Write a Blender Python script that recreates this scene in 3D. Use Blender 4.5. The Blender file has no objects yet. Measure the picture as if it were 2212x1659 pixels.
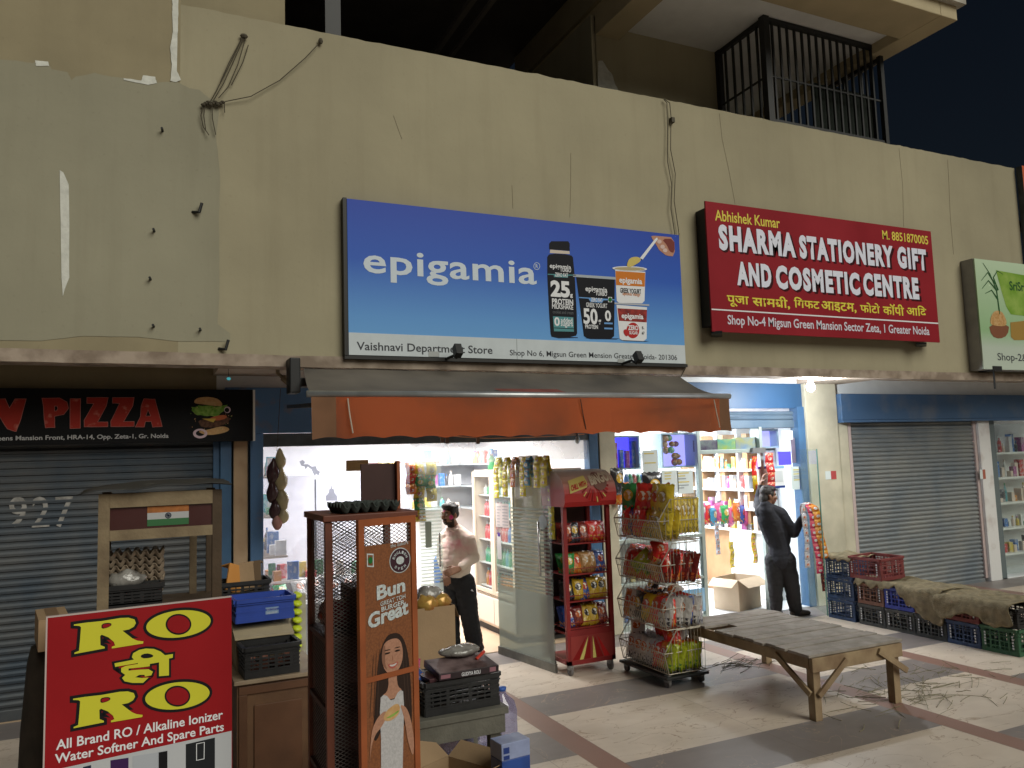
import bpy, bmesh, math, random
from mathutils import Vector, Matrix, noise
R = random.Random(7)
PI = math.pi
sc = bpy.context.scene
COL = sc.collection
# ------------------------------------------------------------------ camera
IMW, IMH, FPX = 2212.0, 1659.0, 1715.0
CAM = Vector((0.0, -8.0, 2.05))
yaw, pitch, roll = math.radians(25.1437), math.radians(5.3706), math.radians(-1.8257)
FW = Vector((math.sin(yaw) * math.cos(pitch), math.cos(yaw) * math.cos(pitch), math.sin(pitch)))
_r = Vector((math.cos(yaw), -math.sin(yaw), 0)); _u = _r.cross(FW)
RT = _r * math.cos(roll) + _u * math.sin(roll)
UP = -_r * math.sin(roll) + _u * math.cos(roll)
cd = bpy.data.cameras.new('camera'); cam = bpy.data.objects.new('camera', cd); COL.objects.link(cam)
cd.sensor_width = 36; cd.lens = 36 * FPX / IMW; cd.clip_start = 0.05; cd.clip_end = 500
cam.matrix_world = Matrix(((RT.x, UP.x, -FW.x, CAM.x), (RT.y, UP.y, -FW.y, CAM.y), (RT.z, UP.z, -FW.z, CAM.z), (0, 0, 0, 1)))
sc.camera = cam
# ------------------------------------------------------------------ night sky, city glow, exposure
w = bpy.data.worlds.new("World"); sc.world = w; w.use_nodes = True
nt = w.node_tree; bg = nt.nodes['Background']
sky = nt.nodes.new('ShaderNodeTexSky'); sky.sky_type = 'NISHITA'; sky.sun_disc = False
SUN_EL, SUN_AZ = math.radians(34), math.radians(160)        # azimuth measured clockwise from +y
sky.sun_elevation = SUN_EL; sky.sun_rotation = SUN_AZ
nt.links.new(sky.outputs[0], bg.inputs[0]); bg.inputs[1].default_value = 0.0021
sl = bpy.data.lights.new('street_glow', 'SUN'); so = bpy.data.objects.new('street_glow', sl); COL.objects.link(so)
sl.energy = 1.5; sl.angle = math.radians(40); sl.color = (1.0, 0.97, 0.85)
_d = Vector((math.sin(SUN_AZ) * math.cos(SUN_EL), math.cos(SUN_AZ) * math.cos(SUN_EL), math.sin(SUN_EL)))
so.rotation_euler = _d.to_track_quat('Z', 'Y').to_euler(); so.location = (6, -14, 9)
sc.view_settings.view_transform = 'Standard'; sc.view_settings.look = 'None'
sc.view_settings.exposure = 0.5; sc.view_settings.gamma = 1.0
sc.cycles.use_denoising = True
sc.cycles.max_bounces = 8; sc.cycles.transparent_max_bounces = 16; sc.cycles.caustics_reflective = False
sc.cycles.caustics_refractive = False; sc.cycles.sample_clamp_indirect = 6

# ------------------------------------------------------------------ measuring: photo pixel -> point on a real plane
def ray(x, y):
    return (RT * (x - IMW / 2) - UP * (y - IMH / 2) + FW * FPX).normalized()
def A(x, y, Y):
    d = ray(x, y); return CAM + d * ((Y - CAM.y) / d.y)
def G(x, y, z=0.0):
    d = ray(x, y); return CAM + d * ((z - CAM.z) / d.z)
def crop(ox, oy, s):
    return lambda x, y: ((ox + x / s) / 1.82278, (oy + y / s) / 1.82278)
# ------------------------------------------------------------------ materials
MC = {}
def _n(nt, t, **k):
    n = nt.nodes.new(t)
    for a, b in k.items(): setattr(n, a, b)
    return n
def mat(name, col, rough=.6, metal=0, var=.0, vscale=6, col2=None, bump=0, bscale=40, spec=.4, emit=0, ecol=None, detail=6, thr=None, coat=0):
    if name in MC: return MC[name]
    if 'print' in name or 'flex' in name: spec, rough = min(spec, .1), max(rough, .5)
    m = bpy.data.materials.new(name); m.use_nodes = True; MC[name] = m
    nt = m.node_tree; p = nt.nodes['Principled BSDF']
    p.inputs['Base Color'].default_value = (*col, 1); p.inputs['Roughness'].default_value = rough
    p.inputs['Metallic'].default_value = metal; p.inputs['Specular IOR Level'].default_value = spec
    p.inputs['Coat Weight'].default_value = coat
    tc = _n(nt, 'ShaderNodeTexCoord')
    if var or col2:
        nz = _n(nt, 'ShaderNodeTexNoise'); nz.inputs['Scale'].default_value = vscale; nz.inputs['Detail'].default_value = detail
        nt.links.new(tc.outputs['Object'], nz.inputs['Vector'])
        rp = _n(nt, 'ShaderNodeValToRGB'); nt.links.new(nz.outputs[0], rp.inputs[0])
        c2 = col2 or tuple(c * (1 - var) for c in col); c1 = col if col2 else tuple(min(1, c * (1 + var)) for c in col)
        a, b = thr or (.35, .68)
        rp.color_ramp.elements[0].position = a; rp.color_ramp.elements[1].position = b
        rp.color_ramp.elements[0].color = (*c1, 1); rp.color_ramp.elements[1].color = (*c2, 1)
        nt.links.new(rp.outputs[0], p.inputs['Base Color'])
    if bump:
        nb = _n(nt, 'ShaderNodeTexNoise'); nb.inputs['Scale'].default_value = bscale; nb.inputs['Detail'].default_value = 4
        nt.links.new(tc.outputs['Object'], nb.inputs['Vector'])
        bp = _n(nt, 'ShaderNodeBump'); bp.inputs['Strength'].default_value = bump; bp.inputs['Distance'].default_value = .01
        nt.links.new(nb.outputs[0], bp.inputs['Height']); nt.links.new(bp.outputs[0], p.inputs['Normal'])
    if emit:
        p.inputs['Emission Color'].default_value = (*(ecol or col), 1); p.inputs['Emission Strength'].default_value = emit
    return m
def glass(name, tint=(.9, .96, .94), haze=.04, gloss=.09, hcol=(.7, .75, .73), dirt=0):
    if name in MC: return MC[name]
    m = bpy.data.materials.new(name); m.use_nodes = True; MC[name] = m
    nt = m.node_tree; nt.nodes.remove(nt.nodes['Principled BSDF']); out = nt.nodes['Material Output']
    t = _n(nt, 'ShaderNodeBsdfTransparent'); t.inputs[0].default_value = (*tint, 1)
    g = _n(nt, 'ShaderNodeBsdfGlossy'); g.inputs['Roughness'].default_value = .03
    d = _n(nt, 'ShaderNodeBsdfDiffuse'); d.inputs[0].default_value = (*hcol, 1)
    tr = _n(nt, 'ShaderNodeBsdfTranslucent'); tr.inputs[0].default_value = (*hcol, 1)
    ad = _n(nt, 'ShaderNodeMixShader'); ad.inputs[0].default_value = .5
    nt.links.new(d.outputs[0], ad.inputs[1]); nt.links.new(tr.outputs[0], ad.inputs[2])
    m1 = _n(nt, 'ShaderNodeMixShader'); m1.inputs[0].default_value = gloss
    nt.links.new(t.outputs[0], m1.inputs[1]); nt.links.new(g.outputs[0], m1.inputs[2])
    m2 = _n(nt, 'ShaderNodeMixShader'); m2.inputs[0].default_value = haze
    if dirt:
        tc = _n(nt, 'ShaderNodeTexCoord'); nz = _n(nt, 'ShaderNodeTexNoise'); nz.inputs['Scale'].default_value = 2.2; nz.inputs['Detail'].default_value = 8
        nt.links.new(tc.outputs['Object'], nz.inputs[0])
        mr = _n(nt, 'ShaderNodeMapRange'); mr.inputs[1].default_value = .35; mr.inputs[2].default_value = .7
        mr.inputs[3].default_value = max(0, haze - dirt); mr.inputs[4].default_value = haze + dirt
        nt.links.new(nz.outputs[0], mr.inputs[0]); nt.links.new(mr.outputs[0], m2.inputs[0])
    nt.links.new(m1.outputs[0], m2.inputs[1]); nt.links.new(ad.outputs[0], m2.inputs[2]); nt.links.new(m2.outputs[0], out.inputs[0])
    return m
def clear_bag(name, tint, haze, col):
    return glass(name, tint, haze, .16, col, .1)
def packet_mat(name, base, acc, acc2, scale=1.0, rough=.22):
    """printed foil: base colour, a round emblem in the middle, a coloured band and small blotches"""
    if name in MC: return MC[name]
    m = bpy.data.materials.new(name); m.use_nodes = True; MC[name] = m
    nt = m.node_tree; p = nt.nodes['Principled BSDF']; L = nt.links
    p.inputs['Roughness'].default_value = rough; p.inputs['Specular IOR Level'].default_value = .7
    tc = _n(nt, 'ShaderNodeTexCoord'); sx = _n(nt, 'ShaderNodeSeparateXYZ'); L.new(tc.outputs['UV'], sx.inputs[0])
    def math_(op, a, b=None):
        n = _n(nt, 'ShaderNodeMath', operation=op)
        for i, v in enumerate((a, b)):
            if v is None: continue
            if isinstance(v, (int, float)): n.inputs[i].default_value = v
            else: L.new(v, n.inputs[i])
        return n.outputs[0]
    dx = math_('MULTIPLY', math_('SUBTRACT', sx.outputs[0], .5), 1.5); dy = math_('SUBTRACT', sx.outputs[1], .62)
    r2 = math_('ADD', math_('MULTIPLY', dx, dx), math_('MULTIPLY', math_('MULTIPLY', dy, dy), 5.0))
    emb = math_('LESS_THAN', r2, .16); ring = math_('LESS_THAN', r2, .10)
    band = math_('LESS_THAN', sx.outputs[1], .3)
    nz = _n(nt, 'ShaderNodeTexNoise'); nz.inputs['Scale'].default_value = 6; nz.inputs['Detail'].default_value = 2; L.new(tc.outputs['UV'], nz.inputs[0])
    blot = math_('GREATER_THAN', nz.outputs[0], .53)
    def mix(f, a, b):
        n = _n(nt, 'ShaderNodeMix', data_type='RGBA'); L.new(f, n.inputs[0])
        for i, v in ((6, a), (7, b)):
            if isinstance(v, tuple): n.inputs[i].default_value = (*v, 1)
            else: L.new(v, n.inputs[i])
        return n.outputs[2]
    c = mix(math_('MULTIPLY', band, blot), base, acc2)
    c = mix(emb, c, acc); c = mix(math_('MULTIPLY', ring, blot), c, (.8, .78, .7))
    seal = math_('GREATER_THAN', math_('ABSOLUTE', math_('SUBTRACT', sx.outputs[1], .5)), .46)
    c = mix(seal, c, tuple(v * .8 for v in base)); L.new(c, p.inputs['Base Color'])
    wv = _n(nt, 'ShaderNodeTexNoise'); wv.inputs['Scale'].default_value = 5; wv.inputs['Detail'].default_value = 3; L.new(tc.outputs['UV'], wv.inputs[0])
    bp = _n(nt, 'ShaderNodeBump'); bp.inputs['Strength'].default_value = .7; bp.inputs['Distance'].default_value = .02
    L.new(wv.outputs[0], bp.inputs['Height']); L.new(bp.outputs[0], p.inputs['Normal'])
    return m
def wire_mat(name, col, cell=.02, wire=.3):
    """diagonal expanded-metal mesh: strands opaque, gaps open"""
    if name in MC: return MC[name]
    m = bpy.data.materials.new(name); m.use_nodes = True; MC[name] = m
    nt = m.node_tree; p = nt.nodes['Principled BSDF']; L = nt.links; out = nt.nodes['Material Output']
    p.inputs['Base Color'].default_value = (*col, 1); p.inputs['Roughness'].default_value = .5
    tc = _n(nt, 'ShaderNodeTexCoord'); sx = _n(nt, 'ShaderNodeSeparateXYZ'); L.new(tc.outputs['UV'], sx.inputs[0])
    outs = []
    for s in (1, -1):
        a = _n(nt, 'ShaderNodeMath', operation='MULTIPLY_ADD'); a.inputs[1].default_value = s * .6
        L.new(sx.outputs[0], a.inputs[0]); L.new(sx.outputs[1], a.inputs[2])
        b = _n(nt, 'ShaderNodeMath', operation='PINGPONG'); b.inputs[1].default_value = cell / 2; L.new(a.outputs[0], b.inputs[0])
        c = _n(nt, 'ShaderNodeMath', operation='LESS_THAN'); c.inputs[1].default_value = cell / 2 * wire; L.new(b.outputs[0], c.inputs[0])
        outs.append(c.outputs[0])
    mx = _n(nt, 'ShaderNodeMath', operation='MAXIMUM'); L.new(outs[0], mx.inputs[0]); L.new(outs[1], mx.inputs[1])
    t = _n(nt, 'ShaderNodeBsdfTransparent'); ms = _n(nt, 'ShaderNodeMixShader')
    L.new(mx.outputs[0], ms.inputs[0]); L.new(t.outputs[0], ms.inputs[1]); L.new(p.outputs[0], ms.inputs[2]); L.new(ms.outputs[0], out.inputs[0])
    return m
# ------------------------------------------------------------------ objects
def tag(o, label=None, cat=None, group=None, kind=None):
    if label: o['label'] = label
    if cat: o['category'] = cat
    if group: o['group'] = group
    if kind: o['kind'] = kind
    return o
def thing(name, label, cat, loc=(0, 0, 0), rz=0, group=None, mtx=None):
    o = bpy.data.objects.new(name, None); COL.objects.link(o); o.empty_display_size = .05
    if mtx is not None: o.matrix_basis = mtx
    else:
        o.location = loc; o.rotation_euler = (0, 0, rz)
    return tag(o, label, cat, group)
def wmat(o):
    m = Matrix.Identity(4)
    while o is not None:
        lm = Matrix.LocRotScale(o.location, o.rotation_euler if o.rotation_mode != 'QUATERNION' else o.rotation_quaternion, o.scale)
        m = lm @ m; o = o.parent
    return m
def link_mesh(name, me, mats, parent=None, world=False):
    for m_ in (mats if isinstance(mats, (list, tuple)) else [mats]): me.materials.append(m_)
    o = bpy.data.objects.new(name, me); COL.objects.link(o)
    if parent is not None:
        if world: me.transform(wmat(parent).inverted())
        o.parent = parent
    return o
class MB:
    def __init__(s): s.v = []; s.f = []; s.m = []; s.uv = {}
    def add(s, vs, fs, mi=0, uvs=None):
        n = len(s.v); s.v += [Vector(v) for v in vs]
        for i, f in enumerate(fs):
            if uvs: s.uv[len(s.f)] = [uvs[k] for k in f]
            s.f.append([k + n for k in f]); s.m.append(mi)
        return s
    def box(s, x0, x1, y0, y1, z0, z1, mi=0, M=None):
        vs = [Vector((x, y, z)) for z in (z0, z1) for y in (y0, y1) for x in (x0, x1)]
        if M: vs = [M @ v for v in vs]
        return s.add(vs, [(0, 2, 3, 1), (4, 5, 7, 6), (0, 1, 5, 4), (2, 6, 7, 3), (0, 4, 6, 2), (1, 3, 7, 5)], mi)
    def bar(s, p, q, a, b=None, mi=0, up=(0, 0, 1)):
        p, q = Vector(p), Vector(q); b = b or a; d = (q - p); L = d.length; d.normalize(); up = Vector(up)
        if abs(d.dot(up)) > .98: up = Vector((0, 1, 0))
        x = d.cross(up).normalized(); z = x.cross(d)
        M = Matrix(((x.x, d.x, z.x, p.x), (x.y, d.y, z.y, p.y), (x.z, d.z, z.z, p.z), (0, 0, 0, 1)))
        return s.box(-a / 2, a / 2, 0, L, -b / 2, b / 2, mi, M)
    def tube(s, path, r, n=8, mi=0, cap=True):
        path = [Vector(p) for p in path]; k = len(path); base = len(s.v)
        rr = r if isinstance(r, (list, tuple)) else [r] * k
        pu = None; vs = []
        for i, p in enumerate(path):
            d = (path[min(i + 1, k - 1)] - path[max(i - 1, 0)]).normalized()
            if pu is None: pu = Vector((0, 0, 1)) if abs(d.z) < .9 else Vector((1, 0, 0))
            x = d.cross(pu)
            if x.length < 1e-4: x = d.orthogonal()
            x.normalize(); u = x.cross(d); pu = u
            vs += [p + (x * math.cos(2 * PI * j / n) + u * math.sin(2 * PI * j / n)) * rr[i] for j in range(n)]
        fs = [(i * n + j, i * n + (j + 1) % n, (i + 1) * n + (j + 1) % n, (i + 1) * n + j) for i in range(k - 1) for j in range(n)]
        if cap: fs += [tuple(range(n - 1, -1, -1)), tuple((k - 1) * n + j for j in range(n))]
        return s.add(vs, fs, mi)
    def lathe(s, prof, c=(0, 0, 0), n=16, mi=0, M=None):
        vs = [Vector((r * math.cos(2 * PI * j / n), r * math.sin(2 * PI * j / n), z)) + Vector(c) for r, z in prof for j in range(n)]
        if M: vs = [M @ v for v in vs]
        k = len(prof)
        fs = [(i * n + j, i * n + (j + 1) % n, (i + 1) * n + (j + 1) % n, (i + 1) * n + j) for i in range(k - 1) for j in range(n)]
        fs += [tuple(range(n - 1, -1, -1)), tuple((k - 1) * n + j for j in range(n))]
        return s.add(vs, fs, mi)
    def ell(s, c, rad, n=12, mi=0, M=None):
        pr = []
        k = n // 2
        vs = []; 
        for i in range(k + 1):
            t = -PI / 2 + PI * i / k
            for j in range(n):
                v = Vector((math.cos(t) * math.cos(2 * PI * j / n) * rad[0], math.cos(t) * math.sin(2 * PI * j / n) * rad[1], math.sin(t) * rad[2]))
                if M: v = M @ v
                vs.append(v + Vector(c))
        fs = [(i * n + j, i * n + (j + 1) % n, (i + 1) * n + (j + 1) % n, (i + 1) * n + j) for i in range(k) for j in range(n)]
        return s.add(vs, fs, mi)
    def quad(s, a, b, c, d, mi=0, nu=1, nv=1, fn=None, uvs=True, size=None):
        """grid patch a-b (u) / d-c (v) with metre uvs"""
        a, b, c, d = map(Vector, (a, b, c, d)); vs = []; uv = []
        su = size[0] if size else (b - a).length; sv = size[1] if size else (d - a).length
        for j in range(nv + 1):
            for i in range(nu + 1):
                u, v = i / nu, j / nv; p = (a * (1 - u) + b * u) * (1 - v) + (d * (1 - u) + c * u) * v
                if fn: p = fn(p, u, v)
                vs.append(p); uv.append((u * su, v * sv))
        fs = [(j * (nu + 1) + i, j * (nu + 1) + i + 1, (j + 1) * (nu + 1) + i + 1, (j + 1) * (nu + 1) + i) for j in range(nv) for i in range(nu)]
        return s.add(vs, fs, mi, uv)
    def mesh(s, name, smooth=False):
        me = bpy.data.meshes.new(name); me.from_pydata([tuple(v) for v in s.v], [], s.f)
        me.polygons.foreach_set('material_index', s.m)
        if s.uv:
            ul = me.uv_layers.new()
            for fi, uvs in s.uv.items():
                for li, uvc in zip(me.polygons[fi].loop_indices, uvs): ul.data[li].uv = uvc
        if smooth: me.polygons.foreach_set('use_smooth', [True] * len(me.polygons))
        me.update(); return me
    def build(s, name, mats, parent=None, world=True, smooth=False, bevel=0):
        o = link_mesh(name, s.mesh(name, smooth), mats, parent, world)
        if bevel:
            bm_ = o.modifiers.new('bevel', 'BEVEL'); bm_.width = bevel; bm_.segments = 2; bm_.limit_method = 'ANGLE'
        return o
def eval_mesh(o):
    bpy.context.view_layer.update()
    dg = bpy.context.evaluated_depsgraph_get()
    me = bpy.data.meshes.new_from_object(o.evaluated_get(dg))
    return me
def drop(o):
    bpy.data.objects.remove(o, do_unlink=True)
def text_mesh(body, bold=0, ext=.0008, res=3, sp=1.0):
    cu = bpy.data.curves.new('lettering', 'FONT'); cu.body = body; cu.size = 1; cu.offset = bold; cu.resolution_u = res; cu.space_character = sp
    o = bpy.data.objects.new('lettering', cu); COL.objects.link(o)
    me = eval_mesh(o); drop(o); me.materials.clear(); return me
def fit(me, x0, y0, x1, y1, z, depth=.001):
    xs = [v.co.x for v in me.vertices]; ys = [v.co.y for v in me.vertices]
    a, b, c, d = min(xs), max(xs), min(ys), max(ys)
    for v in me.vertices:
        v.co = Vector((x0 + (v.co.x - a) / (b - a) * (x1 - x0), y0 + (v.co.y - c) / (d - c) * (y1 - y0), z))
    return me
def shape_mesh(loops, z, off=0, ext=.0):
    cu = bpy.data.curves.new('shape', 'CURVE'); cu.dimensions = '2D'; cu.fill_mode = 'BOTH'; cu.offset = off; cu.extrude = ext
    for lp in loops:
        sp = cu.splines.new('POLY'); sp.points.add(len(lp) - 1); sp.use_cyclic_u = True
        for i, (x, y) in enumerate(lp): sp.points[i].co = (x, y, 0, 1)
    o = bpy.data.objects.new('shape', cu); COL.objects.link(o); me = eval_mesh(o); drop(o); me.materials.clear()
    for v in me.vertices: v.co.z += z
    return me
def merge_meshes(name, mes, mats, parent, mis=None):
    """several flat marks of one print joined into one mesh"""
    bm = bmesh.new()
    for i, me in enumerate(mes):
        n = len(bm.faces); bm.from_mesh(me); bm.faces.ensure_lookup_table()
        for f in bm.faces[n:]: f.material_index = mis[i] if mis else 0
    me = bpy.data.meshes.new(name); bm.to_mesh(me); bm.free()
    return link_mesh(name, me, mats, parent)
class Board:
    """a flat upright board: local x right, y up, z out of its face"""
    def __init__(s, name, label, cat, origin, dirx, lean=0, group=None):
        x = Vector(dirx).normalized(); z0 = Vector((0, 0, 1)); n = x.cross(z0).normalized()
        y = (z0 * math.cos(lean) - n * math.sin(lean)).normalized(); n = x.cross(y)
        M = Matrix(((x.x, y.x, n.x, origin[0]), (x.y, y.y, n.y, origin[1]), (x.z, y.z, n.z, origin[2]), (0, 0, 0, 1)))
        s.M = M; s.Mi = M.inverted(); s.n = n; s.o = Vector(origin)
        s.root = thing(name, label, cat, mtx=M, group=group) if name else None
    def px(s, x, y):
        d = ray(x, y); t = (s.o - CAM).dot(s.n) / d.dot(s.n); p = s.Mi @ (CAM + d * t); return (p.x, p.y)
    def text(s, body, lb, rt, m, bold=0, z=.002, name='lettering', shear=0, sp=1.0):
        a = s.px(*lb); b = s.px(*rt); me = fit(text_mesh(body, bold, sp=sp), a[0], a[1], b[0], b[1], z)
        if shear:
            for v in me.vertices: v.co.x += (v.co.y - a[1]) * shear
        return link_mesh(name, me, m, s.root)
    def poly(s, loops, m, z=.002, off=0, name='print', smooth=0):
        lp = [[s.px(*p) for p in l] for l in loops]
        if smooth: lp = [smooth_loop(l, smooth) for l in lp]
        return link_mesh(name, shape_mesh(lp, z, off), m, s.root)
def smooth_loop(l, it=2):
    for _ in range(it):
        o = []
        for i, p in enumerate(l):
            q = l[(i + 1) % len(l)]
            o += [(p[0] * .75 + q[0] * .25, p[1] * .75 + q[1] * .25), (p[0] * .25 + q[0] * .75, p[1] * .25 + q[1] * .75)]
        l = o
    return l
def ellipse(cx, cy, rx, ry, n=28, rot=0):
    return [(cx + rx * math.cos(t) * math.cos(rot) - ry * math.sin(t) * math.sin(rot), cy + rx * math.cos(t) * math.sin(rot) + ry * math.sin(t) * math.cos(rot)) for t in [2 * PI * i / n for i in range(n)]]
def copy_tree(o, parent=None):
    c = o.copy(); COL.objects.link(c)
    if parent: c.parent = parent
    for ch in list(o.children): copy_tree(ch, c)
    return c
def lamp(name, kind, loc, energy, col=(1, 1, 1), size=None, sizey=None, rot=None, parent=None):
    l = bpy.data.lights.new(name, kind); l.energy = energy; l.color = col
    if kind == 'AREA':
        l.shape = 'RECTANGLE'; l.size = size; l.size_y = sizey or size
    elif size: l.shadow_soft_size = size
    o = bpy.data.objects.new(name, l); COL.objects.link(o)
    if parent:
        o.parent = parent; loc = wmat(parent).inverted() @ Vector(loc)
    o.location = loc
    if rot: o.rotation_euler = rot
    return o
# ------------------------------------------------------------------ paving
def paving_mat():
    m = bpy.data.materials.new('marble_paving'); m.use_nodes = True; nt = m.node_tree; L = nt.links
    p = nt.nodes['Principled BSDF']; p.inputs['Specular IOR Level'].default_value = .35
    tc = _n(nt, 'ShaderNodeTexCoord'); sx = _n(nt, 'ShaderNodeSeparateXYZ'); L.new(tc.outputs['Object'], sx.inputs[0])
    def M(op, a, b=None, c=None):
        n = _n(nt, 'ShaderNodeMath', operation=op)
        for i, v in enumerate((a, b, c)):
            if v is None: continue
            if isinstance(v, (int, float)): n.inputs[i].default_value = v
            else: L.new(v, n.inputs[i])
        return n.outputs[0]
    def mix(f, a, b):
        n = _n(nt, 'ShaderNodeMix', data_type='RGBA')
        (L.new(f, n.inputs[0]) if not isinstance(f, float) else setattr(n.inputs[0], 'default_value', f))
        for i, v in ((6, a), (7, b)):
            if isinstance(v, tuple): n.inputs[i].default_value = (*v, 1)
            else: L.new(v, n.inputs[i])
        return n.outputs[2]
    def modp(a, b): return M('FLOORED_MODULO', a, b)
    X, Y = sx.outputs[0], sx.outputs[1]
    xm = modp(M('SUBTRACT', X, 2.76), 4.02)
    st = M('MAXIMUM', M('LESS_THAN', xm, .2), M('LESS_THAN', M('ABSOLUTE', M('SUBTRACT', xm, 2.7)), .1))
    nar = M('GREATER_THAN', xm, 2.75)
    ym = modp(M('SUBTRACT', M('MULTIPLY', Y, -1), M('ADD', M('MULTIPLY', nar, .83), 1.62)), 1.66)
    dk = M('LESS_THAN', ym, .55)
    def nz(sc_, det, dist=0, vec=None, w=None):
        n = _n(nt, 'ShaderNodeTexNoise'); n.inputs['Scale'].default_value = sc_; n.inputs['Detail'].default_value = det; n.inputs['Distortion'].default_value = dist
        L.new(vec or tc.outputs['Object'], n.inputs[0]); return n.outputs[0]
    mp = _n(nt, 'ShaderNodeMapping'); L.new(tc.outputs['Object'], mp.inputs[0]); mp.inputs['Rotation'].default_value = (0, 0, .7); mp.inputs['Scale'].default_value = (1, 2.6, 1)
    v1 = M('LESS_THAN', M('ABSOLUTE', M('SUBTRACT', nz(2.1, 7, .8, mp.outputs[0]), .5)), .006)
    v2 = M('LESS_THAN', M('ABSOLUTE', M('SUBTRACT', nz(1.7, 5, 1.5), .56)), .0035)
    cloud = nz(3.2, 8, .4, mp.outputs[0])
    tv = _n(nt, 'ShaderNodeTexWhiteNoise', noise_dimensions='2D')
    cb = _n(nt, 'ShaderNodeCombineXYZ'); L.new(M('FLOOR', M('DIVIDE', xm, 1.2)), cb.inputs[0]); L.new(M('FLOOR', M('DIVIDE', Y, .553)), cb.inputs[1]); L.new(cb.outputs[0], tv.inputs[0])
    be = mix(cloud, (.72, .63, .53), (.56, .46, .37)); be = mix(M('MULTIPLY', tv.outputs[0], .35), be, (.56, .50, .43)); be = mix(M('MULTIPLY', v1, .6), be, (.28, .18, .11))
    da = mix(cloud, (.28, .245, .23), (.175, .155, .15)); da = mix(M('MULTIPLY', v2, .75), da, (.42, .32, .24)); da = mix(M('MULTIPLY', tv.outputs[0], .3), da, (.20, .185, .19))
    gr = nz(160, 2); rd = mix(gr, (.21, .115, .09), (.36, .22, .18))
    c = mix(dk, be, da); c = mix(st, c, rd)
    jx = M('LESS_THAN', M('PINGPONG', M('SUBTRACT', xm, .2), .6), .003)
    c = mix(M('MULTIPLY', jx, .45), c, (.12, .09, .07))
    dirt = nz(.9, 8, .3); dr = _n(nt, 'ShaderNodeMapRange'); dr.inputs[1].default_value = .45; dr.inputs[2].default_value = .75; dr.inputs[4].default_value = .42; L.new(dirt, dr.inputs[0])
    c = mix(dr.outputs[0], c, (.15, .125, .10))
    L.new(c, p.inputs['Base Color'])
    rr = _n(nt, 'ShaderNodeMapRange'); rr.inputs[3].default_value = .28; rr.inputs[4].default_value = .55; L.new(dirt, rr.inputs[0]); L.new(rr.outputs[0], p.inputs['Roughness'])
    return m
g = MB().quad((-40, -40, 0), (60, -40, 0), (60, 40, 0), (-40, 40, 0)).build('ground', paving_mat()); g['kind'] = 'structure'

# ------------------------------------------------------------------ building shell
PAINT = mat('beige_wall_paint', (.345, .312, .215), .85, var=.13, vscale=.55, bump=.25, bscale=9, spec=.2)
PAINT_D = mat('shade_toned_wall_paint', (.29, .25, .16), .85, var=.08, vscale=2, bump=.2, bscale=9, spec=.2)  # same paint as the beige wall, weaker light put into the colour
PATCH = mat('shaded_grey_green_patch_paint', (.30, .285, .21), .88, var=.10, vscale=.7, bump=.2, bscale=12, spec=.15)  # grey-green repaint, its colour also lowered to carry the shade at left
PUTTY = mat('white_putty', (.62, .63, .58), .9, var=.12, vscale=14, bump=.4)
LEDGE = mat('stained_ledge_plaster', (.38, .31, .25), .85, col2=(.22, .17, .13), vscale=5, bump=.3, bscale=18, thr=(.4, .62))
def add_streaks(m, amt=.17, sx=5.0, sz=.35):
    nt = m.node_tree; L = nt.links; p = nt.nodes['Principled BSDF']; src = p.inputs['Base Color'].links[0].from_socket
    tc = _n(nt, 'ShaderNodeTexCoord'); mp = _n(nt, 'ShaderNodeMapping'); mp.inputs['Scale'].default_value = (sx, sx, sz); L.new(tc.outputs['Object'], mp.inputs[0])
    nz = _n(nt, 'ShaderNodeTexNoise'); nz.inputs['Scale'].default_value = 1; nz.inputs['Detail'].default_value = 9; nz.inputs['Roughness'].default_value = .62; L.new(mp.outputs[0], nz.inputs[0])
    n2 = _n(nt, 'ShaderNodeTexNoise'); n2.inputs['Scale'].default_value = 26; n2.inputs['Detail'].default_value = 6; L.new(tc.outputs['Object'], n2.inputs[0])
    r_ = _n(nt, 'ShaderNodeMapRange'); r_.inputs[1].default_value = .5; r_.inputs[2].default_value = .78; r_.inputs[4].default_value = amt; L.new(nz.outputs[0], r_.inputs[0])
    r2 = _n(nt, 'ShaderNodeMapRange'); r2.inputs[1].default_value = .62; r2.inputs[2].default_value = .75; r2.inputs[4].default_value = amt; L.new(n2.outputs[0], r2.inputs[0])
    ad = _n(nt, 'ShaderNodeMath', operation='MAXIMUM'); L.new(r_.outputs[0], ad.inputs[0]); L.new(r2.outputs[0], ad.inputs[1])
    mx = _n(nt, 'ShaderNodeMix', data_type='RGBA', blend_type='MULTIPLY'); L.new(ad.outputs[0], mx.inputs[0]); L.new(src, mx.inputs[6]); mx.inputs[7].default_value = (.45, .40, .34, 1); L.new(mx.outputs[2], p.inputs['Base Color'])
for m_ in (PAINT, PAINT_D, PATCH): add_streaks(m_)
WHITE = mat('white_plaster', (.72, .74, .74), .8, var=.04)
CREAM = mat('cream_pillar_paint', (.46, .43, .33), .75, var=.14, vscale=3, bump=.2, bscale=20)
BLUE = mat('blue_enamel', (.055, .14, .27), .5, col2=(.04, .09, .18), vscale=2.5, bump=.15, bscale=15, spec=.4)
BLUE_W = mat('worn_blue_enamel', (.09, .20, .40), .5, col2=(.22, .17, .14), vscale=5, thr=(.55, .75), bump=.15)
STEEL_D = mat('dark_painted_steel', (.045, .055, .07), .5, var=.3, vscale=8)
INNER = mat('shop_white_wall', (.78, .79, .82), .7, var=.03)
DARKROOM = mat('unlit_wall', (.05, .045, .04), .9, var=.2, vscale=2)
TAN = mat('tan_floor_tile', (.50, .37, .25), .35, var=.08, vscale=3)
WTILE = mat('white_floor_tile', (.72, .74, .76), .25, var=.03)

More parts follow.
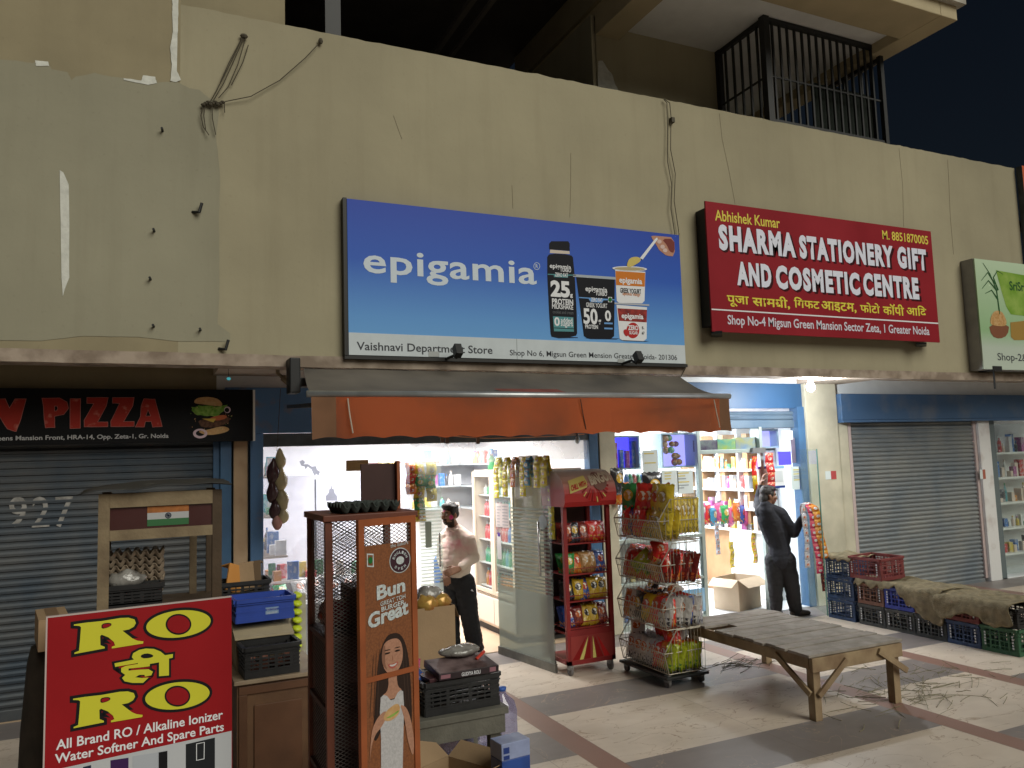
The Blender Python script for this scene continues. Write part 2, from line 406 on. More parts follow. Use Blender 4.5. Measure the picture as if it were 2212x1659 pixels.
bld = thing('shop_building', 'long beige two storey shop building with open fronts under an overhanging ledge', 'building')
def ragged(p, u, v):
    if v > .5: p = p + Vector((0, 0, .012 * noise.noise(Vector((p.x * 5, 1, 0))) + .008 * noise.noise(Vector((p.x * 21, 4, 0)))))
    return p
mb = MB(); XE = 11.44
n = 160
mb.quad((.27, -1, 3.0), (XE, -1, 3.0), (XE, -1, 6.01), (.27, -1, 6.01), nu=n, nv=1, fn=ragged)
mb.quad((.27, -1, 6.01), (XE, -1, 6.01), (XE, -.85, 6.01), (.27, -.85, 6.01), nu=n, nv=1, fn=lambda p, u, v: ragged(p, u, 1))
mb.quad((XE, -1, 3.0), (XE, -.85, 3.0), (XE, -.85, 6.01), (XE, -1, 6.01)); mb.quad((XE, -.85, 3.0), (.27, -.85, 3.0), (.27, -.85, 6.0), (XE, -.85, 6.0))
mb.build('parapet_wall', PAINT, bld)
mb = MB(); mb.box(-7, .27, -1, -.85, 3.0, 9); mb.build('side_wall', PAINT_D, bld)
# repainted patch, its ragged top edge measured on the photograph
B0 = Board(None, None, None, (0, -1.0, 0), (1, 0, 0)); B0.root = bld
c1 = crop(0, 0, 1.58)
edge = [(0, 372), (110, 380), (205, 395), (225, 378), (300, 385), (320, 432), (420, 450), (445, 500), (470, 478), (520, 470), (590, 455), (640, 470), (760, 486), (880, 505), (900, 475), (970, 490), (980, 515), (1060, 510), (1085, 500), (1140, 530), (1180, 550), (1240, 560), (1300, 610), (1350, 640), (1362, 700), (1345, 850), (1370, 1090), (1362, 1370), (1366, 1660)]
lp = [(-120, 205)] + [c1(*p) for p in edge]
cA = crop(0, 0, 1.82278 / 1.82278 * 1.0)
lp += [(474, 640), (470, 700), (497, 720), (497, 738), (380, 737), (300, 728), (180, 726), (90, 736), (-120, 735)]
def dense(l, k=6, amp=1.2):
    o = []
    for i, p in enumerate(l):
        q = l[(i + 1) % len(l)]
        for j in range(k):
            t = j / k; o.append((p[0] * (1 - t) + q[0] * t + amp * noise.noise(Vector((p[0] * .3 + j, p[1] * .3, 0))), p[1] * (1 - t) + q[1] * t + amp * noise.noise(Vector((p[1] * .3, j, p[0] * .2)))))
    return o
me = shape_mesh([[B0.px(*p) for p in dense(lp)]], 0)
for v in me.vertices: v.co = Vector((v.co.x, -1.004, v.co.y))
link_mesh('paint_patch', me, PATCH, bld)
def wallshape(name, pts, m, off=.008, amp=1.0):
    me = shape_mesh([[B0.px(*p) for p in dense(pts, 5, amp)]], 0)
    for v in me.vertices: v.co = Vector((v.co.x, -1 - off, v.co.y))
    return link_mesh(name, me, m, bld)
wallshape('putty_strip', [c1(1072, 0), c1(1110, 0), c1(1108, 150), c1(1104, 260), c1(1100, 440), c1(1125, 500), c1(1090, 515), c1(1060, 505), c1(1068, 400), c1(1058, 300), c1(1075, 200), c1(1072, 80)], PUTTY)
wallshape('putty_smear', [c1(890, 470), c1(965, 480), c1(975, 520), c1(920, 530), c1(770, 500), c1(770, 488), c1(880, 505)], PUTTY)
wallshape('putty_smear', [c1(218, 378), c1(300, 386), c1(306, 412), c1(225, 412)], PUTTY)
wallshape('white_slot', [c1(372, 1060), c1(395, 1075), c1(428, 1150), c1(432, 1400), c1(430, 1659), (150, 600), (140, 625), (136, 640), (133, 600), c1(378, 1400)], PUTTY, .009, .4)
CRK = mat('crack_line', (.21, .175, .11), .9)
for pts in ([(1233, 330), (1233, 400), (1231, 470)], [(1554, 245), (1560, 300), (1575, 370), (1588, 440)], [(1942, 320), (1950, 400), (1952, 490)], [(2047, 345), (2049, 380), (2053, 470), (2060, 550)], [(850, 250), (868, 300)], [(1106, 400), (1108, 450)]):
    q = [A(x, y, -1.002) for x, y in pts]; MB().tube(q, .0015, 4).build('wall_crack', CRK, bld)
# ledge and soffit of the overhang
def rag2(p, u, v): return p + Vector((0, 0, .008 * noise.noise(Vector((p.x * 3, p.z * 9, 2)))))
mb = MB(); mb.quad((-7, -1.03, 2.90), (XE, -1.03, 2.90), (XE, -1.03, 3.0), (-7, -1.03, 3.0), nu=120, nv=1, fn=rag2)
mb.quad((-7, -.8, 2.90), (XE, -.8, 2.90), (XE, -1.03, 2.90), (-7, -1.03, 2.90), nu=120, nv=1, fn=rag2)
mb.box(-7, XE, -1.025, -.8, 2.912, 2.998); mb.build('ledge', LEDGE, bld)
mb = MB(); mb.box(-7, 14, -.8, .25, 3.06, 3.3)
for xa, xb in ((.62, 1.3), (4.6, 5.3), (8.0, 8.75)): mb.box(xa, xb, -.8, .02, 2.93, 3.06)
mb.build('ceiling', mat('ceiling_plaster', (.52, .45, .38), .85, col2=(.36, .28, .22), vscale=2.5), bld)
mb = MB(); mb.box(-7, .65, .02, .1, 2.5, 3.06); mb.build('back_wall', PAINT_D, bld)
mb = MB(); mb.box(.65, 14, .03, .1, 2.78, 3.06); mb.build('back_wall', WHITE, bld)
# pillars
def pillar(x0, x1, y0, y1, z1, m, name='pillar'):
    b = MB(); b.box(x0, x1, y0, y1, 0, z1); return b.build(name, m, bld, bevel=.008)
pillar(.80, .93, -.02, .3, 2.36, mat('dirty_cream_paint', (.55, .40, .26), .8, col2=(.35, .22, .13), vscale=3, thr=(.5, .8)))
pillar(4.84, 5.06, -.03, .3, 2.93, CREAM); pillar(8.05, 8.62, -.06, .3, 2.93, CREAM); pillar(8.62, 8.83, -.03, .3, 2.6, CREAM)
pillar(11.52, 11.78, -.06, .3, 2.4, mat('chipped_white_paint', (.66, .66, .66), .7, col2=(.45, .4, .38), vscale=4, thr=(.5, .75), bump=.3))
# blue door frames and headers
mb = MB(); mb.box(.95, 1.07, -.05, .1, 0, 2.37); mb.build('frame_post', BLUE_W, bld, bevel=.006)
mb = MB(); mb.box(4.70, 4.82, -.03, .1, 0, 2.37); mb.build('frame_post', BLUE, bld, bevel=.006)
mb = MB(); mb.box(.68, .78, -.05, .1, 0, 2.4); mb.build('frame_post', BLUE, bld, bevel=.006)
mb = MB(); mb.box(.72, 4.84, -.07, .02, 2.37, 2.81); mb.build('header_panel', BLUE_W, bld, bevel=.006)
mb = MB(); mb.box(1.07, 4.70, -.02, .1, 2.24, 2.366); mb.build('header_rail', mat('blue_grey_steel', (.085, .105, .12), .5, var=.25, vscale=8), bld)
mb = MB(); mb.box(8.64, 14, -.12, .02, 2.43, 2.79); mb.box(8.64, 14, -.14, 0, 2.395, 2.428); mb.build('header_panel', mat('scuffed_blue_enamel', (.06, .125, .24), .5, col2=(.15, .18, .23), vscale=2.2, thr=(.5, .72), bump=.1), bld, bevel=.006)
mb = MB(); mb.box(5.06, 8.05, .0, .03, 2.60, 2.93); mb.build('header_panel', mat('deep_blue_enamel', (.03, .085, .18), .5, var=.1, vscale=2), bld)
mb = MB(); mb.box(7.93, 8.05, -.03, .12, 0, 2.62); mb.build('frame_post', BLUE, bld, bevel=.005)
# interiors
def room(x0, x1, y1, z1, m, fm, zf, name):
    b = MB(); b.box(x0, x1, y1, y1 + .05, 0, z1 + .1); b.box(x0 - .05, x0, .1, y1, 0, z1 + .1); b.box(x1, x1 + .05, .1, y1, 0, z1 + .1); b.box(x0, x1, .1, y1, z1, z1 + .06)
    b.build(name, m, bld)
    MB().box(x0, x1, -.02, y1, -.05, zf).build('shop_floor', fm, bld)
room(1.07, 4.75, 3.6, 2.62, INNER, TAN, .008, 'shop_interior')
room(5.06, 8.0, 2.6, 2.62, INNER, WTILE, .012, 'shop_interior')
room(11.78, 15.5, 3.0, 2.55, INNER, WTILE, .012, 'shop_interior')
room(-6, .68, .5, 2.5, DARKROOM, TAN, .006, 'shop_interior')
# upper storey: dark terrace recess, wall and balcony over the second sign
mb = MB(); mb.box(-7, 1.35, .3, .5, 6, 9.5); mb.build('upper_wall', PAINT_D, bld)
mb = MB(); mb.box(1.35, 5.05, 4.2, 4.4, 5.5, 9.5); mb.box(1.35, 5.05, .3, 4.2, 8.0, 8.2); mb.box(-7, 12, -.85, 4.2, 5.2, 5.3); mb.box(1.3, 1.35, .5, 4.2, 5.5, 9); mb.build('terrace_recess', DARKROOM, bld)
mb = MB(); mb.box(1.78, 1.95, .3, .45, 5.9, 8); mb.build('terrace_post', mat('black_steel', (.012, .013, .014), .5), bld)
mb = MB(); mb.bar((3.55, -.2, 7.55), (3.55, 3.9, 7.55), .07, .07); mb.bar((3.75, -.2, 7.5), (3.75, 3.9, 7.5), .05, .05); mb.build('terrace_pipe', mat('grey_pipe', (.12, .11, .095), .6), bld)
mb = MB(); mb.box(5.05, 6.93, 0, .25, 5.9, 7.5); mb.box(5.0, 5.05, .02, 4.2, 5.5, 7.5); mb.build('upper_wall', PAINT, bld)
me = shape_mesh([dense([(5.06, 6.0), (5.30, 6.0), (5.24, 6.1), (5.26, 6.3), (5.35, 6.42), (5.33, 6.6), (5.25, 6.78), (5.12, 6.92), (5.06, 6.9)], 4, .02)], 0)
for v in me.vertices: v.co = Vector((v.co.x, -.004, v.co.y))
link_mesh('putty_smear', me, PUTTY, bld)
bal = thing('balcony', 'pale balcony slab jutting over the parapet with a barred black cage below', 'balcony', (7.2, -.9, 7.3))
SOF = mat('white_soffit_paint', (.84, .86, .86), .8, var=.03)
mb = MB(); mb.box(5.39, 8.75, -1.36, 2.2, 7.38, 7.5); mb.build('soffit', SOF, bal)
BEAMP = mat('beam_paint', (.46, .39, .25), .85, var=.08, vscale=2, bump=.2)
mb = MB(); mb.box(5.05, 5.39, -1.95, 2.2, 7.24, 7.6); mb.box(5.39, 8.75, -1.95, -1.36, 7.24, 7.6); mb.box(8.75, 9.05, -1.95, 2.2, 7.24, 7.6); mb.build('edge_beam', BEAMP, bal, bevel=.01)
mb = MB(); mb.box(5.0, 9.12, -2.03, -1.951, 7.42, 7.6); mb.box(9.05, 9.12, -1.95, 2.2, 7.42, 7.6); mb.build('slab_edge', mat('weathered_slab_edge', (.52, .51, .45), .9, col2=(.3, .28, .24), vscale=6, bump=.5), bal)
mb = MB(); mb.box(5.0, 9.1, -1.9, 2.2, 7.6, 9.2); mb.build('balcony_wall', PAINT_D, bal)
mb = MB(); mb.box(7.2, 9.0, 1.9, 2.1, 5.5, 7.3); mb.box(6.9, 7.0, .25, 2.1, 5.5, 7.38); mb.build('inner_wall', mat('balcony_inner_wall', (.50, .45, .33), .8, var=.08), bal)
for x in (7.75, 7.98, 8.2): MB().tube([(x, 1.6, 5.4), (x, 1.6, 7.3)], .07, 10).build('drain_pipe', mat('cream_pipe', (.55, .5, .4), .5), bal)
mb = MB(); mb.box(7.3, 7.68, 1.86, 1.898, 5.9, 6.75); mb.build('window', mat('dark_glazing', (.03, .035, .04), .15), bal)
cage = thing('balcony_cage', 'black barred steel cage standing on the parapet beneath the balcony', 'grille', (6.9, -.93, 6.0))
BLK = mat('black_steel', (.012, .013, .014), .5)
xr = 8.86
mb = MB()
mb.box(6.86, 6.95, -.97, -.88, 5.9, 7.375); mb.box(xr, xr + .06, -.97, -.91, 5.9, 7.24); mb.box(6.90, 6.97, -.08, -.005, 5.9, 7.375)
mb.bar((6.9, -.93, 7.34), (8.74, -.93, 7.34), .05, .06); mb.bar((6.91, -.93, 7.34), (6.93, -.03, 7.34), .05, .06)
mb.bar((6.9, -.93, 6.05), (xr, -.93, 6.05), .04, .04); mb.bar((6.9, -.93, 6.62), (xr, -.93, 6.62), .02, .02); mb.bar((6.91, -.93, 6.62), (6.93, -.03, 6.62), .02, .02)
mb.bar((xr + .03, -.94, 7.2), (xr + .03, -.1, 7.2), .05, .05); mb.build('frame', BLK, cage)
mb = MB()
for i in range(1, 16):
    x = 6.9 + i * (xr - 6.9) / 16; mb.bar((x, -.93, 5.9), (x, -.93, 7.33 if x < 8.75 else 7.2), .026, .026)
for i in range(1, 6):
    t = i / 6; mb.bar((6.91 + .02 * t, -.93 + .9 * t, 5.9), (6.91 + .02 * t, -.93 + .9 * t, 7.33), .026, .026)
for i in range(1, 6):
    mb.bar((xr + .03, -.93 + .15 * i, 5.9), (xr + .03, -.93 + .15 * i, 7.2), .026, .026)
b = mb.build('grille_bars', BLK, cage)
mb = MB(); mb.box(7.8, 8.84, -.80, -.795, 5.95, 6.75); mb.build('shade_net', mat('green_shade_net', (.010, .016, .012), .9, var=.3, vscale=30), cage)
# orange panel at the far right end of the wall
o = thing('orange_panel', 'tall orange panel at the right end of the beige wall', 'panel', (11.5, -1, 3.4))
mb = MB(); mb.box(11.46, 14, -1.1, -1.02, 3.3, 6.02); mb.build('sheet', mat('orange_sheet', (.55, .10, .02), .5, var=.1), o)
mb = MB(); mb.box(11.455, 11.46, -1.1, -1.01, 3.3, 6.02); mb.build('frame', STEEL_D, o)

# ------------------------------------------------------------------ roller shutters
SH_L = mat('blue_grey_shutter', (.095, .10, .105), .5, metal=.2, col2=(.05, .068, .09), vscale=1.8, thr=(.42, .66))  # blue-grey metal, base colour darkened further for the shaded left end
SH_R = mat('grey_shutter', (.26, .27, .265), .42, metal=.35, col2=(.16, .19, .22), vscale=1.6)
SH_B = mat('blue_shutter', (.13, .18, .23), .45, metal=.2, col2=(.08, .13, .19), vscale=2)
def shutter(name, label, x0, x1, z0, z1, m, y=.02, pitch=.062, guides=True, bottom=True, gm=None):
    t = thing(name, label, 'shutter', ((x0 + x1) / 2, y, z0)); rows = int((z1 - z0) / pitch); b = MB()
    prof = []
    for i in range(rows):
        z = z0 + i * pitch
        prof += [(z, .0), (z + pitch * .18, .0), (z + pitch * .3, -.017), (z + pitch * .62, -.021), (z + pitch * .9, -.01)]
    prof.append((z0 + rows * pitch, 0))
    vs = [(x, y + d, z) for z, d in prof for x in (x0, x1)]
    b.add(vs, [(2 * i, 2 * i + 1, 2 * i + 3, 2 * i + 2) for i in range(len(prof) - 1)]); b.build('curtain', m, t)
    if guides:
        for x in (x0 - .03, x1 + .03): MB().box(x - .03, x + .03, y - .04, y + .04, z0, z1).build('guide_rail', gm or m, t, bevel=.004)
    if bottom: MB().box(x0, x1, y - .03, y + .02, z0 - .1, z0).build('bottom_bar', m, t, bevel=.01)
    return t
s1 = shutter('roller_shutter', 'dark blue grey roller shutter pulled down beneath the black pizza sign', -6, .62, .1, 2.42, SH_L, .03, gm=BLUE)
FADE = mat('faded_stencil_paint', (.25, .245, .235), .7, var=.3, vscale=20)
for i, d_ in enumerate('927'):
    a = A(18 + i * 50, 1140, .005); b_ = A(58 + i * 50, 1072, .005)
    me = fit(text_mesh(d_, .012), a.x, a.z, b_.x, b_.z, 0)
    for v in me.vertices: v.co = Vector((v.co.x, .0135, v.co.y))
    me.transform(wmat(s1).inverted()); link_mesh('stencil_digit', me, FADE, s1)
shutter('roller_shutter', 'half raised blue shutter above the stationery shop front', 5.12, 7.90, 2.44, 2.62, SH_B, .04, guides=False)
shutter('roller_shutter', 'closed grey shutter behind the crates wrapped in sacking', 8.90, 11.46, .05, 2.43, SH_R, .02, gm=mat('pink_grey_primer', (.45, .36, .35), .6))
# ------------------------------------------------------------------ signs
WINK = mat('white_print', (.78, .80, .84), .45); BINK = mat('black_print', (.012, .012, .014), .45); YINK = mat('yellow_print', (.72, .62, .10), .45)
def gradient_mat(name, stops, axis=1, lo=0, hi=1, rough=.4):
    m = bpy.data.materials.new(name); m.use_nodes = True; nt = m.node_tree; p = nt.nodes['Principled BSDF']; p.inputs['Roughness'].default_value = rough; p.inputs['Specular IOR Level'].default_value = .2
    tc = _n(nt, 'ShaderNodeTexCoord'); sx = _n(nt, 'ShaderNodeSeparateXYZ'); nt.links.new(tc.outputs['Object'], sx.inputs[0])
    mr = _n(nt, 'ShaderNodeMapRange'); mr.inputs[1].default_value = lo; mr.inputs[2].default_value = hi; nt.links.new(sx.outputs[axis], mr.inputs[0])
    rp = _n(nt, 'ShaderNodeValToRGB'); nt.links.new(mr.outputs[0], rp.inputs[0]); e = rp.color_ramp.elements
    e[0].position, e[1].position = stops[0][0], stops[-1][0]; e[0].color = (*stops[0][1], 1); e[1].color = (*stops[-1][1], 1)
    for q, c in stops[1:-1]:
        k = e.new(q); k.color = (*c, 1)
    nt.links.new(rp.outputs[0], p.inputs['Base Color']); return m
# --- blue dairy sign
k4 = crop(1300, 700, 1.58)
S = Board('shop_sign', 'wide blue sign with white lettering and pictured dairy tubs above the orange awning', 'sign', (1.66, -1.09, 3.01), (1, 0, 0))
bl_, tr_ = S.px(757, 767), S.px(1455, 515); SW, SH = 3.66, 1.42
mb = MB(); mb.box(0, SW, 0, SH, -.07, 0); mb.build('panel', gradient_mat('blue_gradient_print', [(0, (.17, .42, .78)), (.25, (.12, .33, .72)), (.62, (.028, .11, .52)), (1, (.016, .06, .42))], 1, 0, SH), S.root, world=False)
mb = MB(); mb.box(-.035, -.002, -.01, SH + .01, -.085, -.005); mb.box(-.035, SW + .03, -.035, -.003, -.085, -.005); mb.build('frame', mat('black_sign_frame', (.015, .015, .015), .5), S.root, world=False)
mb = MB(); mb.box(.0, SW, .0, .2, .0005, .0025); mb.build('white_band', mat('pale_band_print', (.58, .64, .68), .4, var=.04), S.root, world=False)
mb = MB(); mb.box(.9 * SW / 2 - .004, .9 * SW / 2 + .004, 0, .2, .0026, .0034); mb.build('seam', mat('grey_seam', (.35, .4, .42), .5), S.root, world=False)
LOGO = mat('pale_logo_print', (.62, .70, .78), .45); GINK = mat('grey_print', (.06, .065, .075), .5)
S.text('epigamia', k4(208, 640), k4(1280, 528), LOGO, .016, sp=1.06, name='brand_lettering')
S.text('R', k4(1278, 561), k4(1292, 539), LOGO, .01); S.poly([ellipse(*k4(1285, 550), 7, 8, 20), ellipse(*k4(1285, 550), 6, 7, 20)], LOGO, name='ring')
S.text('Vaishnavi Department Store', k4(165, 1088), k4(1008, 1048), GINK, .012, z=.004)
S.text('Shop No 6, Migsun Green Mension Greater, Noida- 201306', k4(1118, 1116), k4(2156, 1103), GINK, .008, z=.004)
D4 = mat('dark_pack_print', (.012, .013, .018), .35); TEAL = mat('teal_print', (.10, .30, .33), .4); RED = mat('red_print', (.45, .03, .03), .4); ORG = mat('orange_print', (.62, .20, .03), .4)
SKB = mat('sky_blue_print', (.16, .36, .72), .4); SKIN_P = mat('skin_print', (.50, .26, .18), .5); SHADOW_P = mat('navy_print', (.02, .03, .06), .5)
P4 = lambda *l: [k4(*p) for p in l]
S.poly([P4((1362, 410), (1375, 395), (1480, 395), (1490, 410), (1490, 455), (1362, 445))], D4, .002, name='printed_bottle_cap')
S.poly([P4((1368, 447), (1488, 457), (1490, 475), (1366, 468))], mat('cream_print', (.62, .55, .48), .4), .002)
S.poly([P4((1366, 470), (1495, 478), (1515, 500), (1540, 960), (1525, 990), (1380, 995), (1368, 965), (1345, 500))], D4, .002, name='printed_bottle', smooth=1)
S.text('epigamia', k4(1366, 570), k4(1497, 545), WINK, .018, .0035); S.text('TURBO', k4(1430, 584), k4(1497, 566), WINK, .018, .0035)
S.poly([P4((1352, 598), (1528, 604), (1528, 609), (1480, 609), (1478, 622), (1392, 618), (1390, 605), (1352, 603))], TEAL, .003)
S.text('ZERO FAT', k4(1398, 614), k4(1478, 596), WINK, .02, .0045)
S.text('25', k4(1372, 740), k4(1488, 645), WINK, .045, .0035); S.text('g', k4(1492, 748), k4(1508, 724), WINK, .03, .0035)
S.text('PROTEIN', k4(1380, 786), k4(1510, 758), WINK, .03, .0035); S.text('MILKSHAKE', k4(1380, 814), k4(1510, 792), WINK, .02, .0035)
S.text('cookies and cream', k4(1384, 844), k4(1512, 830), mat('dim_print', (.12, .13, .14), .5), .01, .0035)
S.poly([P4((1385, 862), (1512, 868), (1516, 958), (1392, 955))], TEAL, .003)
S.text('0', k4(1394, 922), k4(1426, 868), WINK, .03, .0045); S.text('added', k4(1434, 900), k4(1505, 874), WINK, .015, .0045); S.text('sugars', k4(1434, 932), k4(1508, 904), WINK, .015, .0045)
S.poly([P4((1392, 932), (1516, 938), (1516, 942), (1392, 936))], D4, .0045)
S.poly([P4((1510, 600), (1775, 618), (1775, 634), (1510, 616))], mat('tub_rim_print', (.40, .45, .50), .4), .003)
S.poly([P4((1530, 618), (1770, 634), (1766, 985), (1745, 1002), (1600, 998), (1578, 985))], D4, .0025, name='printed_tub')
S.text('epigamia', k4(1588, 716), k4(1722, 684), WINK, .018, .004); S.text('TURBO', k4(1650, 732), k4(1720, 712), WINK, .018, .004)
S.poly([P4((1548, 742), (1770, 757), (1770, 762), (1700, 762), (1690, 778), (1620, 773), (1606, 752), (1548, 748))], SKB, .0035)
S.text('ZERO FAT', k4(1622, 770), k4(1692, 750), WINK, .02, .005); S.poly([P4((1728, 742), (1752, 743), (1752, 775), (1728, 774))], WINK, .0045)
S.poly([ellipse(*k4(1740, 759), 4, 5, 12)], mat('green_print', (.02, .16, .04), .5), .006)
S.text('GREEK YOGURT', k4(1592, 804), k4(1722, 784), WINK, .012, .004)
S.text('50', k4(1576, 910), k4(1660, 815), WINK, .03, .004, shear=0); S.text('g', k4(1668, 916), k4(1684, 884), WINK, .02, .004); S.text('0', k4(1710, 892), k4(1744, 826), WINK, .03, .004)
S.text('PROTEIN', k4(1586, 938), k4(1664, 916), WINK, .02, .004)
for yy in (900, 932): S.poly([P4((1704, yy), (1756, yy + 2), (1756, yy + 12), (1704, yy + 10))], SKB, .004)
S.poly([P4((1372, 988), (1540, 992), (1540, 997), (1420, 999))], SHADOW_P, .0015); S.poly([P4((1800, 1008), (1985, 1016), (1960, 1020), (1830, 1016))], SHADOW_P, .0015); S.poly([P4((1580, 996), (1800, 1000), (1780, 1006), (1620, 1004))], SHADOW_P, .0015)
def tub(y0, top, lab, red):
    S.poly([P4(*top)], WINK, .003, name='printed_tub'); S.poly([P4(*lab)], red, .004)
tub(0, [(1772, 570), (1960, 585), (1955, 765), (1940, 782), (1795, 778), (1782, 765)], [(1774, 580), (1958, 592), (1956, 678), (1778, 668)], ORG)
S.poly([ellipse(*k4(1862, 566), 37.5, 5.2, 30, .03)], WINK, .005); S.poly([ellipse(*k4(1862, 567), 33, 3.6, 30, .03)], mat('yogurt_print', (.45, .38, .22), .5), .006)
S.text('epigamia', k4(1798, 664), k4(1938, 630), WINK, .03, .0055); S.text('GREEK YOGURT', k4(1804, 716), k4(1932, 694), D4, .018, .0055); S.text('alphonso mango', k4(1818, 736), k4(1926, 718), ORG, .005, .0055)
tub(0, [(1780, 790), (1970, 806), (1968, 1000), (1950, 1016), (1815, 1010), (1800, 1000)], [(1786, 812), (1970, 822), (1968, 900), (1796, 890)], mat('berry_print', (.16, .03, .03), .4, col2=(.40, .05, .04), vscale=18))
S.poly([P4((1768, 776), (1984, 788), (1984, 798), (1768, 786))], mat('lid_print', (.45, .48, .54), .4), .0045)
S.text('epigamia', k4(1812, 884), k4(1946, 850), WINK, .03, .0055)
S.poly([ellipse(*k4(1882, 950), 13.8, 17, 28)], RED, .0045); S.text('ZERO', k4(1852, 948), k4(1914, 920), WINK, .035, .006); S.text('SUGAR', k4(1860, 974), k4(1912, 956), WINK, .025, .006)
S.poly([P4((1820, 950), (1840, 940), (1858, 960), (1848, 990), (1830, 980))], RED, .0055, smooth=1); S.text('5.', k4(1938, 942), k4(1952, 926), D4, .02, .006); S.text('67', k4(1938, 975), k4(1954, 958), D4, .02, .006)
S.poly([P4((1845, 535), (1860, 500), (1900, 490), (1930, 500), (1930, 520), (1900, 540), (1870, 556), (1845, 555))], mat('mango_print', (.62, .50, .16), .5), .0065, smooth=2)
S.poly([P4((1925, 500), (2020, 380), (2032, 372), (2036, 384), (1942, 510))], WINK, .007)
S.poly([P4((1995, 360), (2060, 364), (2140, 372), (2144, 490), (2090, 485), (2070, 468), (2045, 450), (2030, 420), (2015, 400), (2000, 375))], SKIN_P, .003, name='printed_hand', smooth=1)
S.poly([P4((2060, 380), (2140, 380), (2142, 470), (2110, 460), (2095, 420))], mat('maroon_print', (.20, .05, .04), .5), .004, smooth=1)
for x, y in ((2046, 398), (2066, 430), (2082, 452)): S.poly([ellipse(*k4(x, y), 5, 4.5, 12)], mat('nail_print', (.66, .5, .46), .4), .0055)
for x0, x1, y0, y1 in ((612, 678, 1080, 1112), (1788, 1830, 1128, 1150)):
    S.poly([P4((x0, y0), (x1, y0 + 2), (x1, y1 + 2), (x0, y1))], mat('grey_tape', (.38, .40, .40), .4), .006, name='tape_patch')
for x, y in ((988, 760), (1378, 774)):       # two small black floodlights on arms below the sign
    a = A(x, y, -1.28); t = thing('sign_light', 'small black floodlight on a bent arm below the blue sign, ' + ('nearer its store name' if x < 1200 else 'nearer its address line'), 'lamp', a, group='black floodlights under the blue sign')
    b = A(x - (30 if x < 1200 else 40), y + (18 if x < 1200 else 14), -1.05)
    MB().tube([b, b + Vector((.06, -.14, .03)), a + Vector((0, .03, -.05)), a], .014, 8).build('arm', BLK, t)
    h = MB(); h.box(-.035, .035, -.05, .03, -.05, .06, 0, Matrix.Translation(a) @ Matrix.Rotation(-.5, 4, 'X')); h.build('lamp_head', BLK, t, bevel=.006)

# --- dark red stationery sign
k5 = crop(2632, 700, 1.58)
S = Board('shop_sign', 'dark red box sign of a stationery shop with raised looking white capitals', 'sign', (5.73, -1.19, 3.36), (1, 0, 0))
c00, c11 = S.px(*k5(270, 960)), S.px(*k5(1640, 330)); c10 = S.px(*k5(1680, 1020)); c01 = S.px(*k5(232, 150))
x0, x1, y0, y1 = (c00[0] + c01[0]) / 2, (c10[0] + c11[0]) / 2, (c00[1] + c10[1]) / 2, (c01[1] + c11[1]) / 2
DRED = mat('dark_red_flex', (.245, .014, .022), .55, col2=(.30, .02, .03), vscale=1.2, spec=.15)
mb = MB(); mb.box(x0, x1, y0, y1, -.02, 0); mb.build('face', DRED, S.root, world=False)
mb = MB(); mb.box(x0 + .01, x1 - .01, y0 + .07, y1 - .07, -.185, -.021); mb.build('box', mat('shadow_black_box_side', (.012, .012, .013), .6), S.root, world=False)  # near-black colour stands in for the shadowed gap behind the face
P5 = lambda *l: [k5(*p) for p in l]
S.text('Abhishek Kumar', k5(290, 266), k5(690, 250), YINK, .015); S.text('M. 8851870005', k5(1332, 382), k5(1612, 363), YINK, .015)
BIGW = mat('bluish_white_print', (.74, .77, .90), .4); SHP = mat('black_red_print', (.04, .006, .008), .5)
def bigline(words):
    for wd, lb, rt in words:
        S.text(wd, (lb[0] + 3.5, lb[1] + 4.5), (rt[0] + 5, rt[1] + 5), SHP, .056, .0015, sp=1.2, name='letter_shadow'); S.text(wd, lb, rt, BIGW, .056, .003, sp=1.2)
bigline([('SHARMA', k5(316, 450), k5(784, 345)), ('STATIONERY', k5(818, 502), k5(1392, 424)), ('GIFT', k5(1428, 562), k5(1598, 446))])
bigline([('AND', k5(428, 668), k5(634, 540)), ('COSMETIC', k5(672, 692), k5(1184, 592)), ('CENTRE', k5(1216, 732), k5(1550, 622))])
Yh = mat('yellow_hindi_print', (.74, .66, .08), .45)
for body, lb, rt in (('पूजा', k5(366, 800), k5(498, 740)), ('सामगी,', k5(524, 806), k5(752, 742)), ('\u093fगफट', k5(782, 806), k5(936, 752)), ('आइटम,', k5(952, 830), k5(1166, 782)), ('फोटो', k5(1194, 836), k5(1312, 782)), ('कॉपी', k5(1336, 850), k5(1462, 790)), ('आ\u093fद', k5(1482, 858), k5(1600, 798))):
    S.text(body, lb, rt, Yh, .02)
S.poly([P5((672, 800), (684, 784), (700, 796), (692, 804))], Yh)
S.poly([P5((268, 814), (1678, 902), (1678, 910), (268, 822))], WINK, name='rule')
S.text('Shop No-4 Migsun Green Mansion Sector Zeta, 1 Greater Noida', k5(370, 930), k5(1620, 928), mat('pale_print', (.66, .66, .76), .4), .016)
MB().bar(A(1548, 718, -1.2), A(1548, 726, -1.0), .12, .03).build('bracket', BLK, S.root); MB().bar(A(1990, 742, -1.2), A(1990, 748, -1.0), .12, .02).build('bracket', BLK, S.root)

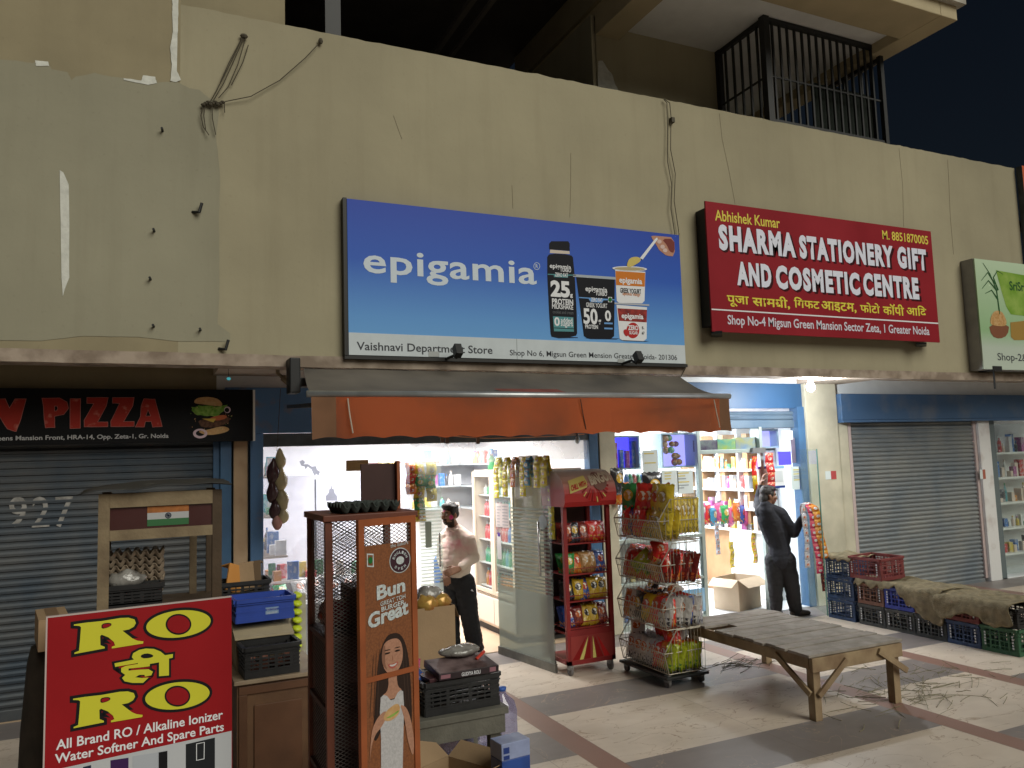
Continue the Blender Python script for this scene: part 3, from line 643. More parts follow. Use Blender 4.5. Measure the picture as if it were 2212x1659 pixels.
# --- pale green box sign
S = Board('shop_sign', 'pale green backlit box sign with grey sides at the right end of the wall', 'sign', (10.2, -1.20, 3.05), (1, 0, 0))
a0 = S.px(*k5(1890, 500)); a1 = S.px(*k5(1975, 1190)); y1 = a0[1]; y0 = a1[1]; x0 = (a0[0] + a1[0]) / 2
mb = MB(); mb.box(x0, x0 + 3.2, y0, y1, -.02, 0); mb.build('face', gradient_mat('pale_green_flex', [(0, (.50, .58, .50)), (.2, (.48, .56, .48)), (.35, (.30, .48, .26)), (1, (.50, .64, .46))], 1, y0, y1), S.root, world=False)
mb = MB(); mb.box(x0 - .005, x0 + 3.2, y0 - .005, y1 + .005, -.195, -.021); mb.build('box', mat('grey_sheet_metal', (.30, .30, .31), .45, metal=.3, var=.1), S.root, world=False)
P5 = lambda *l: [k5(*p) for p in l]
GRN = mat('leaf_green_print', (.16, .32, .035), .5, col2=(.30, .44, .10), vscale=5); DGRN = mat('cane_green_print', (.03, .10, .035), .5)
S.poly([P5((2036, 575), (2400, 640), (2400, 880), (2130, 850), (2100, 800), (2070, 700))], GRN, .002)
S.text('SriSri', k5(2122, 700), k5(2215, 652), DGRN, .02, .004); S.text('Shop-2&3', k5(2050, 1150), k5(2252, 1098), GINK, .006)
for pts in ([(2060, 850), (2040, 700), (2000, 600), (1955, 530)], [(2050, 700), (2020, 620), (2045, 580), (2080, 600)], [(2040, 700), (1990, 640), (1950, 690)], [(2030, 660), (1985, 590), (1945, 640)], [(2050, 760), (2010, 700), (1970, 720)]):
    q_ = [S.px(*k5(*p)) for p in pts]; sg = MB(); sg.tube([(x, y, .004) for x, y in q_], [.016 - .012 * i / (len(q_) - 1) for i in range(len(q_))], 5)
    for v in sg.v: v.z = .003 + (v.z - .004) * .1
    sg.build('cane_leaf', DGRN, S.root, world=False)
S.poly([P5((1990, 910), (2120, 910), (2110, 980), (2060, 1004), (2010, 985))], mat('clay_bowl_print', (.22, .09, .05), .5), .003, smooth=1)
S.poly([P5((2000, 905), (2005, 860), (2030, 825), (2070, 830), (2090, 860), (2105, 905), (2090, 925), (2020, 920))], mat('date_print', (.45, .24, .08), .5, col2=(.6, .4, .2), vscale=24), .004, smooth=1)
S.poly([P5((2126, 900), (2300, 880), (2300, 1010), (2150, 1010), (2130, 990))], mat('jaggery_print', (.35, .22, .06), .5), .003)
br = MB(); p = A(2146, 800, -1.15); br.tube([p + Vector((0, 0, .05)), p + Vector((0, 0, -.25))], .012); br.box(p.x - .09, p.x + .09, -1.21, -1.0, p.z - .01, p.z + .05); br.build('bracket', BLK, S.root)

# --- black pizza sign over the left shutter
k1 = crop(0, 1350, 2.0109)
S = Board('shop_sign', 'black sign with torn looking red PIZZA lettering and a pictured burger', 'sign', (-5, -.16, 2.5), (1, 0, 0))
tr = S.px(*k1(2005, 372)); br_ = S.px(*k1(2000, 775)); tl = S.px(*k1(0, 345)); X1 = (tr[0] + br_[0]) / 2; Y1 = tr[1]; Y0 = br_[1]
mb = MB(); mb.box(0, X1, Y0, Y1, -.1, 0); mb.build('face', mat('black_flex', (.008, .008, .009), .4), S.root, world=False)
mb = MB(); mb.box(X1 + .001, X1 + .02, Y0, Y1, -.1, .004); mb.build('edge_trim', mat('white_trim', (.7, .7, .66), .4), S.root, world=False)
P1 = lambda *l: [k1(*p) for p in l]
TRED = mat('torn_red_print', (.36, .035, .025), .5, col2=(.50, .16, .12), vscale=13, thr=(.6, .72)); TEDGE = mat('pink_edge_print', (.42, .16, .14), .5)
def torn(loops):
    S.poly([dense(P1(*l), 3, .5) if i == 0 else P1(*l) for i, l in enumerate(loops)], TEDGE, .0015, .004, name='letter_edge'); S.poly([dense(P1(*l), 3, .5) if i == 0 else P1(*l) for i, l in enumerate(loops)], TRED, .0025, name='letter')
torn([[(-60, 445), (40, 445), (75, 520), (120, 445), (205, 445), (165, 600), (125, 700), (60, 680), (20, 620), (-60, 480)]])
torn([[(335, 440), (470, 438), (530, 470), (540, 520), (505, 565), (430, 580), (432, 668), (362, 670), (352, 610), (345, 500)], [(430, 498), (455, 500), (460, 520), (450, 540), (430, 542)]])
torn([[(558, 445), (636, 443), (634, 674), (556, 676)]])
torn([[(690, 435), (855, 435), (840, 500), (770, 628), (852, 628), (852, 662), (668, 664), (668, 615), (745, 480), (690, 478)]])
torn([[(893, 435), (1060, 435), (1050, 500), (975, 625), (1060, 625), (1060, 660), (880, 662), (880, 620), (950, 478), (893, 476)]])
torn([[(1140, 445), (1225, 447), (1282, 660), (1210, 665), (1200, 620), (1150, 622), (1140, 665), (1075, 665), (1115, 580), (1120, 500)], [(1172, 525), (1196, 580), (1152, 582)]])
S.text('Queens Mansion Front, HRA-14, Opp. Zeta-1, Gr. Noida', k1(-108, 787), k1(1335, 718), mat('grey_white_print', (.45, .45, .46), .5), .018)
BUN = mat('bun_print', (.50, .29, .12), .5, col2=(.60, .40, .20), vscale=30); LET = mat('lettuce_print', (.10, .26, .03), .5, col2=(.30, .45, .10), vscale=28); BEEF = mat('patty_print', (.06, .03, .02), .5, col2=(.16, .08, .05), vscale=40)
S.poly([P1((1530, 480), (1550, 440), (1610, 428), (1680, 430), (1740, 450), (1770, 500), (1700, 500), (1620, 488))], BUN, .002, smooth=2)
S.poly([dense(P1((1515, 510), (1600, 495), (1700, 505), (1800, 490), (1770, 545), (1720, 585), (1640, 575), (1560, 570), (1520, 545)), 3, 3)], LET, .003)
S.poly([P1((1570, 615), (1640, 600), (1740, 580), (1830, 590), (1800, 640), (1700, 670), (1600, 670), (1575, 640))], BEEF, .002, smooth=1)
S.poly([P1((1650, 600), (1720, 575), (1790, 570), (1800, 595), (1720, 620))], mat('tomato_print', (.5, .14, .06), .5), .004, smooth=1)
S.poly([P1((1600, 600), (1710, 600), (1690, 630))], mat('cheese_print', (.6, .42, .08), .5), .0045)
S.poly([P1((1560, 700), (1640, 690), (1760, 655), (1825, 680), (1790, 710), (1680, 730), (1620, 728))], BUN, .003, smooth=2)
S.poly([ellipse(*k1(1585, 718), 15.5, 10.5, 24), ellipse(*k1(1585, 716), 9.5, 6, 20)], mat('onion_print', (.6, .46, .52), .4), .005)
S.poly([ellipse(*k1(1800, 530), 7, 7, 20), ellipse(*k1(1797, 532), 5, 5, 16)], mat('onion_print', (.6, .46, .52), .4), .004)
for i in range(26):
    a = R.random() * 6.28; q = R.uniform(60, 95); x, y = 1670 + math.cos(a) * q * 2.0, 610 + math.sin(a) * q * 1.3
    S.poly([P1((x, y), (x + R.uniform(3, 14), y + R.uniform(-9, 3)), (x + R.uniform(2, 8), y + R.uniform(4, 9)))], R.choice([BUN, LET, BUN]), .006, name='print_crumb')

# --- red and yellow board leaning in the foreground
k2 = crop(0, 2150, 1.898)
pl, pr = G(103, 1335, 1.45), G(500, 1290, 1.45)
S = Board('standing_board', 'red board with huge yellow letters leaning in front of the stall', 'sign', (pl.x, pl.y, 1.45), (pr.x - pl.x, pr.y - pl.y, 0), lean=.03)
BW = (pr - pl).length
mb = MB(); mb.box(0, BW, -1.18, 0, -.02, 0); mb.build('panel', mat('red_flex', (.30, .012, .016), .5, spec=.2, var=.06, vscale=3), S.root, world=False)
mb = MB(); mb.box(0, BW, -.0, .006, -.02, .001); mb.box(-.006, 0, -1.18, .006, -.02, .001); mb.build('edge_trim', mat('pale_edge', (.5, .42, .4), .5), S.root, world=False)
P2 = lambda *l: [k2(*p) for p in l]
YEL = mat('lime_yellow_print', (.62, .60, .045), .45)
def outlined(loops, z=.003, w=.012, smooth=0):
    S.poly([P2(*l) for l in loops[:1]], BINK, z - .0015, w, 'letter_outline', smooth); S.poly([P2(*l) for l in loops], YEL, z, 0, 'letter', smooth)
Rl = [(552, 585), (640, 572), (760, 560), (900, 537), (960, 535), (1005, 548), (1015, 575), (1000, 602), (965, 622), (915, 632), (990, 690), (1025, 706), (1072, 712), (1068, 728), (835, 765), (835, 752), (860, 742), (850, 715), (810, 682), (760, 662), (748, 672), (750, 740), (782, 752), (782, 764), (556, 806), (556, 796), (590, 782), (598, 700), (605, 605), (592, 596), (552, 594)]
Rh = [(758, 582), (800, 572), (832, 576), (832, 594), (800, 610), (758, 618)]
def smooth_arc(l): return l
outlined([Rl]); S.poly([P2(*Rh)], BINK, .0045, 0, 'counter', 1); S.poly([P2(*[(795 + (x - 795) * .8, 596 + (y - 596) * .72) for x, y in Rh])], mat('red_flex', (0, 0, 0)), .006, 0, 'counter', 1)
Rl2 = [(x - 6, y + 555 + (x - 552) * -.012) for x, y in Rl]; Rh2 = [(x - 8, y + 554) for x, y in Rh]
outlined([Rl2]); S.poly([P2(*Rh2)], BINK, .0045, 0, 'counter', 1); S.poly([P2(*[(787 + (x - 787) * .8, 1150 + (y - 1150) * .72) for x, y in Rh2])], MC['red_flex'], .006, 0, 'counter', 1)
for cx, cy in ((1333, 582), (1325, 1118)):
    outlined([[tuple(p) for p in ellipse(cx, cy, 242, 100, 48, -.12)]]); S.poly([[k2(*p) for p in ellipse(cx, cy + 2, 96, 78, 36)]], BINK, .0045, 0, 'counter'); S.poly([[k2(*p) for p in ellipse(cx, cy + 2, 84, 66, 36)]], MC['red_flex'], .006, 0, 'counter')
me_b = [(855, 876), (1000, 848), (985, 830), (995, 800), (1040, 775), (1090, 765), (1150, 768), (1200, 788), (1232, 815), (1292, 806), (1290, 834), (1262, 840), (1262, 966), (1188, 972), (1188, 868), (1120, 880), (1118, 898), (1060, 905), (960, 915), (960, 930), (1050, 922), (1110, 920), (1142, 938), (1130, 965), (1082, 975), (1080, 962), (1040, 962), (1010, 980), (1060, 985), (1110, 982), (1068, 1022), (990, 1022), (930, 1010), (912, 985), (935, 962), (905, 940), (905, 910), (940, 895), (1030, 880), (1030, 874), (860, 902)]
outlined([me_b], w=.009); S.poly([P2((1048, 815), (1090, 800), (1130, 806), (1150, 822), (1120, 835), (1060, 838))], BINK, .0045, 0, 'counter', 1)
S.text('All Brand RO / Alkaline Ionizer', k2(418, 1526), k2(1665, 1222), WINK, .016, .002, shear=0)
S.text('Water Softner And Spare Parts', k2(408, 1650), k2(1672, 1314), WINK, .016, .002)
S.poly([P2((326, 1690), (1730, 1380), (1730, 2000), (326, 2000))], mat('white_board_print', (.50, .52, .55), .4), .002, name='white_band')
S.poly([P2((825, 1600), (960, 1580), (958, 1900), (830, 1900))], mat('purple_print', (.05, .02, .09), .5), .0035)
S.poly([P2((990, 1570), (1250, 1530), (1250, 1900), (990, 1900))], mat('grey_unit_print', (.42, .45, .5), .4), .0035); S.poly([P2((1185, 1540), (1250, 1528), (1250, 1900), (1185, 1900))], BINK, .005)
S.poly([P2((1388, 1480), (1605, 1430), (1605, 1900), (1388, 1900))], mat('black_unit_print', (.02, .022, .025), .4), .0035)
S.poly([P2((1465, 1475), (1528, 1462), (1526, 1590), (1465, 1602)), P2((1470, 1478), (1523, 1467), (1521, 1586), (1470, 1597))], WINK, .005)
S.poly([P2((620, 1650), (680, 1635), (690, 1900), (610, 1900))], mat('dark_blue_print', (.02, .03, .06), .5), .0035)
# ------------------------------------------------------------------ awning
aw = thing('awning', 'faded orange fabric awning with scalloped valance over the grocery front', 'awning', (3.1, -1.05, 2.85))
AWT = mat('dirty_awning_fabric', (.17, .15, .125), .9, col2=(.085, .078, .07), vscale=1.3, bump=.3, bscale=7)
AWO = mat('orange_awning_fabric', (.36, .088, .036), .9, col2=(.10, .055, .04), vscale=1.3, bump=.25, bscale=12, thr=(.38, .6))
AWB = mat('brown_awning_edge', (.17, .085, .045), .9, var=.2, vscale=3)
def translucent(m, col, f=.45):
    nt = m.node_tree; out = nt.nodes['Material Output']; p = nt.nodes['Principled BSDF']; t = _n(nt, 'ShaderNodeBsdfTranslucent'); t.inputs[0].default_value = (*col, 1); x = _n(nt, 'ShaderNodeMixShader'); x.inputs[0].default_value = f
    nt.links.new(p.outputs[0], x.inputs[1]); nt.links.new(t.outputs[0], x.inputs[2]); nt.links.new(x.outputs[0], out.inputs[0])
translucent(AWO, (.75, .17, .04), .42)
BK0, BK1, FR0, FR1 = Vector((1.28, -1.0, 2.90)), Vector((5.30, -1.0, 2.88)), Vector((1.15, -2.0, 2.59)), Vector((5.10, -2.0, 2.59))
mb = MB(); mb.quad(FR0, FR1, BK1, BK0, nu=40, nv=8, fn=lambda p, u, v: p + Vector((0, 0, -.05 * math.sin(PI * v) + .012 * noise.noise(Vector((p.x * 1.7, p.y * 3, 0))))))
mb.build('canopy', AWT, aw, smooth=True)
mb = MB(); mb.quad(FR0 + Vector((1.75, .02, .0)), FR0 + Vector((2.35, .02, .0)), FR0 + Vector((2.28, .35, .085)), FR0 + Vector((1.65, .35, .085)), nu=8, nv=4, fn=lambda p, u, v: p + Vector((0, 0, .004 - .02 * math.sin(PI * v * .8)))); mb.build('red_patch', mat('faded_red_cloth', (.20, .06, .045), .9, var=.2), aw)
def valance(p, u, v):
    x = u * 3.95; sc_ = .018 * abs(math.sin(PI * x / .265)) + .02 * noise.noise(Vector((x * .8, 3, 0)))
    drop_ = (1 - v)
    return p + Vector((0, .035 * drop_ * math.sin(x * 7 + 1.5 * noise.noise(Vector((x, 0, 0)))) + .05 * drop_ * noise.noise(Vector((x * .9, v, 1))) - .03 * drop_, drop_ * sc_ + .03 * drop_ * noise.noise(Vector((x * .5, 9, 0)))))
mb = MB(); v0 = Vector((FR0.x, -2.012, 2.235)); v1 = Vector((FR1.x, -2.012, 2.235))
mb.quad(v0, v1, v1 + Vector((0, 0, .33)), v0 + Vector((0, 0, .33)), nu=170, nv=10, fn=valance)
for i, f in enumerate(mb.f):
    u = (i % 170) / 170
    if u < .045 or u > .965: mb.m[i] = 1
o = mb.build('valance', [AWO, AWB], aw, smooth=True)
for k, x in enumerate((1.42, 3.45, 4.9)):
    m_ = MB(); m_.tube([Vector((x, -2.035, 2.545)), Vector((x + .01, -2.05, 2.42)), Vector((x + .03, -2.06, 2.28))], .0045 if k == 1 else .005, 5); m_.build('seam', mat('dark_seam', (.06, .03, .02), .9) if k == 1 else mat('worn_white_piping', (.5, .46, .38), .8), aw)
MB().tube([FR0 + Vector((-.03, 0, -.01)), FR1 + Vector((.02, 0, -.01))], .026, 12).build('front_bar', mat('galvanised_tube', (.42, .44, .45), .35, metal=.6, var=.15), aw, smooth=True)
MB().bar((1.3, -.12, 2.62), (1.2, -1.96, 2.5), .035).build('folding_arm', STEEL_D, aw); MB().bar((5.05, -.12, 2.62), (5.04, -1.96, 2.5), .035).build('folding_arm', STEEL_D, aw)
mb = MB(); mb.box(1.13, 1.22, -1.2, -1.02, 2.66, 2.96); mb.box(1.16, 1.36, -1.1, -1.0, 2.72, 2.8); mb.build('end_bracket', BLK, aw, bevel=.01)
# copper wire strung under the awning, with its clips
cw = thing('string_wire', 'copper coloured wire strung with clips under the awning', 'wire', A(1100, 945, -.25))
pts = [A(x, y, -.25) for x, y in ((948, 944), (975, 941), (1000, 944), (1060, 947), (1130, 945), (1200, 942), (1262, 938))]
MB().tube(pts, .006, 6).build('wire', mat('copper_wire', (.62, .30, .18), .35, metal=.4), cw)
for x, y in ((955, 948), (966, 950), (1032, 951)): p = A(x, y, -.27); MB().box(p.x - .018, p.x + .018, p.y - .01, p.y + .01, p.z - .04, p.z + .045).build('clip', mat('brown_clip', (.16, .10, .07), .5), cw)
bt = thing('hanging_bulb', 'small unlit clear bulb hanging under the awning by the blue post', 'bulb', A(1247, 950, -.25)); p = A(1247, 950, -.25)
MB().ell(p, (.032, .032, .045), 12).build('glass_bulb', mat('mirror_bulb', (.5, .56, .6), .1, metal=.7), bt, smooth=True); MB().tube([p + Vector((0, 0, .04)), p + Vector((0, 0, .09))], .016, 10).build('cap', STEEL_D, bt)
# ------------------------------------------------------------------ lit bulb and its holder, right of the awning
p = A(1751, 836, -.78); hb = thing('lit_bulb', 'bright white bare bulb glowing under the ledge beside the cream pillar', 'bulb', p)
em = bpy.data.materials.new('lit_bulb_glass'); em.use_nodes = True; q = em.node_tree.nodes['Principled BSDF']; q.inputs['Emission Color'].default_value = (.93, .97, 1, 1); q.inputs['Emission Strength'].default_value = 60
o = MB().ell(p, (.05, .05, .06), 16).build('glass_bulb', em, hb, smooth=True); o.visible_shadow = True
MB().tube([p + Vector((0, 0, .055)), p + Vector((0, 0, .12))], .03, 12).build('socket', mat('white_plastic', (.7, .7, .68), .4), hb, smooth=True)
MB().bar(p + Vector((-.22, 0, .115)), p + Vector((.2, -.03, .15)), .035, .03).build('holder_bar', MC['white_plastic'], hb)
lamp('bulb_light', 'POINT', p + Vector((0, -.085, -.085)), 70, (.92, .97, 1), .06, parent=hb)
# small teal lamp and ceiling fitting near the left end of the awning
p = A(494, 818, -.6); MBt = thing('indicator_lamp', 'tiny teal lamp under the ledge above the burger picture', 'lamp', p); MB().ell(p, (.018, .018, .014), 10).build('lens', mat('teal_lens', (.05, .3, .32), .3, emit=.35, ecol=(.1, .55, .6)), MBt, smooth=True); MB().tube([p + Vector((0, 0, .01)), (p.x, p.y, 3.06)], .003, 5).build('cord', STEEL_D, MBt)
p = A(600, 818, -.7); t = thing('empty_bulb_holder', 'empty angled bulb holder under the ledge beside the awning bracket', 'lamp', p)
MB().tube([(p.x, p.y, 3.06), (p.x, p.y, p.z + .05), p + Vector((.05, -.02, 0))], .018, 8).build('stem', mat('dull_brass', (.25, .2, .13), .5), t, smooth=True); MB().tube([p + Vector((.04, -.02, .01)), p + Vector((.11, -.05, -.05))], [.03, .04], 10).build('socket', MC['dull_brass'], t, smooth=True)
# ------------------------------------------------------------------ cables on the upper wall
CAB = mat('dark_cable', (.07, .06, .04), .7)
c1 = crop(0, 0, 1.58)
def cable(name, label, paths, r=.006, anchor=None, y=-1.02, extra=None):
    t = thing(name, label, 'cable', A(*paths[0][0], y))
    for pth in paths:
        q = [A(px_, py_, y - .01 - .012 * (i % 2)) for i, (px_, py_) in enumerate(pth)]
        s_ = []
        for i in range(len(q) - 1):
            for k in range(4): s_.append(q[i].lerp(q[i + 1], k / 4))
        s_.append(q[-1]); MB().tube(s_, r, 5).build('cable_strand', CAB, t)
    return t
ct = cable('cable_bundle', 'loose bundle of dark cables tied across the joint of the grey patch', [
    [c1(1515, 220), c1(1440, 380), c1(1370, 520), c1(1305, 640)], [c1(1522, 225), c1(1450, 390), c1(1390, 520), c1(1320, 640)], [c1(1530, 230), c1(1480, 400), c1(1420, 540), c1(1360, 610)], [c1(1545, 280), c1(1510, 390), c1(1440, 530)], [c1(1512, 222), c1(1420, 400), c1(1350, 560), c1(1310, 630)],
    [c1(1265, 650), c1(1250, 720), c1(1265, 790), c1(1300, 840)], [c1(1275, 660), c1(1268, 720), c1(1280, 810)], [c1(1320, 660), c1(1322, 740), c1(1342, 838)], [c1(1395, 640), c1(1398, 700)], [c1(1400, 632), c1(1560, 600), c1(1740, 500), c1(1900, 360), c1(1975, 280)]], .0042)
mb = MB()
for i in range(9): q = A(*c1(1265 + i * 15, 652 - (i % 3) * 8), -1.035); mb.ell(q, (.022, .02, .014), 8)
q = A(*c1(1518, 225), -1.03); mb.ell(q, (.035, .025, .022), 8); q = A(*c1(1995, 255), -1.03); mb.ell(q, (.022, .02, .03), 8); mb.build('knot', CAB, ct)
k2_ = crop(1300, 0, 1.58)
cable('hanging_cable', 'pair of thin cables running down the wall right of the blue sign', [
    [k2_(2075, 618), k2_(2095, 640), k2_(2098, 800), k2_(2098, 1000), k2_(2125, 1150), k2_(2120, 1300), k2_(2150, 1500), k2_(2162, 1650), (1470, 640), (1476, 700), (1478, 760), (1481, 795), (1468, 818)],
    [k2_(2080, 617), k2_(2112, 640), k2_(2120, 720), k2_(2118, 930), k2_(2147, 1080), k2_(2140, 1250), k2_(2170, 1450), k2_(2165, 1650)]], .0045)
q = A(*k2_(2130, 748), -1.03); t = thing('cable_clamp', 'small dark clamp holding the cables on the upper wall', 'clamp', q); MB().box(q.x - .025, q.x + .02, q.y - .02, q.y + .03, q.z - .03, q.z + .03).build('clamp', CAB, t, bevel=.004)
# stubs and bolts on the grey patch
for i, (x, y, w_) in enumerate(((430, 453, 1), (334, 499, 0), (326, 603, 0), (333, 705, 0), (434, 713, 0), (352, 282, 0), (487, 748, 1))):
    q = A(x, y, -1.02); lab = ('bent black hook sticking out of the grey painted patch' if i == 0 else 'bent black hook at the foot of the wall beside the patch edge' if i == 6 else 'dark bolt stub in the grey painted wall patch')
    t = thing('wall_hook' if w_ else 'wall_bolt', lab, 'hook' if w_ else 'bolt', q, group=None if w_ else 'bolts in the grey patch'); b = MB()
    if w_: b.tube([q + Vector((-.05, .02, -.02)), q + Vector((0, -.03, -.03)), q + Vector((.02, -.03, .05))], .013, 8)
    else: b.tube([q + Vector((0, .03, 0)), q + Vector((-.01, -.04, .005))], .010, 8)
    b.build('hook' if w_ else 'bolt', BLK, t)
# ------------------------------------------------------------------ shop lights (fittings on the ceilings)
def tube_light(x0, x1, y, z, e, col, label, w_=.5):
    t = thing('tube_light', label, 'light', ((x0 + x1) / 2, y, z))
    MB().box(x0, x1, y - .04, y + .04, z, z + .05).build('fitting', mat('white_plastic', (.7, .7, .68), .4), t)
    m = mat('lit_tube_%d' % len(MC), (1, 1, 1), .5, emit=6, ecol=col); MB().tube([(x0 + .02, y, z - .02), (x1 - .02, y, z - .02)], .016, 10).build('tube', m, t)
    lamp('tube_glow', 'AREA', ((x0 + x1) / 2, y, z - .045), e, col, x1 - x0, w_, parent=t)
tube_light(2.2, 3.6, .34, 2.5, 70, (1, .98, .96), 'lit ceiling tube in the front of the grocery')
tube_light(2.4, 4.2, 2.3, 2.56, 110, (1, .98, .98), 'lit ceiling tube at the back of the grocery')
tube_light(5.4, 7.0, .8, 2.56, 85, (.94, .97, 1), 'lit ceiling tube in the front of the stationery shop', .6)
tube_light(5.8, 7.6, 1.8, 2.56, 80, (.95, .97, 1), 'lit ceiling tube at the back of the stationery shop', .6)
tube_light(12.2, 14.0, 1.2, 2.5, 190, (.95, 1, .97), 'lit ceiling tube in the far right shop', .6)
# ------------------------------------------------------------------ snack packets
PK = {}
def packet_mesh(key, w_, h_, t_, m, nx=8, ny=12, seed=0):
    rr = random.Random(seed); b = MB(); off = [rr.uniform(-9, 9) for _ in range(3)]
    for side in (1, -1):
        vs = []; uv = []
        for j in range(ny + 1):
            for i in range(nx + 1):
                u, v = i / nx, j / ny; a, c = 2 * u - 1, 2 * v - 1
                puff = max(0, 1 - abs(a) ** 2.6) ** .6 * max(0, 1 - abs(c) ** 4) ** .7
                if abs(c) > .9: puff = 0
                x = a * w_ / 2 * (1 - .1 * (1 - abs(c) ** 3) * puff * 0 - .06 * (1 - c * c)); z = v * h_
                nz_ = noise.noise(Vector((u * 4 + off[0], v * 5 + off[1], side))) * .35
                y = -side * t_ / 2 * puff * (1 + nz_) - side * .0012
                if j in (0, ny): z += .004 * (1 if i % 2 else -1)
                vs.append((x, y, z)); uv.append((u, v))
        fs = []
        for j in range(ny):
            for i in range(nx):
                q = (j * (nx + 1) + i, j * (nx + 1) + i + 1, (j + 1) * (nx + 1) + i + 1, (j + 1) * (nx + 1) + i)
                fs.append(q if side == 1 else q[::-1])
        b.add(vs, fs, 0, uv)
    me = b.mesh('packet', True); me.materials.append(m); PK[key] = me; return me
C_ = dict(red=((.60, .025, .02), (.62, .10, .02), (.62, .38, .05)), yellow=((.62, .40, .015), (.55, .07, .02), (.10, .22, .05)), olive=((.62, .46, .04), (.40, .25, .02), (.25, .2, .03)), orange=((.58, .15, .02), (.5, .04, .02), (.62, .4, .08)),
          blue=((.03, .08, .32), (.5, .07, .03), (.6, .3, .04)), green=((.03, .26, .07), (.60, .42, .05), (.5, .10, .03)), silver=((.50, .50, .54), (.50, .12, .04), (.03, .03, .08)), white=((.62, .60, .58), (.55, .14, .03), (.05, .05, .06)),
          black=((.02, .02, .025), (.55, .34, .03), (.06, .06, .1)), blackyellow=((.56, .36, .02), (.03, .025, .02), (.62, .45, .08)), maroon=((.16, .018, .015), (.5, .12, .03), (.4, .08, .02)), lime=((.42, .48, .03), (.55, .5, .05), (.1, .25, .03)), pink=((.60, .10, .22), (.65, .5, .5), (.3, .04, .25)), nuts=((.40, .22, .08), (.5, .32, .14), (.25, .12, .05)), cyan=((.05, .25, .38), (.6, .5, .2), (.3, .1, .05)))
for k, (a, b_, c) in C_.items():
    m_ = packet_mat('foil_' + k, a, b_, c)
    for s_ in range(2): packet_mesh((k, s_), .17, .235, .07, m_, seed=hash(k) % 97 + s_ if False else len(PK))
def packet(kind, loc, rz=0, rx=0, ry=0, s=1.0, label=None, group=None, sx=None, name='snack_packet'):
    o = bpy.data.objects.new(name, PK[(kind, R.randrange(2))]); COL.objects.link(o)
    o.location = loc; o.rotation_euler = (rx, ry, rz); o.scale = (s * (sx or 1), s, s)
    return tag(o, label, 'snack packet', group)
# ------------------------------------------------------------------ red snack display rack
REDP = mat('red_rack_paint', (.22, .018, .018), .45, var=.15, vscale=5)
bx0, bx1, byf, byb = 3.65, 4.17, -1.27, -.85
rk = thing('snack_rack', 'red wheeled snack display rack with a rounded printed header', 'rack', ((bx0 + bx1) / 2, -1.05, 0))
mb = MB()
for x in (bx0 + .02, bx1 - .02):
    for y in (byf + .02, byb - .02): mb.box(x - .02, x + .02, y - .02, y + .02, .1, 1.75)
mb.build('frame_posts', REDP, rk)
b = MB(); b.box(bx0 + .03, bx1 - .03, byb - .012, byb - .004, .3, 1.72); b.build('back_panel', mat('dark_back_panel', (.05, .04, .045), .6), rk)
header_f = []
b = MB(); xs0, xs1 = bx0 - .015, bx1 + .04
prof = [(-1.32, 1.575), (-1.345, 1.62), (-1.345, 1.70), (-1.32, 1.79), (-1.26, 1.86), (-1.17, 1.905), (-1.05, 1.92), (-.86, 1.92)]
b.add([(x, y, z) for y, z in prof for x in (xs0, xs1)], [(2 * i, 2 * i + 1, 2 * i + 3, 2 * i + 2) for i in range(len(prof) - 1)])
b.add([(xs0, y, z) for y, z in prof] + [(xs0, -.86, 1.575)], [tuple(range(len(prof) + 1))]); b.add([(xs1, y, z) for y, z in prof] + [(xs1, -.86, 1.575)], [tuple(range(len(prof), -1, -1))])
hd = b.build('header', gradient_mat('faded_header_print', [(0, (.40, .03, .03)), (.45, (.40, .045, .04)), (.72, (.44, .26, .21)), (1, (.42, .37, .32))], 2, 1.575, 1.92), rk)
H = Board(None, None, None, (xs0, -1.352, 1.60), (1, 0, 0)); H.root = thing('tmp', None, None, mtx=H.M)
k5b = crop(1850, 1700, 2.212)
def bend(o):
    """lay a flat print on the curved header"""
    for v in o.data.vertices:
        z = v.co.y + 1.60; y = None
        for (y0, z0), (y1, z1) in zip(prof, prof[1:]):
            if z0 <= z <= z1 and z1 > z0: y = y0 + (y1 - y0) * (z - z0) / (z1 - z0)
        if y is None: y = prof[-1][0] if z > 1.9 else prof[0][0]
        v.co = Vector((xs0 + v.co.x, y - .004 - v.co.z, z))
    o.data.transform(wmat(hd).inverted()); o.parent = hd
def hx(u, v): return (u * (xs1 - xs0), v * .335)     # header face coordinates
def hpoly(pts, m, z, name='print'):
    d_ = []
    for i, p in enumerate(pts):
        q = pts[(i + 1) % len(pts)]
        for k in range(6): t = k / 6; d_.append((p[0] * (1 - t) + q[0] * t, p[1] * (1 - t) + q[1] * t))
    me = shape_mesh([[hx(*p) for p in d_]], z)
    bm = bmesh.new(); bm.from_mesh(me); bmesh.ops.subdivide_edges(bm, edges=bm.edges[:], cuts=3, use_grid_fill=True); bmesh.ops.triangulate(bm, faces=bm.faces[:]); bm.to_mesh(me); bm.free()
    o = link_mesh(name, me, m); bend(o)
RAY = mat('red_ray_print', (.42, .02, .02), .4); RAYD = mat('dark_red_ray_print', (.22, .012, .012), .4); CREAMP = mat('cream_print2', (.55, .48, .36), .45); YPR = mat('pale_yellow_print', (.60, .52, .16), .45)
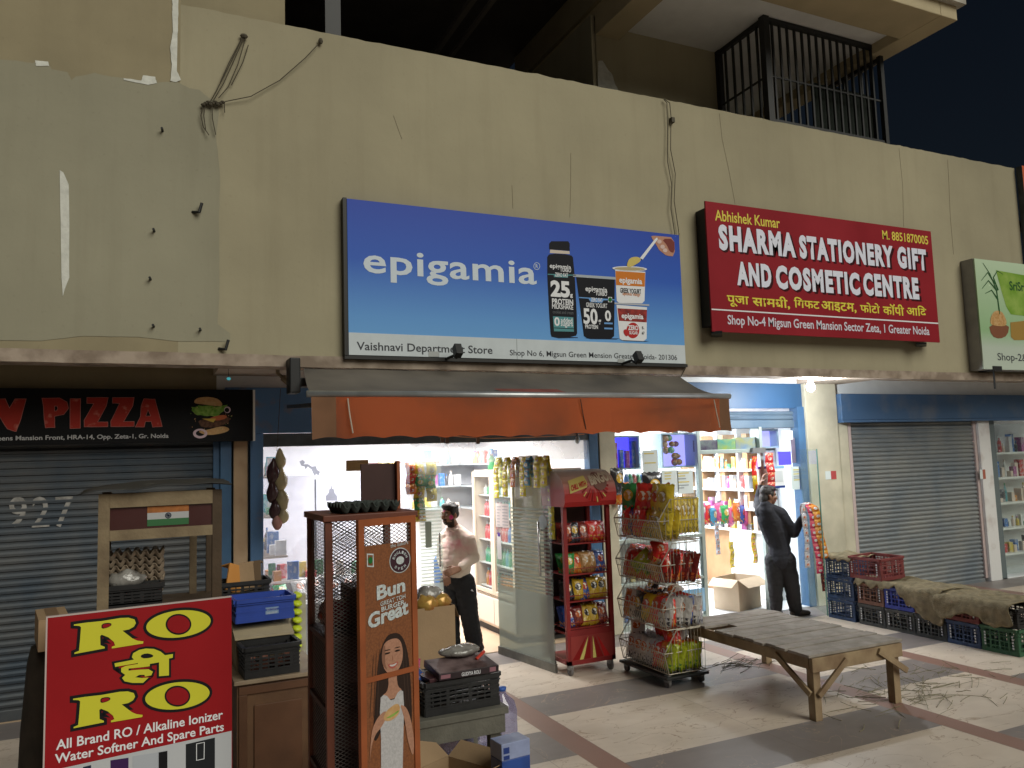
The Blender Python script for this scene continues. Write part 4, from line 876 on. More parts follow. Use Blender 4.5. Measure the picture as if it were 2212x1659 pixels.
for i in range(15):
    a0 = PI + .1 + i * (PI - .2) / 15; a1 = a0 + .09
    if i % 2 == 0: pass
    def pt(a, r): return (max(.02, min(.98, .58 + math.cos(a) * r)), max(.01, .62 + math.sin(a) * r * 2.0))
    if i in (3, 8, 11): hpoly([pt(a0, .22), pt(a0 + .02, .30), pt(a1, .3), pt(a1 - .02, .22)], YPR, .0015)
    else: hpoly([pt(a0, .12), pt(a0, .29), pt(a1 + .02, .29), pt(a1 - .02, .12)], RAY if i % 2 else RAYD, .001)
hpoly([(.10, .30), (.44, .46), (.46, .62), (.45, .80), (.11, .66)], YPR, .0035)
def htext(body, x0, y0, x1, y1, m, bold, z, sh=0):
    a, c = hx(x0, y0), hx(x1, y1); me = fit(text_mesh(body, bold), a[0], a[1], c[0], c[1], z)
    bm = bmesh.new(); bm.from_mesh(me); bmesh.ops.subdivide_edges(bm, edges=bm.edges[:], cuts=2, use_grid_fill=True); bmesh.ops.triangulate(bm, faces=bm.faces[:]); bm.to_mesh(me); bm.free()
    for v in me.vertices: v.co.y += (v.co.x - a[0]) * sh
    o = link_mesh('lettering', me, m); bend(o)
htext('CHILL WITH', .13, .37, .43, .53, mat('red_print', (.45, .03, .03)), .04, .0075, .25)
hpoly([(.70 + .14 * math.cos(t), .62 + .26 * math.sin(t)) for t in [i * PI / 9 for i in range(18)]], mat('brown_badge_print', (.20, .10, .08), .5), .005)
htext('BiNGO!', .52, .50, .95, .78, CREAMP, .05, .0085, .18)
drop(H.root)
# plinth with printed rays
b = MB(); b.box(bx0, bx1, byf, byb, .1, .14); b.build('base', REDP, rk)
b = MB(); b.box(bx0 + .03, bx1 - .03, byf - .004, byf + .01, .14, .36); b.build('plinth_panel', mat('red_ray_panel', (.27, .035, .03), .4, var=.1), rk)
def ppoly(pts, m):
    me = shape_mesh([pts], 0)
    for v in me.vertices: v.co = Vector((v.co.x, byf - .006, v.co.y))
    me.transform(wmat(rk).inverted()); link_mesh('print', me, m, rk)
for x, w_, m_ in ((3.74, .05, RAYD), (3.80, .03, YPR), (3.86, .05, RAYD), (3.94, .025, YPR), (4.0, .05, RAYD), (4.08, .04, RAY)): ppoly([(x - w_, .145), (x + w_ * .6, .145), (3.91 + (x - 3.91) * .35, .352)], m_)
SH_Z = [(1.30, 2), (1.02, 3), (.72, 4), (.47, 4)]
for i, z in enumerate((1.22, .93, .68, .43)):
    b = MB(); b.box(bx0 + .04, bx1 - .04, byf + .03, byb - .02, z - .012, z); b.bar((bx0 + .03, byf + .01, z + .055), (bx1 - .03, byf + .01, z + .055), .007); b.bar((bx0 + .03, byf + .01, z), (bx1 - .03, byf + .01, z), .012); b.build('shelf', REDP, rk)
b = MB(); b.box(bx0 + .04, bx1 - .04, byf + .01, byb - .02, .36, .38); b.box(bx0 + .04, bx1 - .04, byf - .002, byf + .008, .36, .42); b.build('tray', REDP, rk)
def caster(t, x, y, r=.045, m=None):
    c = MB(); c.box(x - .018, x + .018, y - .03, y + .03, r * 1.2, .105); o = c.build('caster', mat('grey_steel', (.25, .25, .25), .4, metal=.6), t)
    c = MB(); c.lathe([(r * .5, -.014), (r, -.012), (r, .012), (r * .5, .014)], n=16, M=Matrix.Translation((x, y, r)) @ Matrix.Rotation(PI / 2, 4, 'Y')); c.build('wheel', mat('grey_rubber', (.13, .12, .12), .7), o)
for x in (bx0 + .04, bx1 - .04):
    for y in (byf + .04, byb - .04): caster(rk, x, y)
rows = [(1.222, ['maroon', 'black', 'maroon', 'red', 'red'], 'top'), (.932, ['green', 'orange', 'nuts', 'nuts', 'blue'], 'second'), (.682, ['black', 'blackyellow', 'blue', 'blackyellow', 'blackyellow'], 'third'), (.432, ['blue', 'maroon', 'blackyellow', 'blackyellow', 'maroon'], 'bottom')]
PL = dict(red='red', yellow='yellow', olive='dull yellow', orange='orange', blue='blue', green='green', silver='silver', white='white', black='black', blackyellow='black and yellow', maroon='dark maroon', lime='lime green', pink='pink', nuts='brown nut', cyan='sky blue')
for z, ks, nm in rows:
    for j, k in enumerate(ks):
        for d_ in range(2):
            packet(k, (bx0 + .08 + j * .09, byf + .07 + d_ * .09, z + .002), R.uniform(-.2, .2), -.22 + R.uniform(-.1, .1), R.uniform(-.12, .12), .82, '%s packet on the %s shelf of the red snack rack' % (PL[k], nm), 'packets on the %s shelf of the red rack' % nm)
for j in range(7):
    packet(R.choice(['black', 'white', 'maroon', 'silver']), (bx0 + .1 + j * .065, byf + .12 + .1 * (j % 2), .39), R.uniform(-1, 1), -1.35, 0, .62, 'small dark packet lying in the low tray of the red rack', 'small packets in the red rack tray')
# ------------------------------------------------------------------ wire basket stand
WIRE = mat('dull_chrome_wire', (.42, .38, .31), .38, metal=.6)
wx0, wx1, wy0, wy1 = 4.20, 4.62, -2.06, -1.33
ws = thing('wire_basket_stand', 'four tier wheeled wire basket stand full of snack packets', 'stand', ((wx0 + wx1) / 2, (wy0 + wy1) / 2, 0))
b = MB(); b.box(wx0 - .02, wx1 + .02, wy0 - .02, wy1 + .02, .075, .10); b.build('base', mat('black_base', (.02, .02, .02), .5), ws, bevel=.006)
for x in (wx0 + .03, wx1 - .03):
    for y in (wy0 + .04, wy1 - .04): caster(ws, x, y, .038)
TZ = [(.12, .30), (.50, .68), (.89, 1.06), (1.27, 1.45)]
def wire(b, *p, r=.0032): b.tube(p, r, 5)
for ti, (zb, zr) in enumerate(TZ):
    b = MB(); xb = wx0 + .10; xl = wx0 - .02                    # bottom is set back, front lip leans out to -x
    wire(b, (xl, wy0, zr), (xl, wy1, zr), r=.006); wire(b, (wx0 + .02, wy0, zb), (wx0 + .02, wy1, zb), r=.005); wire(b, (wx1, wy0, zb), (wx1, wy1, zb), r=.005)
    zt = zr + .19
    for y in (wy0, wy1):
        wire(b, (wx0 + .02, y, zb), (wx1, y, zb), r=.005); wire(b, (xl, y, zr), (wx0 + .02, y, zb), r=.005); wire(b, (xl, y, zr), (wx0 + .12, y, zt), r=.005); wire(b, (wx0 + .12, y, zt), (wx1, y, zt), r=.005); wire(b, (xl, y, zr), (wx1, y, zr), r=.004)
        n = 11
        for i in range(1, n + 1):
            t = i / n; x = wx0 + .02 + t * (wx1 - wx0 - .02); zt_ = zt if x > wx0 + .12 else zr + (zt - zr) * (x - xl) / (.14)
            wire(b, (x, y, zb), (x, y, zt_), r=.0022)
    n = 24
    for i in range(n + 1):
        y = wy0 + (wy1 - wy0) * i / n; wire(b, (xl, y, zr), (wx0 + .02, y, zb), r=.0022)
        if i % 2 == 0: wire(b, (wx0 + .02, y, zb), (wx1, y, zb), (wx1, y, zt), r=.0022)
    wire(b, (xl + .013, wy0, zr - .06), (xl + .013, wy1, zr - .06), r=.003); wire(b, (wx1, wy0, zt), (wx1, wy1, zt), r=.005)
    b.build('wire_basket', WIRE, ws)
tn = ['bottom', 'third', 'second', 'top']
def fill(ti, cols, rowsx, s, lean, tilt=0):
    zb, zr = TZ[ti]
    n = len(cols)
    for d_, x in enumerate(rowsx):
        for j, k in enumerate(cols):
            y = wy1 - .07 - (wy1 - wy0 - .14) * j / (n - 1)
            packet(k, (x, y + R.uniform(-.012, .012), zb + .012), -PI / 2 + R.uniform(-.22, .22), lean + R.uniform(-.1, .1), R.uniform(-tilt, tilt), s, '%s packet in the %s basket of the wire stand' % (PL[k], tn[ti]), 'packets in the %s wire basket' % tn[ti])
fill(3, ['red', 'blue', 'red', 'red', 'yellow', 'yellow', 'olive', 'olive', 'olive'], (wx0 + .08, wx0 + .17), 1.12, -.15, .1)
for j, (k, x) in enumerate((('olive', .22), ('olive', .28), ('olive', .33), ('olive', .38), ('yellow', .16))):
    packet(k, (wx0 + x, wy0 + .06, TZ[3][0] + .06), R.uniform(-.3, .3) - .2, -.1, R.uniform(-.1, .1), 1.35, PL[k] + ' packet in the top basket of the wire stand', 'packets in the top wire basket', .62)
for j, (k, y) in enumerate((('red', -1.62), ('red', -1.7), ('orange', -1.5), ('green', -1.42), ('yellow', -1.82), ('orange', -1.9), ('olive', -1.97))):
    packet(k, (wx0 + .12 + .03 * (j % 3), y, TZ[3][0] + .2), -PI / 2 + R.uniform(-.4, .4), -.1, R.uniform(-.2, .2), 1.3, PL[k] + ' packet in the top basket of the wire stand', 'packets in the top wire basket')
fill(2, ['red', 'orange', 'orange', 'red', 'orange', 'red', 'red', 'maroon'], (wx0 + .06, wx0 + .14, wx0 + .22, wx0 + .32), 1.1, -.3, .12)
for j, y in enumerate((-1.75, -1.85, -1.6)): packet(('lime', 'nuts', 'lime')[j], (wx0 + .0, y, TZ[2][0] + .10), -PI / 2, -1.0 + .2 * j, .6, .95, PL[('lime', 'nuts', 'lime')[j]] + ' packet in the second basket of the wire stand', 'packets in the second wire basket')
fill(1, ['orange', 'white', 'black', 'black', 'yellow', 'orange', 'red', 'white', 'white'], (wx0 + .06, wx0 + .15, wx0 + .24, wx0 + .33), 1.1, -.22, .15)
fill(0, ['silver', 'silver', 'silver', 'white', 'silver', 'silver', 'red', 'orange', 'lime'], (wx0 + .06, wx0 + .15, wx0 + .24, wx0 + .33), 1.0, -.22, .12)
for ti, ks in ((2, ['red', 'orange', 'red', 'maroon', 'red']), (1, ['red', 'white', 'white', 'blue', 'silver'])):
    for j, k in enumerate(ks): packet(k, (wx0 + .10 + j * .072, wy0 + .045, TZ[ti][0] + .012), R.uniform(-.2, .2), -.1, R.uniform(-.1, .1), 1.05, '%s packet in the %s basket of the wire stand' % (PL[k], tn[ti]), 'packets in the %s wire basket' % tn[ti], .62)
for ti in (0, 1, 2):
    for j in range(5): k = [['silver', 'white', 'red'], ['orange', 'white', 'black'], ['red', 'orange', 'nuts']][ti][R.randrange(3)]; packet(k, (wx0 + R.uniform(.1, .3), wy1 - .1 - j * .12, TZ[ti][0] + .17), R.uniform(-2, 0), -.9 + R.uniform(-.4, .4), R.uniform(-.4, .4), .95, '%s packet in the %s basket of the wire stand' % (PL[k], tn[ti]), 'packets in the %s wire basket' % tn[ti])
for j in range(5): packet('lime', (wx0 + .10 + j * .065, wy0 + .05, TZ[0][0] + .01), R.uniform(-.15, .15), -.08, R.uniform(-.08, .08), .95, PL['lime'] + ' packet in the bottom basket of the wire stand', 'packets in the bottom wire basket', .6)
# ------------------------------------------------------------------ sachet strips
def strip(name, label, path, width, mats, per=.075, puff=.018, group=None, side=(1, 0, 0), pm=None):
    """one hanging chain of joined sachets along a path"""
    P_ = [Vector(p) for p in path]; L = [0]
    for a, c in zip(P_, P_[1:]): L.append(L[-1] + (c - a).length)
    n = max(2, round(L[-1] / per)); sub = 6; b = MB(); s_ = Vector(side).normalized()
    def at(d):
        for i in range(len(L) - 1):
            if d <= L[i + 1] + 1e-9: return P_[i].lerp(P_[i + 1], (d - L[i]) / max(1e-9, L[i + 1] - L[i])), (P_[i + 1] - P_[i]).normalized()
        return P_[-1], (P_[-1] - P_[-2]).normalized()
    for k in range(n):
        mi = pm[k % len(pm)] if pm else k % len(mats); tw = R.uniform(-.12, .12)
        for sd in (1, -1):
            vs = []; uv = []
            for j in range(sub + 1):
                p, d = at((k + j / sub) * L[-1] / n); nn = s_.cross(d).normalized(); v = j / sub
                for i in range(6):
                    u = i / 5; a = 2 * u - 1; pf = (1 - a * a) ** .5 * max(0, 1 - abs(2 * v - 1) ** 3) ** .6
                    vs.append(p + s_ * a * width / 2 * (1 - .05 * (1 - abs(2 * v - 1))) + nn * sd * (puff * pf * (1 + .3 * noise.noise(Vector((u * 3, v * 3, k + sd)))) + .0008) + nn * a * tw * .03); uv.append((u, v))
            fs = [(j * 6 + i, j * 6 + i + 1, (j + 1) * 6 + i + 1, (j + 1) * 6 + i) for j in range(sub) for i in range(5)]
            b.add(vs, fs if sd == 1 else [f[::-1] for f in fs], mi, uv)
    o = b.build(name, mats, None, smooth=True); return tag(o, label, 'sachet strip', group)
def hang(x, y, z, L, n=5, sway=.01):
    return [(x + sway * math.sin(i * 1.7 + x * 9), y + sway * math.cos(i * 2.1 + x * 5), z - L * i / n) for i in range(n + 1)]
SM = {k: packet_mat('foil_' + k, (0, 0, 0), (0, 0, 0), (0, 0, 0)) for k in C_}
YS = packet_mat('yellow_sachet_print', (.85, .72, .02), (.72, .42, .05), (.70, .45, .03)); ORS = packet_mat('orange_sachet_print', (.62, .20, .015), (.55, .55, .58), (.6, .45, .03)); PKS = packet_mat('pink_sachet_print', (.52, .03, .10), (.58, .56, .6), (.5, .12, .05)); REDS = packet_mat('red_sachet_print', (.50, .02, .02), (.55, .16, .12), (.55, .4, .2))
# glass door leaf, opened outwards, and the strips laid over it
hinge, free = Vector((3.47, -.08, 0)), Vector((3.62, -1.08, 0)); dl = (free - hinge).normalized()
dr = thing('glass_door', 'open frosted glass door of the grocery with yellow sachet strips over it', 'door', hinge)
b = MB(); b.quad(hinge + Vector((0, 0, .06)), free + Vector((0, 0, .06)), free + Vector((0, 0, 2.04)), hinge + Vector((0, 0, 2.04))); b.build('glass_panel', glass('door_glass', (.80, .90, .86), .20, .08, (.42, .47, .43)), dr)
FRO = glass('frosted_film', (.8, .86, .84), .72, .04, (.50, .53, .49)); nrm = dl.cross(Vector((0, 0, 1)))
b = MB()
def onleaf(s_, z, d=.004): return hinge + dl * s_ - nrm * d * -1 + Vector((0, 0, z))
def leafband(b, s0, s1, z0, z1, d=.004): b.quad(onleaf(s0, z0, d), onleaf(s1, z0, d), onleaf(s1, z1, d), onleaf(s0, z1, d))
for i in range(16): leafband(b, .30, .98, .93 + i * .04, .93 + i * .04 + .02)
leafband(b, .02, 1.0, .07, .72); 
for i in range(5): leafband(b, .02, 1.0, .74 + i * .035, .755 + i * .035)
b.build('frosted_band', FRO, dr)
b = MB(); p, q = onleaf(.86, .9, .045), onleaf(.86, 1.42, .045); b.tube([p, q], .013, 8); p2, q2 = onleaf(.86, .98, 0), onleaf(.86, 1.34, 0); b.tube([p2, onleaf(.86, .98, .045)], .01, 6); b.tube([q2, onleaf(.86, 1.34, .045)], .01, 6); b.build('handle', mat('bright_steel', (.6, .6, .6), .25, metal=.9), dr, smooth=True)
b = MB(); b.bar(hinge + Vector((0, 0, .04)), free + Vector((0, 0, .04)), .03, .08); b.build('bottom_rail', mat('stained_steel', (.22, .22, .2), .45, metal=.4, var=.2), dr)
b = MB(); leafband(b, .02, .28, 1.33, 1.58, .007); b.build('notice', mat('pink_white_paper', (.66, .58, .56), .7), dr)
for i in range(7): b = MB(); leafband(b, .045, .13 if i < 2 else .10, 1.54 - i * .032, 1.546 - i * .032, .009); leafband(b, .15, .26, 1.545 - i * .032, 1.551 - i * .032, .009); b.build('handwriting', mat('grey_ink', (.25, .25, .28), .7), dr)
b = MB(); leafband(b, .03, .11, .99, 1.25, .007); b.build('card', mat('white_card', (.7, .7, .7), .6), dr)
b = MB(); leafband(b, .045, .095, 1.23, 1.27, .0085); b.build('card_tab', mat('violet_print', (.12, .06, .3), .5), dr)
b = MB(); p = onleaf(.88, 1.42, .006); b.add([p] + [p + dl * .07 * math.cos(t) + Vector((0, 0, .07 * math.sin(t))) for t in [i * PI / 10 for i in range(20)]], [(0, i + 1, (i + 1) % 20 + 1) for i in range(20)]); b.build('round_sticker', mat('pale_blue_sticker', (.45, .52, .55), .5), dr)
cfg = [(.10, .42, .30, YS), (.27, .40, .26, YS), (.42, .30, .2, SM['orange']), (.60, .39, .3, YS), (.68, .28, .2, SM['cyan']), (.85, .30, .3, YS), (.97, .28, .80, YS)]
for i, (s_, La, Lb, m_) in enumerate(cfg):
    top = hinge + dl * s_ + Vector((0, 0, 2.055)); a = -nrm * -.03; path = [top + nrm * .035 * -1 + Vector((0, 0, -Lb * (1 - j / 4))) for j in range(4)] + [top + Vector((0, 0, .012))] + [top + nrm * .04 + Vector((.0, 0, -La * j / 4)) for j in range(1, 5)]
    kind = 'yellow' if m_ is YS else 'orange' if m_ is SM['orange'] else 'blue'
    strip('sachet_strip', kind + ' sachet strip draped over the open glass door' + (', longest one on its free edge' if i == 6 else ''), path, .105, [m_], .085, .012, 'sachet strips over the glass door', dl)
# strips hanging behind the front glass
for x, y, L, ks, lab in ((805, 1000, .26, ['red'], 'red'), (826, 998, .14, ['yellow'], 'orange'), (848, 997, .14, ['yellow', 'orange'], 'gold'), (888, 998, .34, ['orange', 'red'], 'orange and red'), (905, 1000, .62, ['yellow', 'green'], 'yellow and green'), (930, 998, .42, ['olive', 'green'], 'green and olive')):
    p = A(x, y, .12); strip('sachet_strip', lab + ' strip of packets hanging behind the grocery window', hang(p.x, p.y, p.z, L), .12, [SM[k] for k in ks], .13, .022, 'packet strips behind the grocery window')
p0, p1 = A(790, 1001, .12), A(950, 998, .12); tag(MB().tube([p0, p1], .005, 6).build('hanging_rail', mat('red_rod', (.4, .1, .08), .5)), 'thin red rail carrying packet strips behind the grocery window', 'rail')
# ------------------------------------------------------------------ crates
def crate(name, label, M, L, W, H, m, group=None, cols=4, rows=4, t=.006, mark=None, cat='crate'):
    """open plastic crate: base at z=0, L along local x, W along y, latticed walls, thick rim and corner posts"""
    o = thing(name, label, cat, mtx=M, group=group); b = MB()
    b.box(-L / 2, L / 2, -W / 2, W / 2, 0, t)
    for sx in (-1, 1):
        for sy in (-1, 1):
            b.box(sx * L / 2 - (.035 if sx > 0 else 0), sx * L / 2 + (.035 if sx < 0 else 0), sy * W / 2 - (.035 if sy > 0 else 0), sy * W / 2 + (.035 if sy < 0 else 0), t + .001, H - .026)
    def wall(p0, p1, n_):
        d = (p1 - p0); Ln = d.length; d = d / Ln; x = Vector(d); 
        c = max(3, round(Ln / .045)); 
        for i in range(1, c):
            q = p0 + d * (Ln * i / c); wd = .02 if i % max(2, c // 3) == 0 else .007
            b.bar(q + Vector((0, 0, .03)), q + Vector((0, 0, H - .03)), wd, t, up=n_)
        for k in range(rows + 1):
            z = .02 + (H - .05) * k / rows; th = .04 if k == 0 else .011
            b.bar(p0 + Vector((0, 0, z)), p1 + Vector((0, 0, z)), t * 1.5, th)
        b.bar(p0 + n_ * .006 + Vector((0, 0, H - .012)), p1 + n_ * .006 + Vector((0, 0, H - .012)), .022, .024); b.bar(p0 + n_ * .004 + Vector((0, 0, H * .78)), p1 + n_ * .004 + Vector((0, 0, H * .78)), .014, .008)
    a = [Vector((-L / 2, -W / 2, 0)), Vector((L / 2, -W / 2, 0)), Vector((L / 2, W / 2, 0)), Vector((-L / 2, W / 2, 0))]; ns = [Vector((0, -1, 0)), Vector((1, 0, 0)), Vector((0, 1, 0)), Vector((-1, 0, 0))]
    for i in range(4): wall(a[i], a[(i + 1) % 4], ns[i])
    b.build('crate_body', m, o, world=False)
    if mark:
        for sy, n_ in ((-W / 2 - .013, 1),):
            for x in (-L / 2 + .045, L / 2 - .045):
                k = MB()
                for i in range(5): k.box(x - .008, x + .008, sy - .002, sy, H * .25 + i * .028, H * .25 + i * .028 + .018)
                k.build('stamped_marking', mark, o, world=False)
    return o
def TM(x, y, z, rz=0, rx=0, ry=0): return Matrix.Translation((x, y, z)) @ Matrix.Rotation(rz, 4, 'Z') @ Matrix.Rotation(ry, 4, 'Y') @ Matrix.Rotation(rx, 4, 'X')
PB = mat('black_crate_plastic', (.018, .018, .019), .45, var=.2, vscale=20)
PBLUE = mat('bright_blue_plastic', (.03, .07, .36), .4, var=.1); PNAVY = mat('navy_crate_plastic', (.028, .055, .13), .5, var=.25, vscale=10); PRED = mat('dull_red_crate_plastic', (.17, .035, .035), .55, var=.2, vscale=10); PBRN = mat('brown_crate_plastic', (.16, .075, .05), .6, var=.2, vscale=10); PGRY = mat('dark_grey_crate_plastic', (.05, .055, .055), .55, var=.2, vscale=10); PGRN = mat('green_crate_plastic', (.03, .10, .05), .55, var=.2, vscale=10)
MK = mat('white_stamp', (.5, .52, .55), .6)
# row of vegetable crates at the pillar, running out over the paving (long sides face -x)
Q = -PI / 2; gx = 7.66 + .2; cr_g = 'vegetable crates stacked by the pillar'
def vcrate(y, z, m, label, L=.5, W=.40, H=.235, dx=0, rz=0): return crate('vegetable_crate', label, TM(gx + dx, y, z, Q + rz), L, W, H, m, cr_g, mark=MK)
vcrate(-.80, .0, PNAVY, 'navy crate at the foot of the tall stack by the cream pillar', .40); vcrate(-.80, .24, PNAVY, 'navy crate second from the floor in the tall stack by the cream pillar', .40); vcrate(-.80, .48, PNAVY, 'navy crate topmost in the tall stack, under the loose sack', .40)
ys = [-1.14, -1.49, -1.90, -2.26, -2.58]
vcrate(-1.24, 0, PGRY, 'dark crate on the floor between the navy stack and the next dark crate', .36); vcrate(-1.24, .24, PBRN, 'brown crate directly below the dull red crate', .36)
vcrate(-1.62, 0, PGRY, 'dark crate on the floor beneath the bright blue crate', .37); vcrate(-1.62, .24, mat('royal_blue_plastic', (.02, .04, .30), .45), 'bright blue crate half covered by the sacking', .37)
vcrate(-2.0, 0, PGRY, 'dark crate on the floor behind the longest hanging sack end', .36); vcrate(-2.0, .24, PBRN, 'brown crate mostly hidden under the hanging sacking', .36)
vcrate(-2.37, 0, PNAVY, 'navy crate on the floor beside the green crate', .36); vcrate(-2.37, .24, PRED, 'dull red crate squeezed under the bulging sacking', .36)
vcrate(-2.75, 0, PGRN, 'green crate at the near end of the crate row', .37, .44, .25, .02); vcrate(-2.75, .255, PB, 'black crate lying on the green crate under the sack', .36, .40, .19, .02)
crate('vegetable_crate', 'dull red crate tilted on top of the sacking by the grey shutter', TM(7.84, -1.20, .53, Q + .0, .03), .44, .38, .25, PRED, cr_g, mark=MK)
SACK = mat('jute_sacking', (.20, .165, .10), .95, var=.25, vscale=14, bump=.9, bscale=90)
def drape(name, label, x0, x1, y0, y1, z, fall, seed, nu=26, nv=46, jag=.05, fx=1):
    """sacking laid over crates: flat top with folds, hanging over the -x edge"""
    rr = random.Random(seed); b = MB(); o1 = rr.uniform(-9, 9); vs = []
    for j in range(nv + 1):
        for i in range(nu + 1):
            u, v = i / nu, j / nv; y = y0 + (y1 - y0) * v; f = fall(v) if callable(fall) else fall; s_ = u * ((x1 - x0) + f)
            f2 = f + jag * noise.noise(Vector((y * 14, o1, 0))); s_ = u * ((x1 - x0) + f2)
            w_ = noise.noise(Vector((s_ * 5 + o1, y * 4, 0))) * .03 + noise.noise(Vector((s_ * 13, y * 11 + o1, 1))) * .012
            if s_ < x1 - x0: p = Vector((x1 - s_, y, z + w_ + .02))
            else:
                d = s_ - (x1 - x0); p = Vector((x0 - .018 - .02 * math.sin(min(1, d / .1) * PI / 2) + w_ * .8, y + .02 * math.sin(d * 18 + y * 6), z + .012 - d + w_ * .5))
            vs.append(p)
    b.add(vs, [(j * (nu + 1) + i, j * (nu + 1) + i + 1, (j + 1) * (nu + 1) + i + 1, (j + 1) * (nu + 1) + i) for j in range(nv) for i in range(nu)])
    o = b.build(name, SACK, None, smooth=True); md = o.modifiers.new('thick', 'SOLIDIFY'); md.thickness = .008
    return tag(o, label, 'sack')
drape('jute_sack', 'loose jute sack lying on the tall navy crate stack', 7.64, 8.10, -1.03, -.56, .73, .03, 3, jag=.04)
drape('jute_sack', 'long jute sacking with a ragged hanging end over the middle crates', 7.65, 8.15, -2.16, -1.06, .50, lambda v: .06 + .30 * max(0, math.sin((.5 - v) * PI * 1.0)) ** 1.0 * (v < .55) if v < .55 else .05, 5, 30, 70, .09)
drape('jute_sack', 'folded brown jute sack bulging over the near end of the crates', 7.62, 8.18, -2.93, -2.12, .475, lambda v: .18 + .05 * math.sin(v * 9), 8, 28, 50, .03)
# ------------------------------------------------------------------ low wooden bench
WOODG = mat('grey_weathered_wood', (.33, .295, .26), .8, col2=(.21, .185, .155), vscale=7, bump=.5, bscale=50); WOODB = mat('pale_bench_wood', (.33, .245, .145), .75, col2=(.20, .13, .075), vscale=6, bump=.3, bscale=40)
bn = thing('wooden_bench', 'low weathered plank bench with braced legs standing on the paving', 'bench', (5.08, -2.55, 0))
X0, X1, Y0, Y1, ZT = 4.60, 5.57, -3.36, -1.76, .5; npl = 13
for i in range(npl):
    y0 = Y0 + (Y1 - Y0) * i / npl; b = MB(); dz = R.uniform(-.004, .005); a = R.uniform(-.01, .012)
    b.box(X0 - .015 + a, X1 + .015 + R.uniform(-.012, .012), y0 + .008, y0 + (Y1 - Y0) / npl - .006, ZT - .022 + dz, ZT + dz)
    if i == 9:
        b = MB(); b.box(X0 + .24, X1 + .01, y0 + .004, y0 + (Y1 - Y0) / npl - .003, ZT - .022, ZT)
    b.build('plank', WOODG, bn, bevel=.003)
for ya in (Y0, Y1 - .035): MB().box(X0 + .001, X1, ya, ya + .035, ZT - .13, ZT - .024).build('apron', WOODB, bn, bevel=.004)
for xa_ in (X0, X1 - .03): MB().box(xa_, xa_ + .03, Y0 + .04, Y1 - .04, ZT - .11, ZT - .024).build('side_rail', WOODB, bn, bevel=.004)
for x in (X0 + .04, X1 - .075):
    for y in (Y0 + .038, Y1 - .11): MB().box(x, x + .07, y, y + .07, 0, ZT - .024).build('leg', WOODB, bn, bevel=.004)
b = MB(); b.bar((X0 + .34, Y0 - .012, ZT - .07), (X0 + .07, Y0 + .022, .19), .045, .02, up=(0, 1, 0)); b.build('brace', WOODB, bn)
b = MB(); b.bar((X0 - .012, Y0 + .38, ZT - .06), (X0 + .02, Y0 + .06, .2), .045, .02, up=(1, 0, 0)); b.build('brace', WOODB, bn)
b = MB(); b.bar((X1 - .28, Y0 - .012, ZT - .05), (X1 + .02, Y0 - .012, .26), .045, .02, up=(0, 1, 0)); b.build('brace', WOODB, bn)
# ------------------------------------------------------------------ straw and twigs on the paving
def litter(name, label, cx, cy, n, sx_, sy_, m, L, rot, seed):
    rr = random.Random(seed); b = MB()
    for i in range(n):
        x, y = cx + rr.gauss(0, sx_), cy + rr.gauss(0, sy_); a = rot + rr.gauss(0, .7); l = rr.uniform(.3, 1) * L; c = rr.uniform(-.3, .3); z = rr.uniform(.003, .014)
        p = [Vector((x + l * t * math.cos(a + c * t), y + l * t * math.sin(a + c * t), z + .012 * math.sin(t * 3) * rr.random())) for t in (-.5, -.15, .2, .5)]; b.tube(p, rr.uniform(.0012, .003), 4)
    o = b.build(name, m); o['kind'] = 'stuff'; o['label'] = label; return o
DRY = mat('dry_grass', (.20, .18, .11), .9, var=.3, vscale=30)
litter('straw_litter', 'dry straw strewn on the paving around the bench leg', 5.75, -3.15, 85, .34, .22, DRY, .35, .3, 2)
litter('twig_litter', 'dark twigs lying on the paving between basket stand and bench', 5.25, -1.75, 60, .30, .1, mat('dark_twig', (.09, .08, .055), .9), .38, .25, 4)
litter('straw_litter', 'thin scattered straw on the paving right of the bench', 6.3, -3.0, 60, .5, .35, DRY, .3, .2, 9)
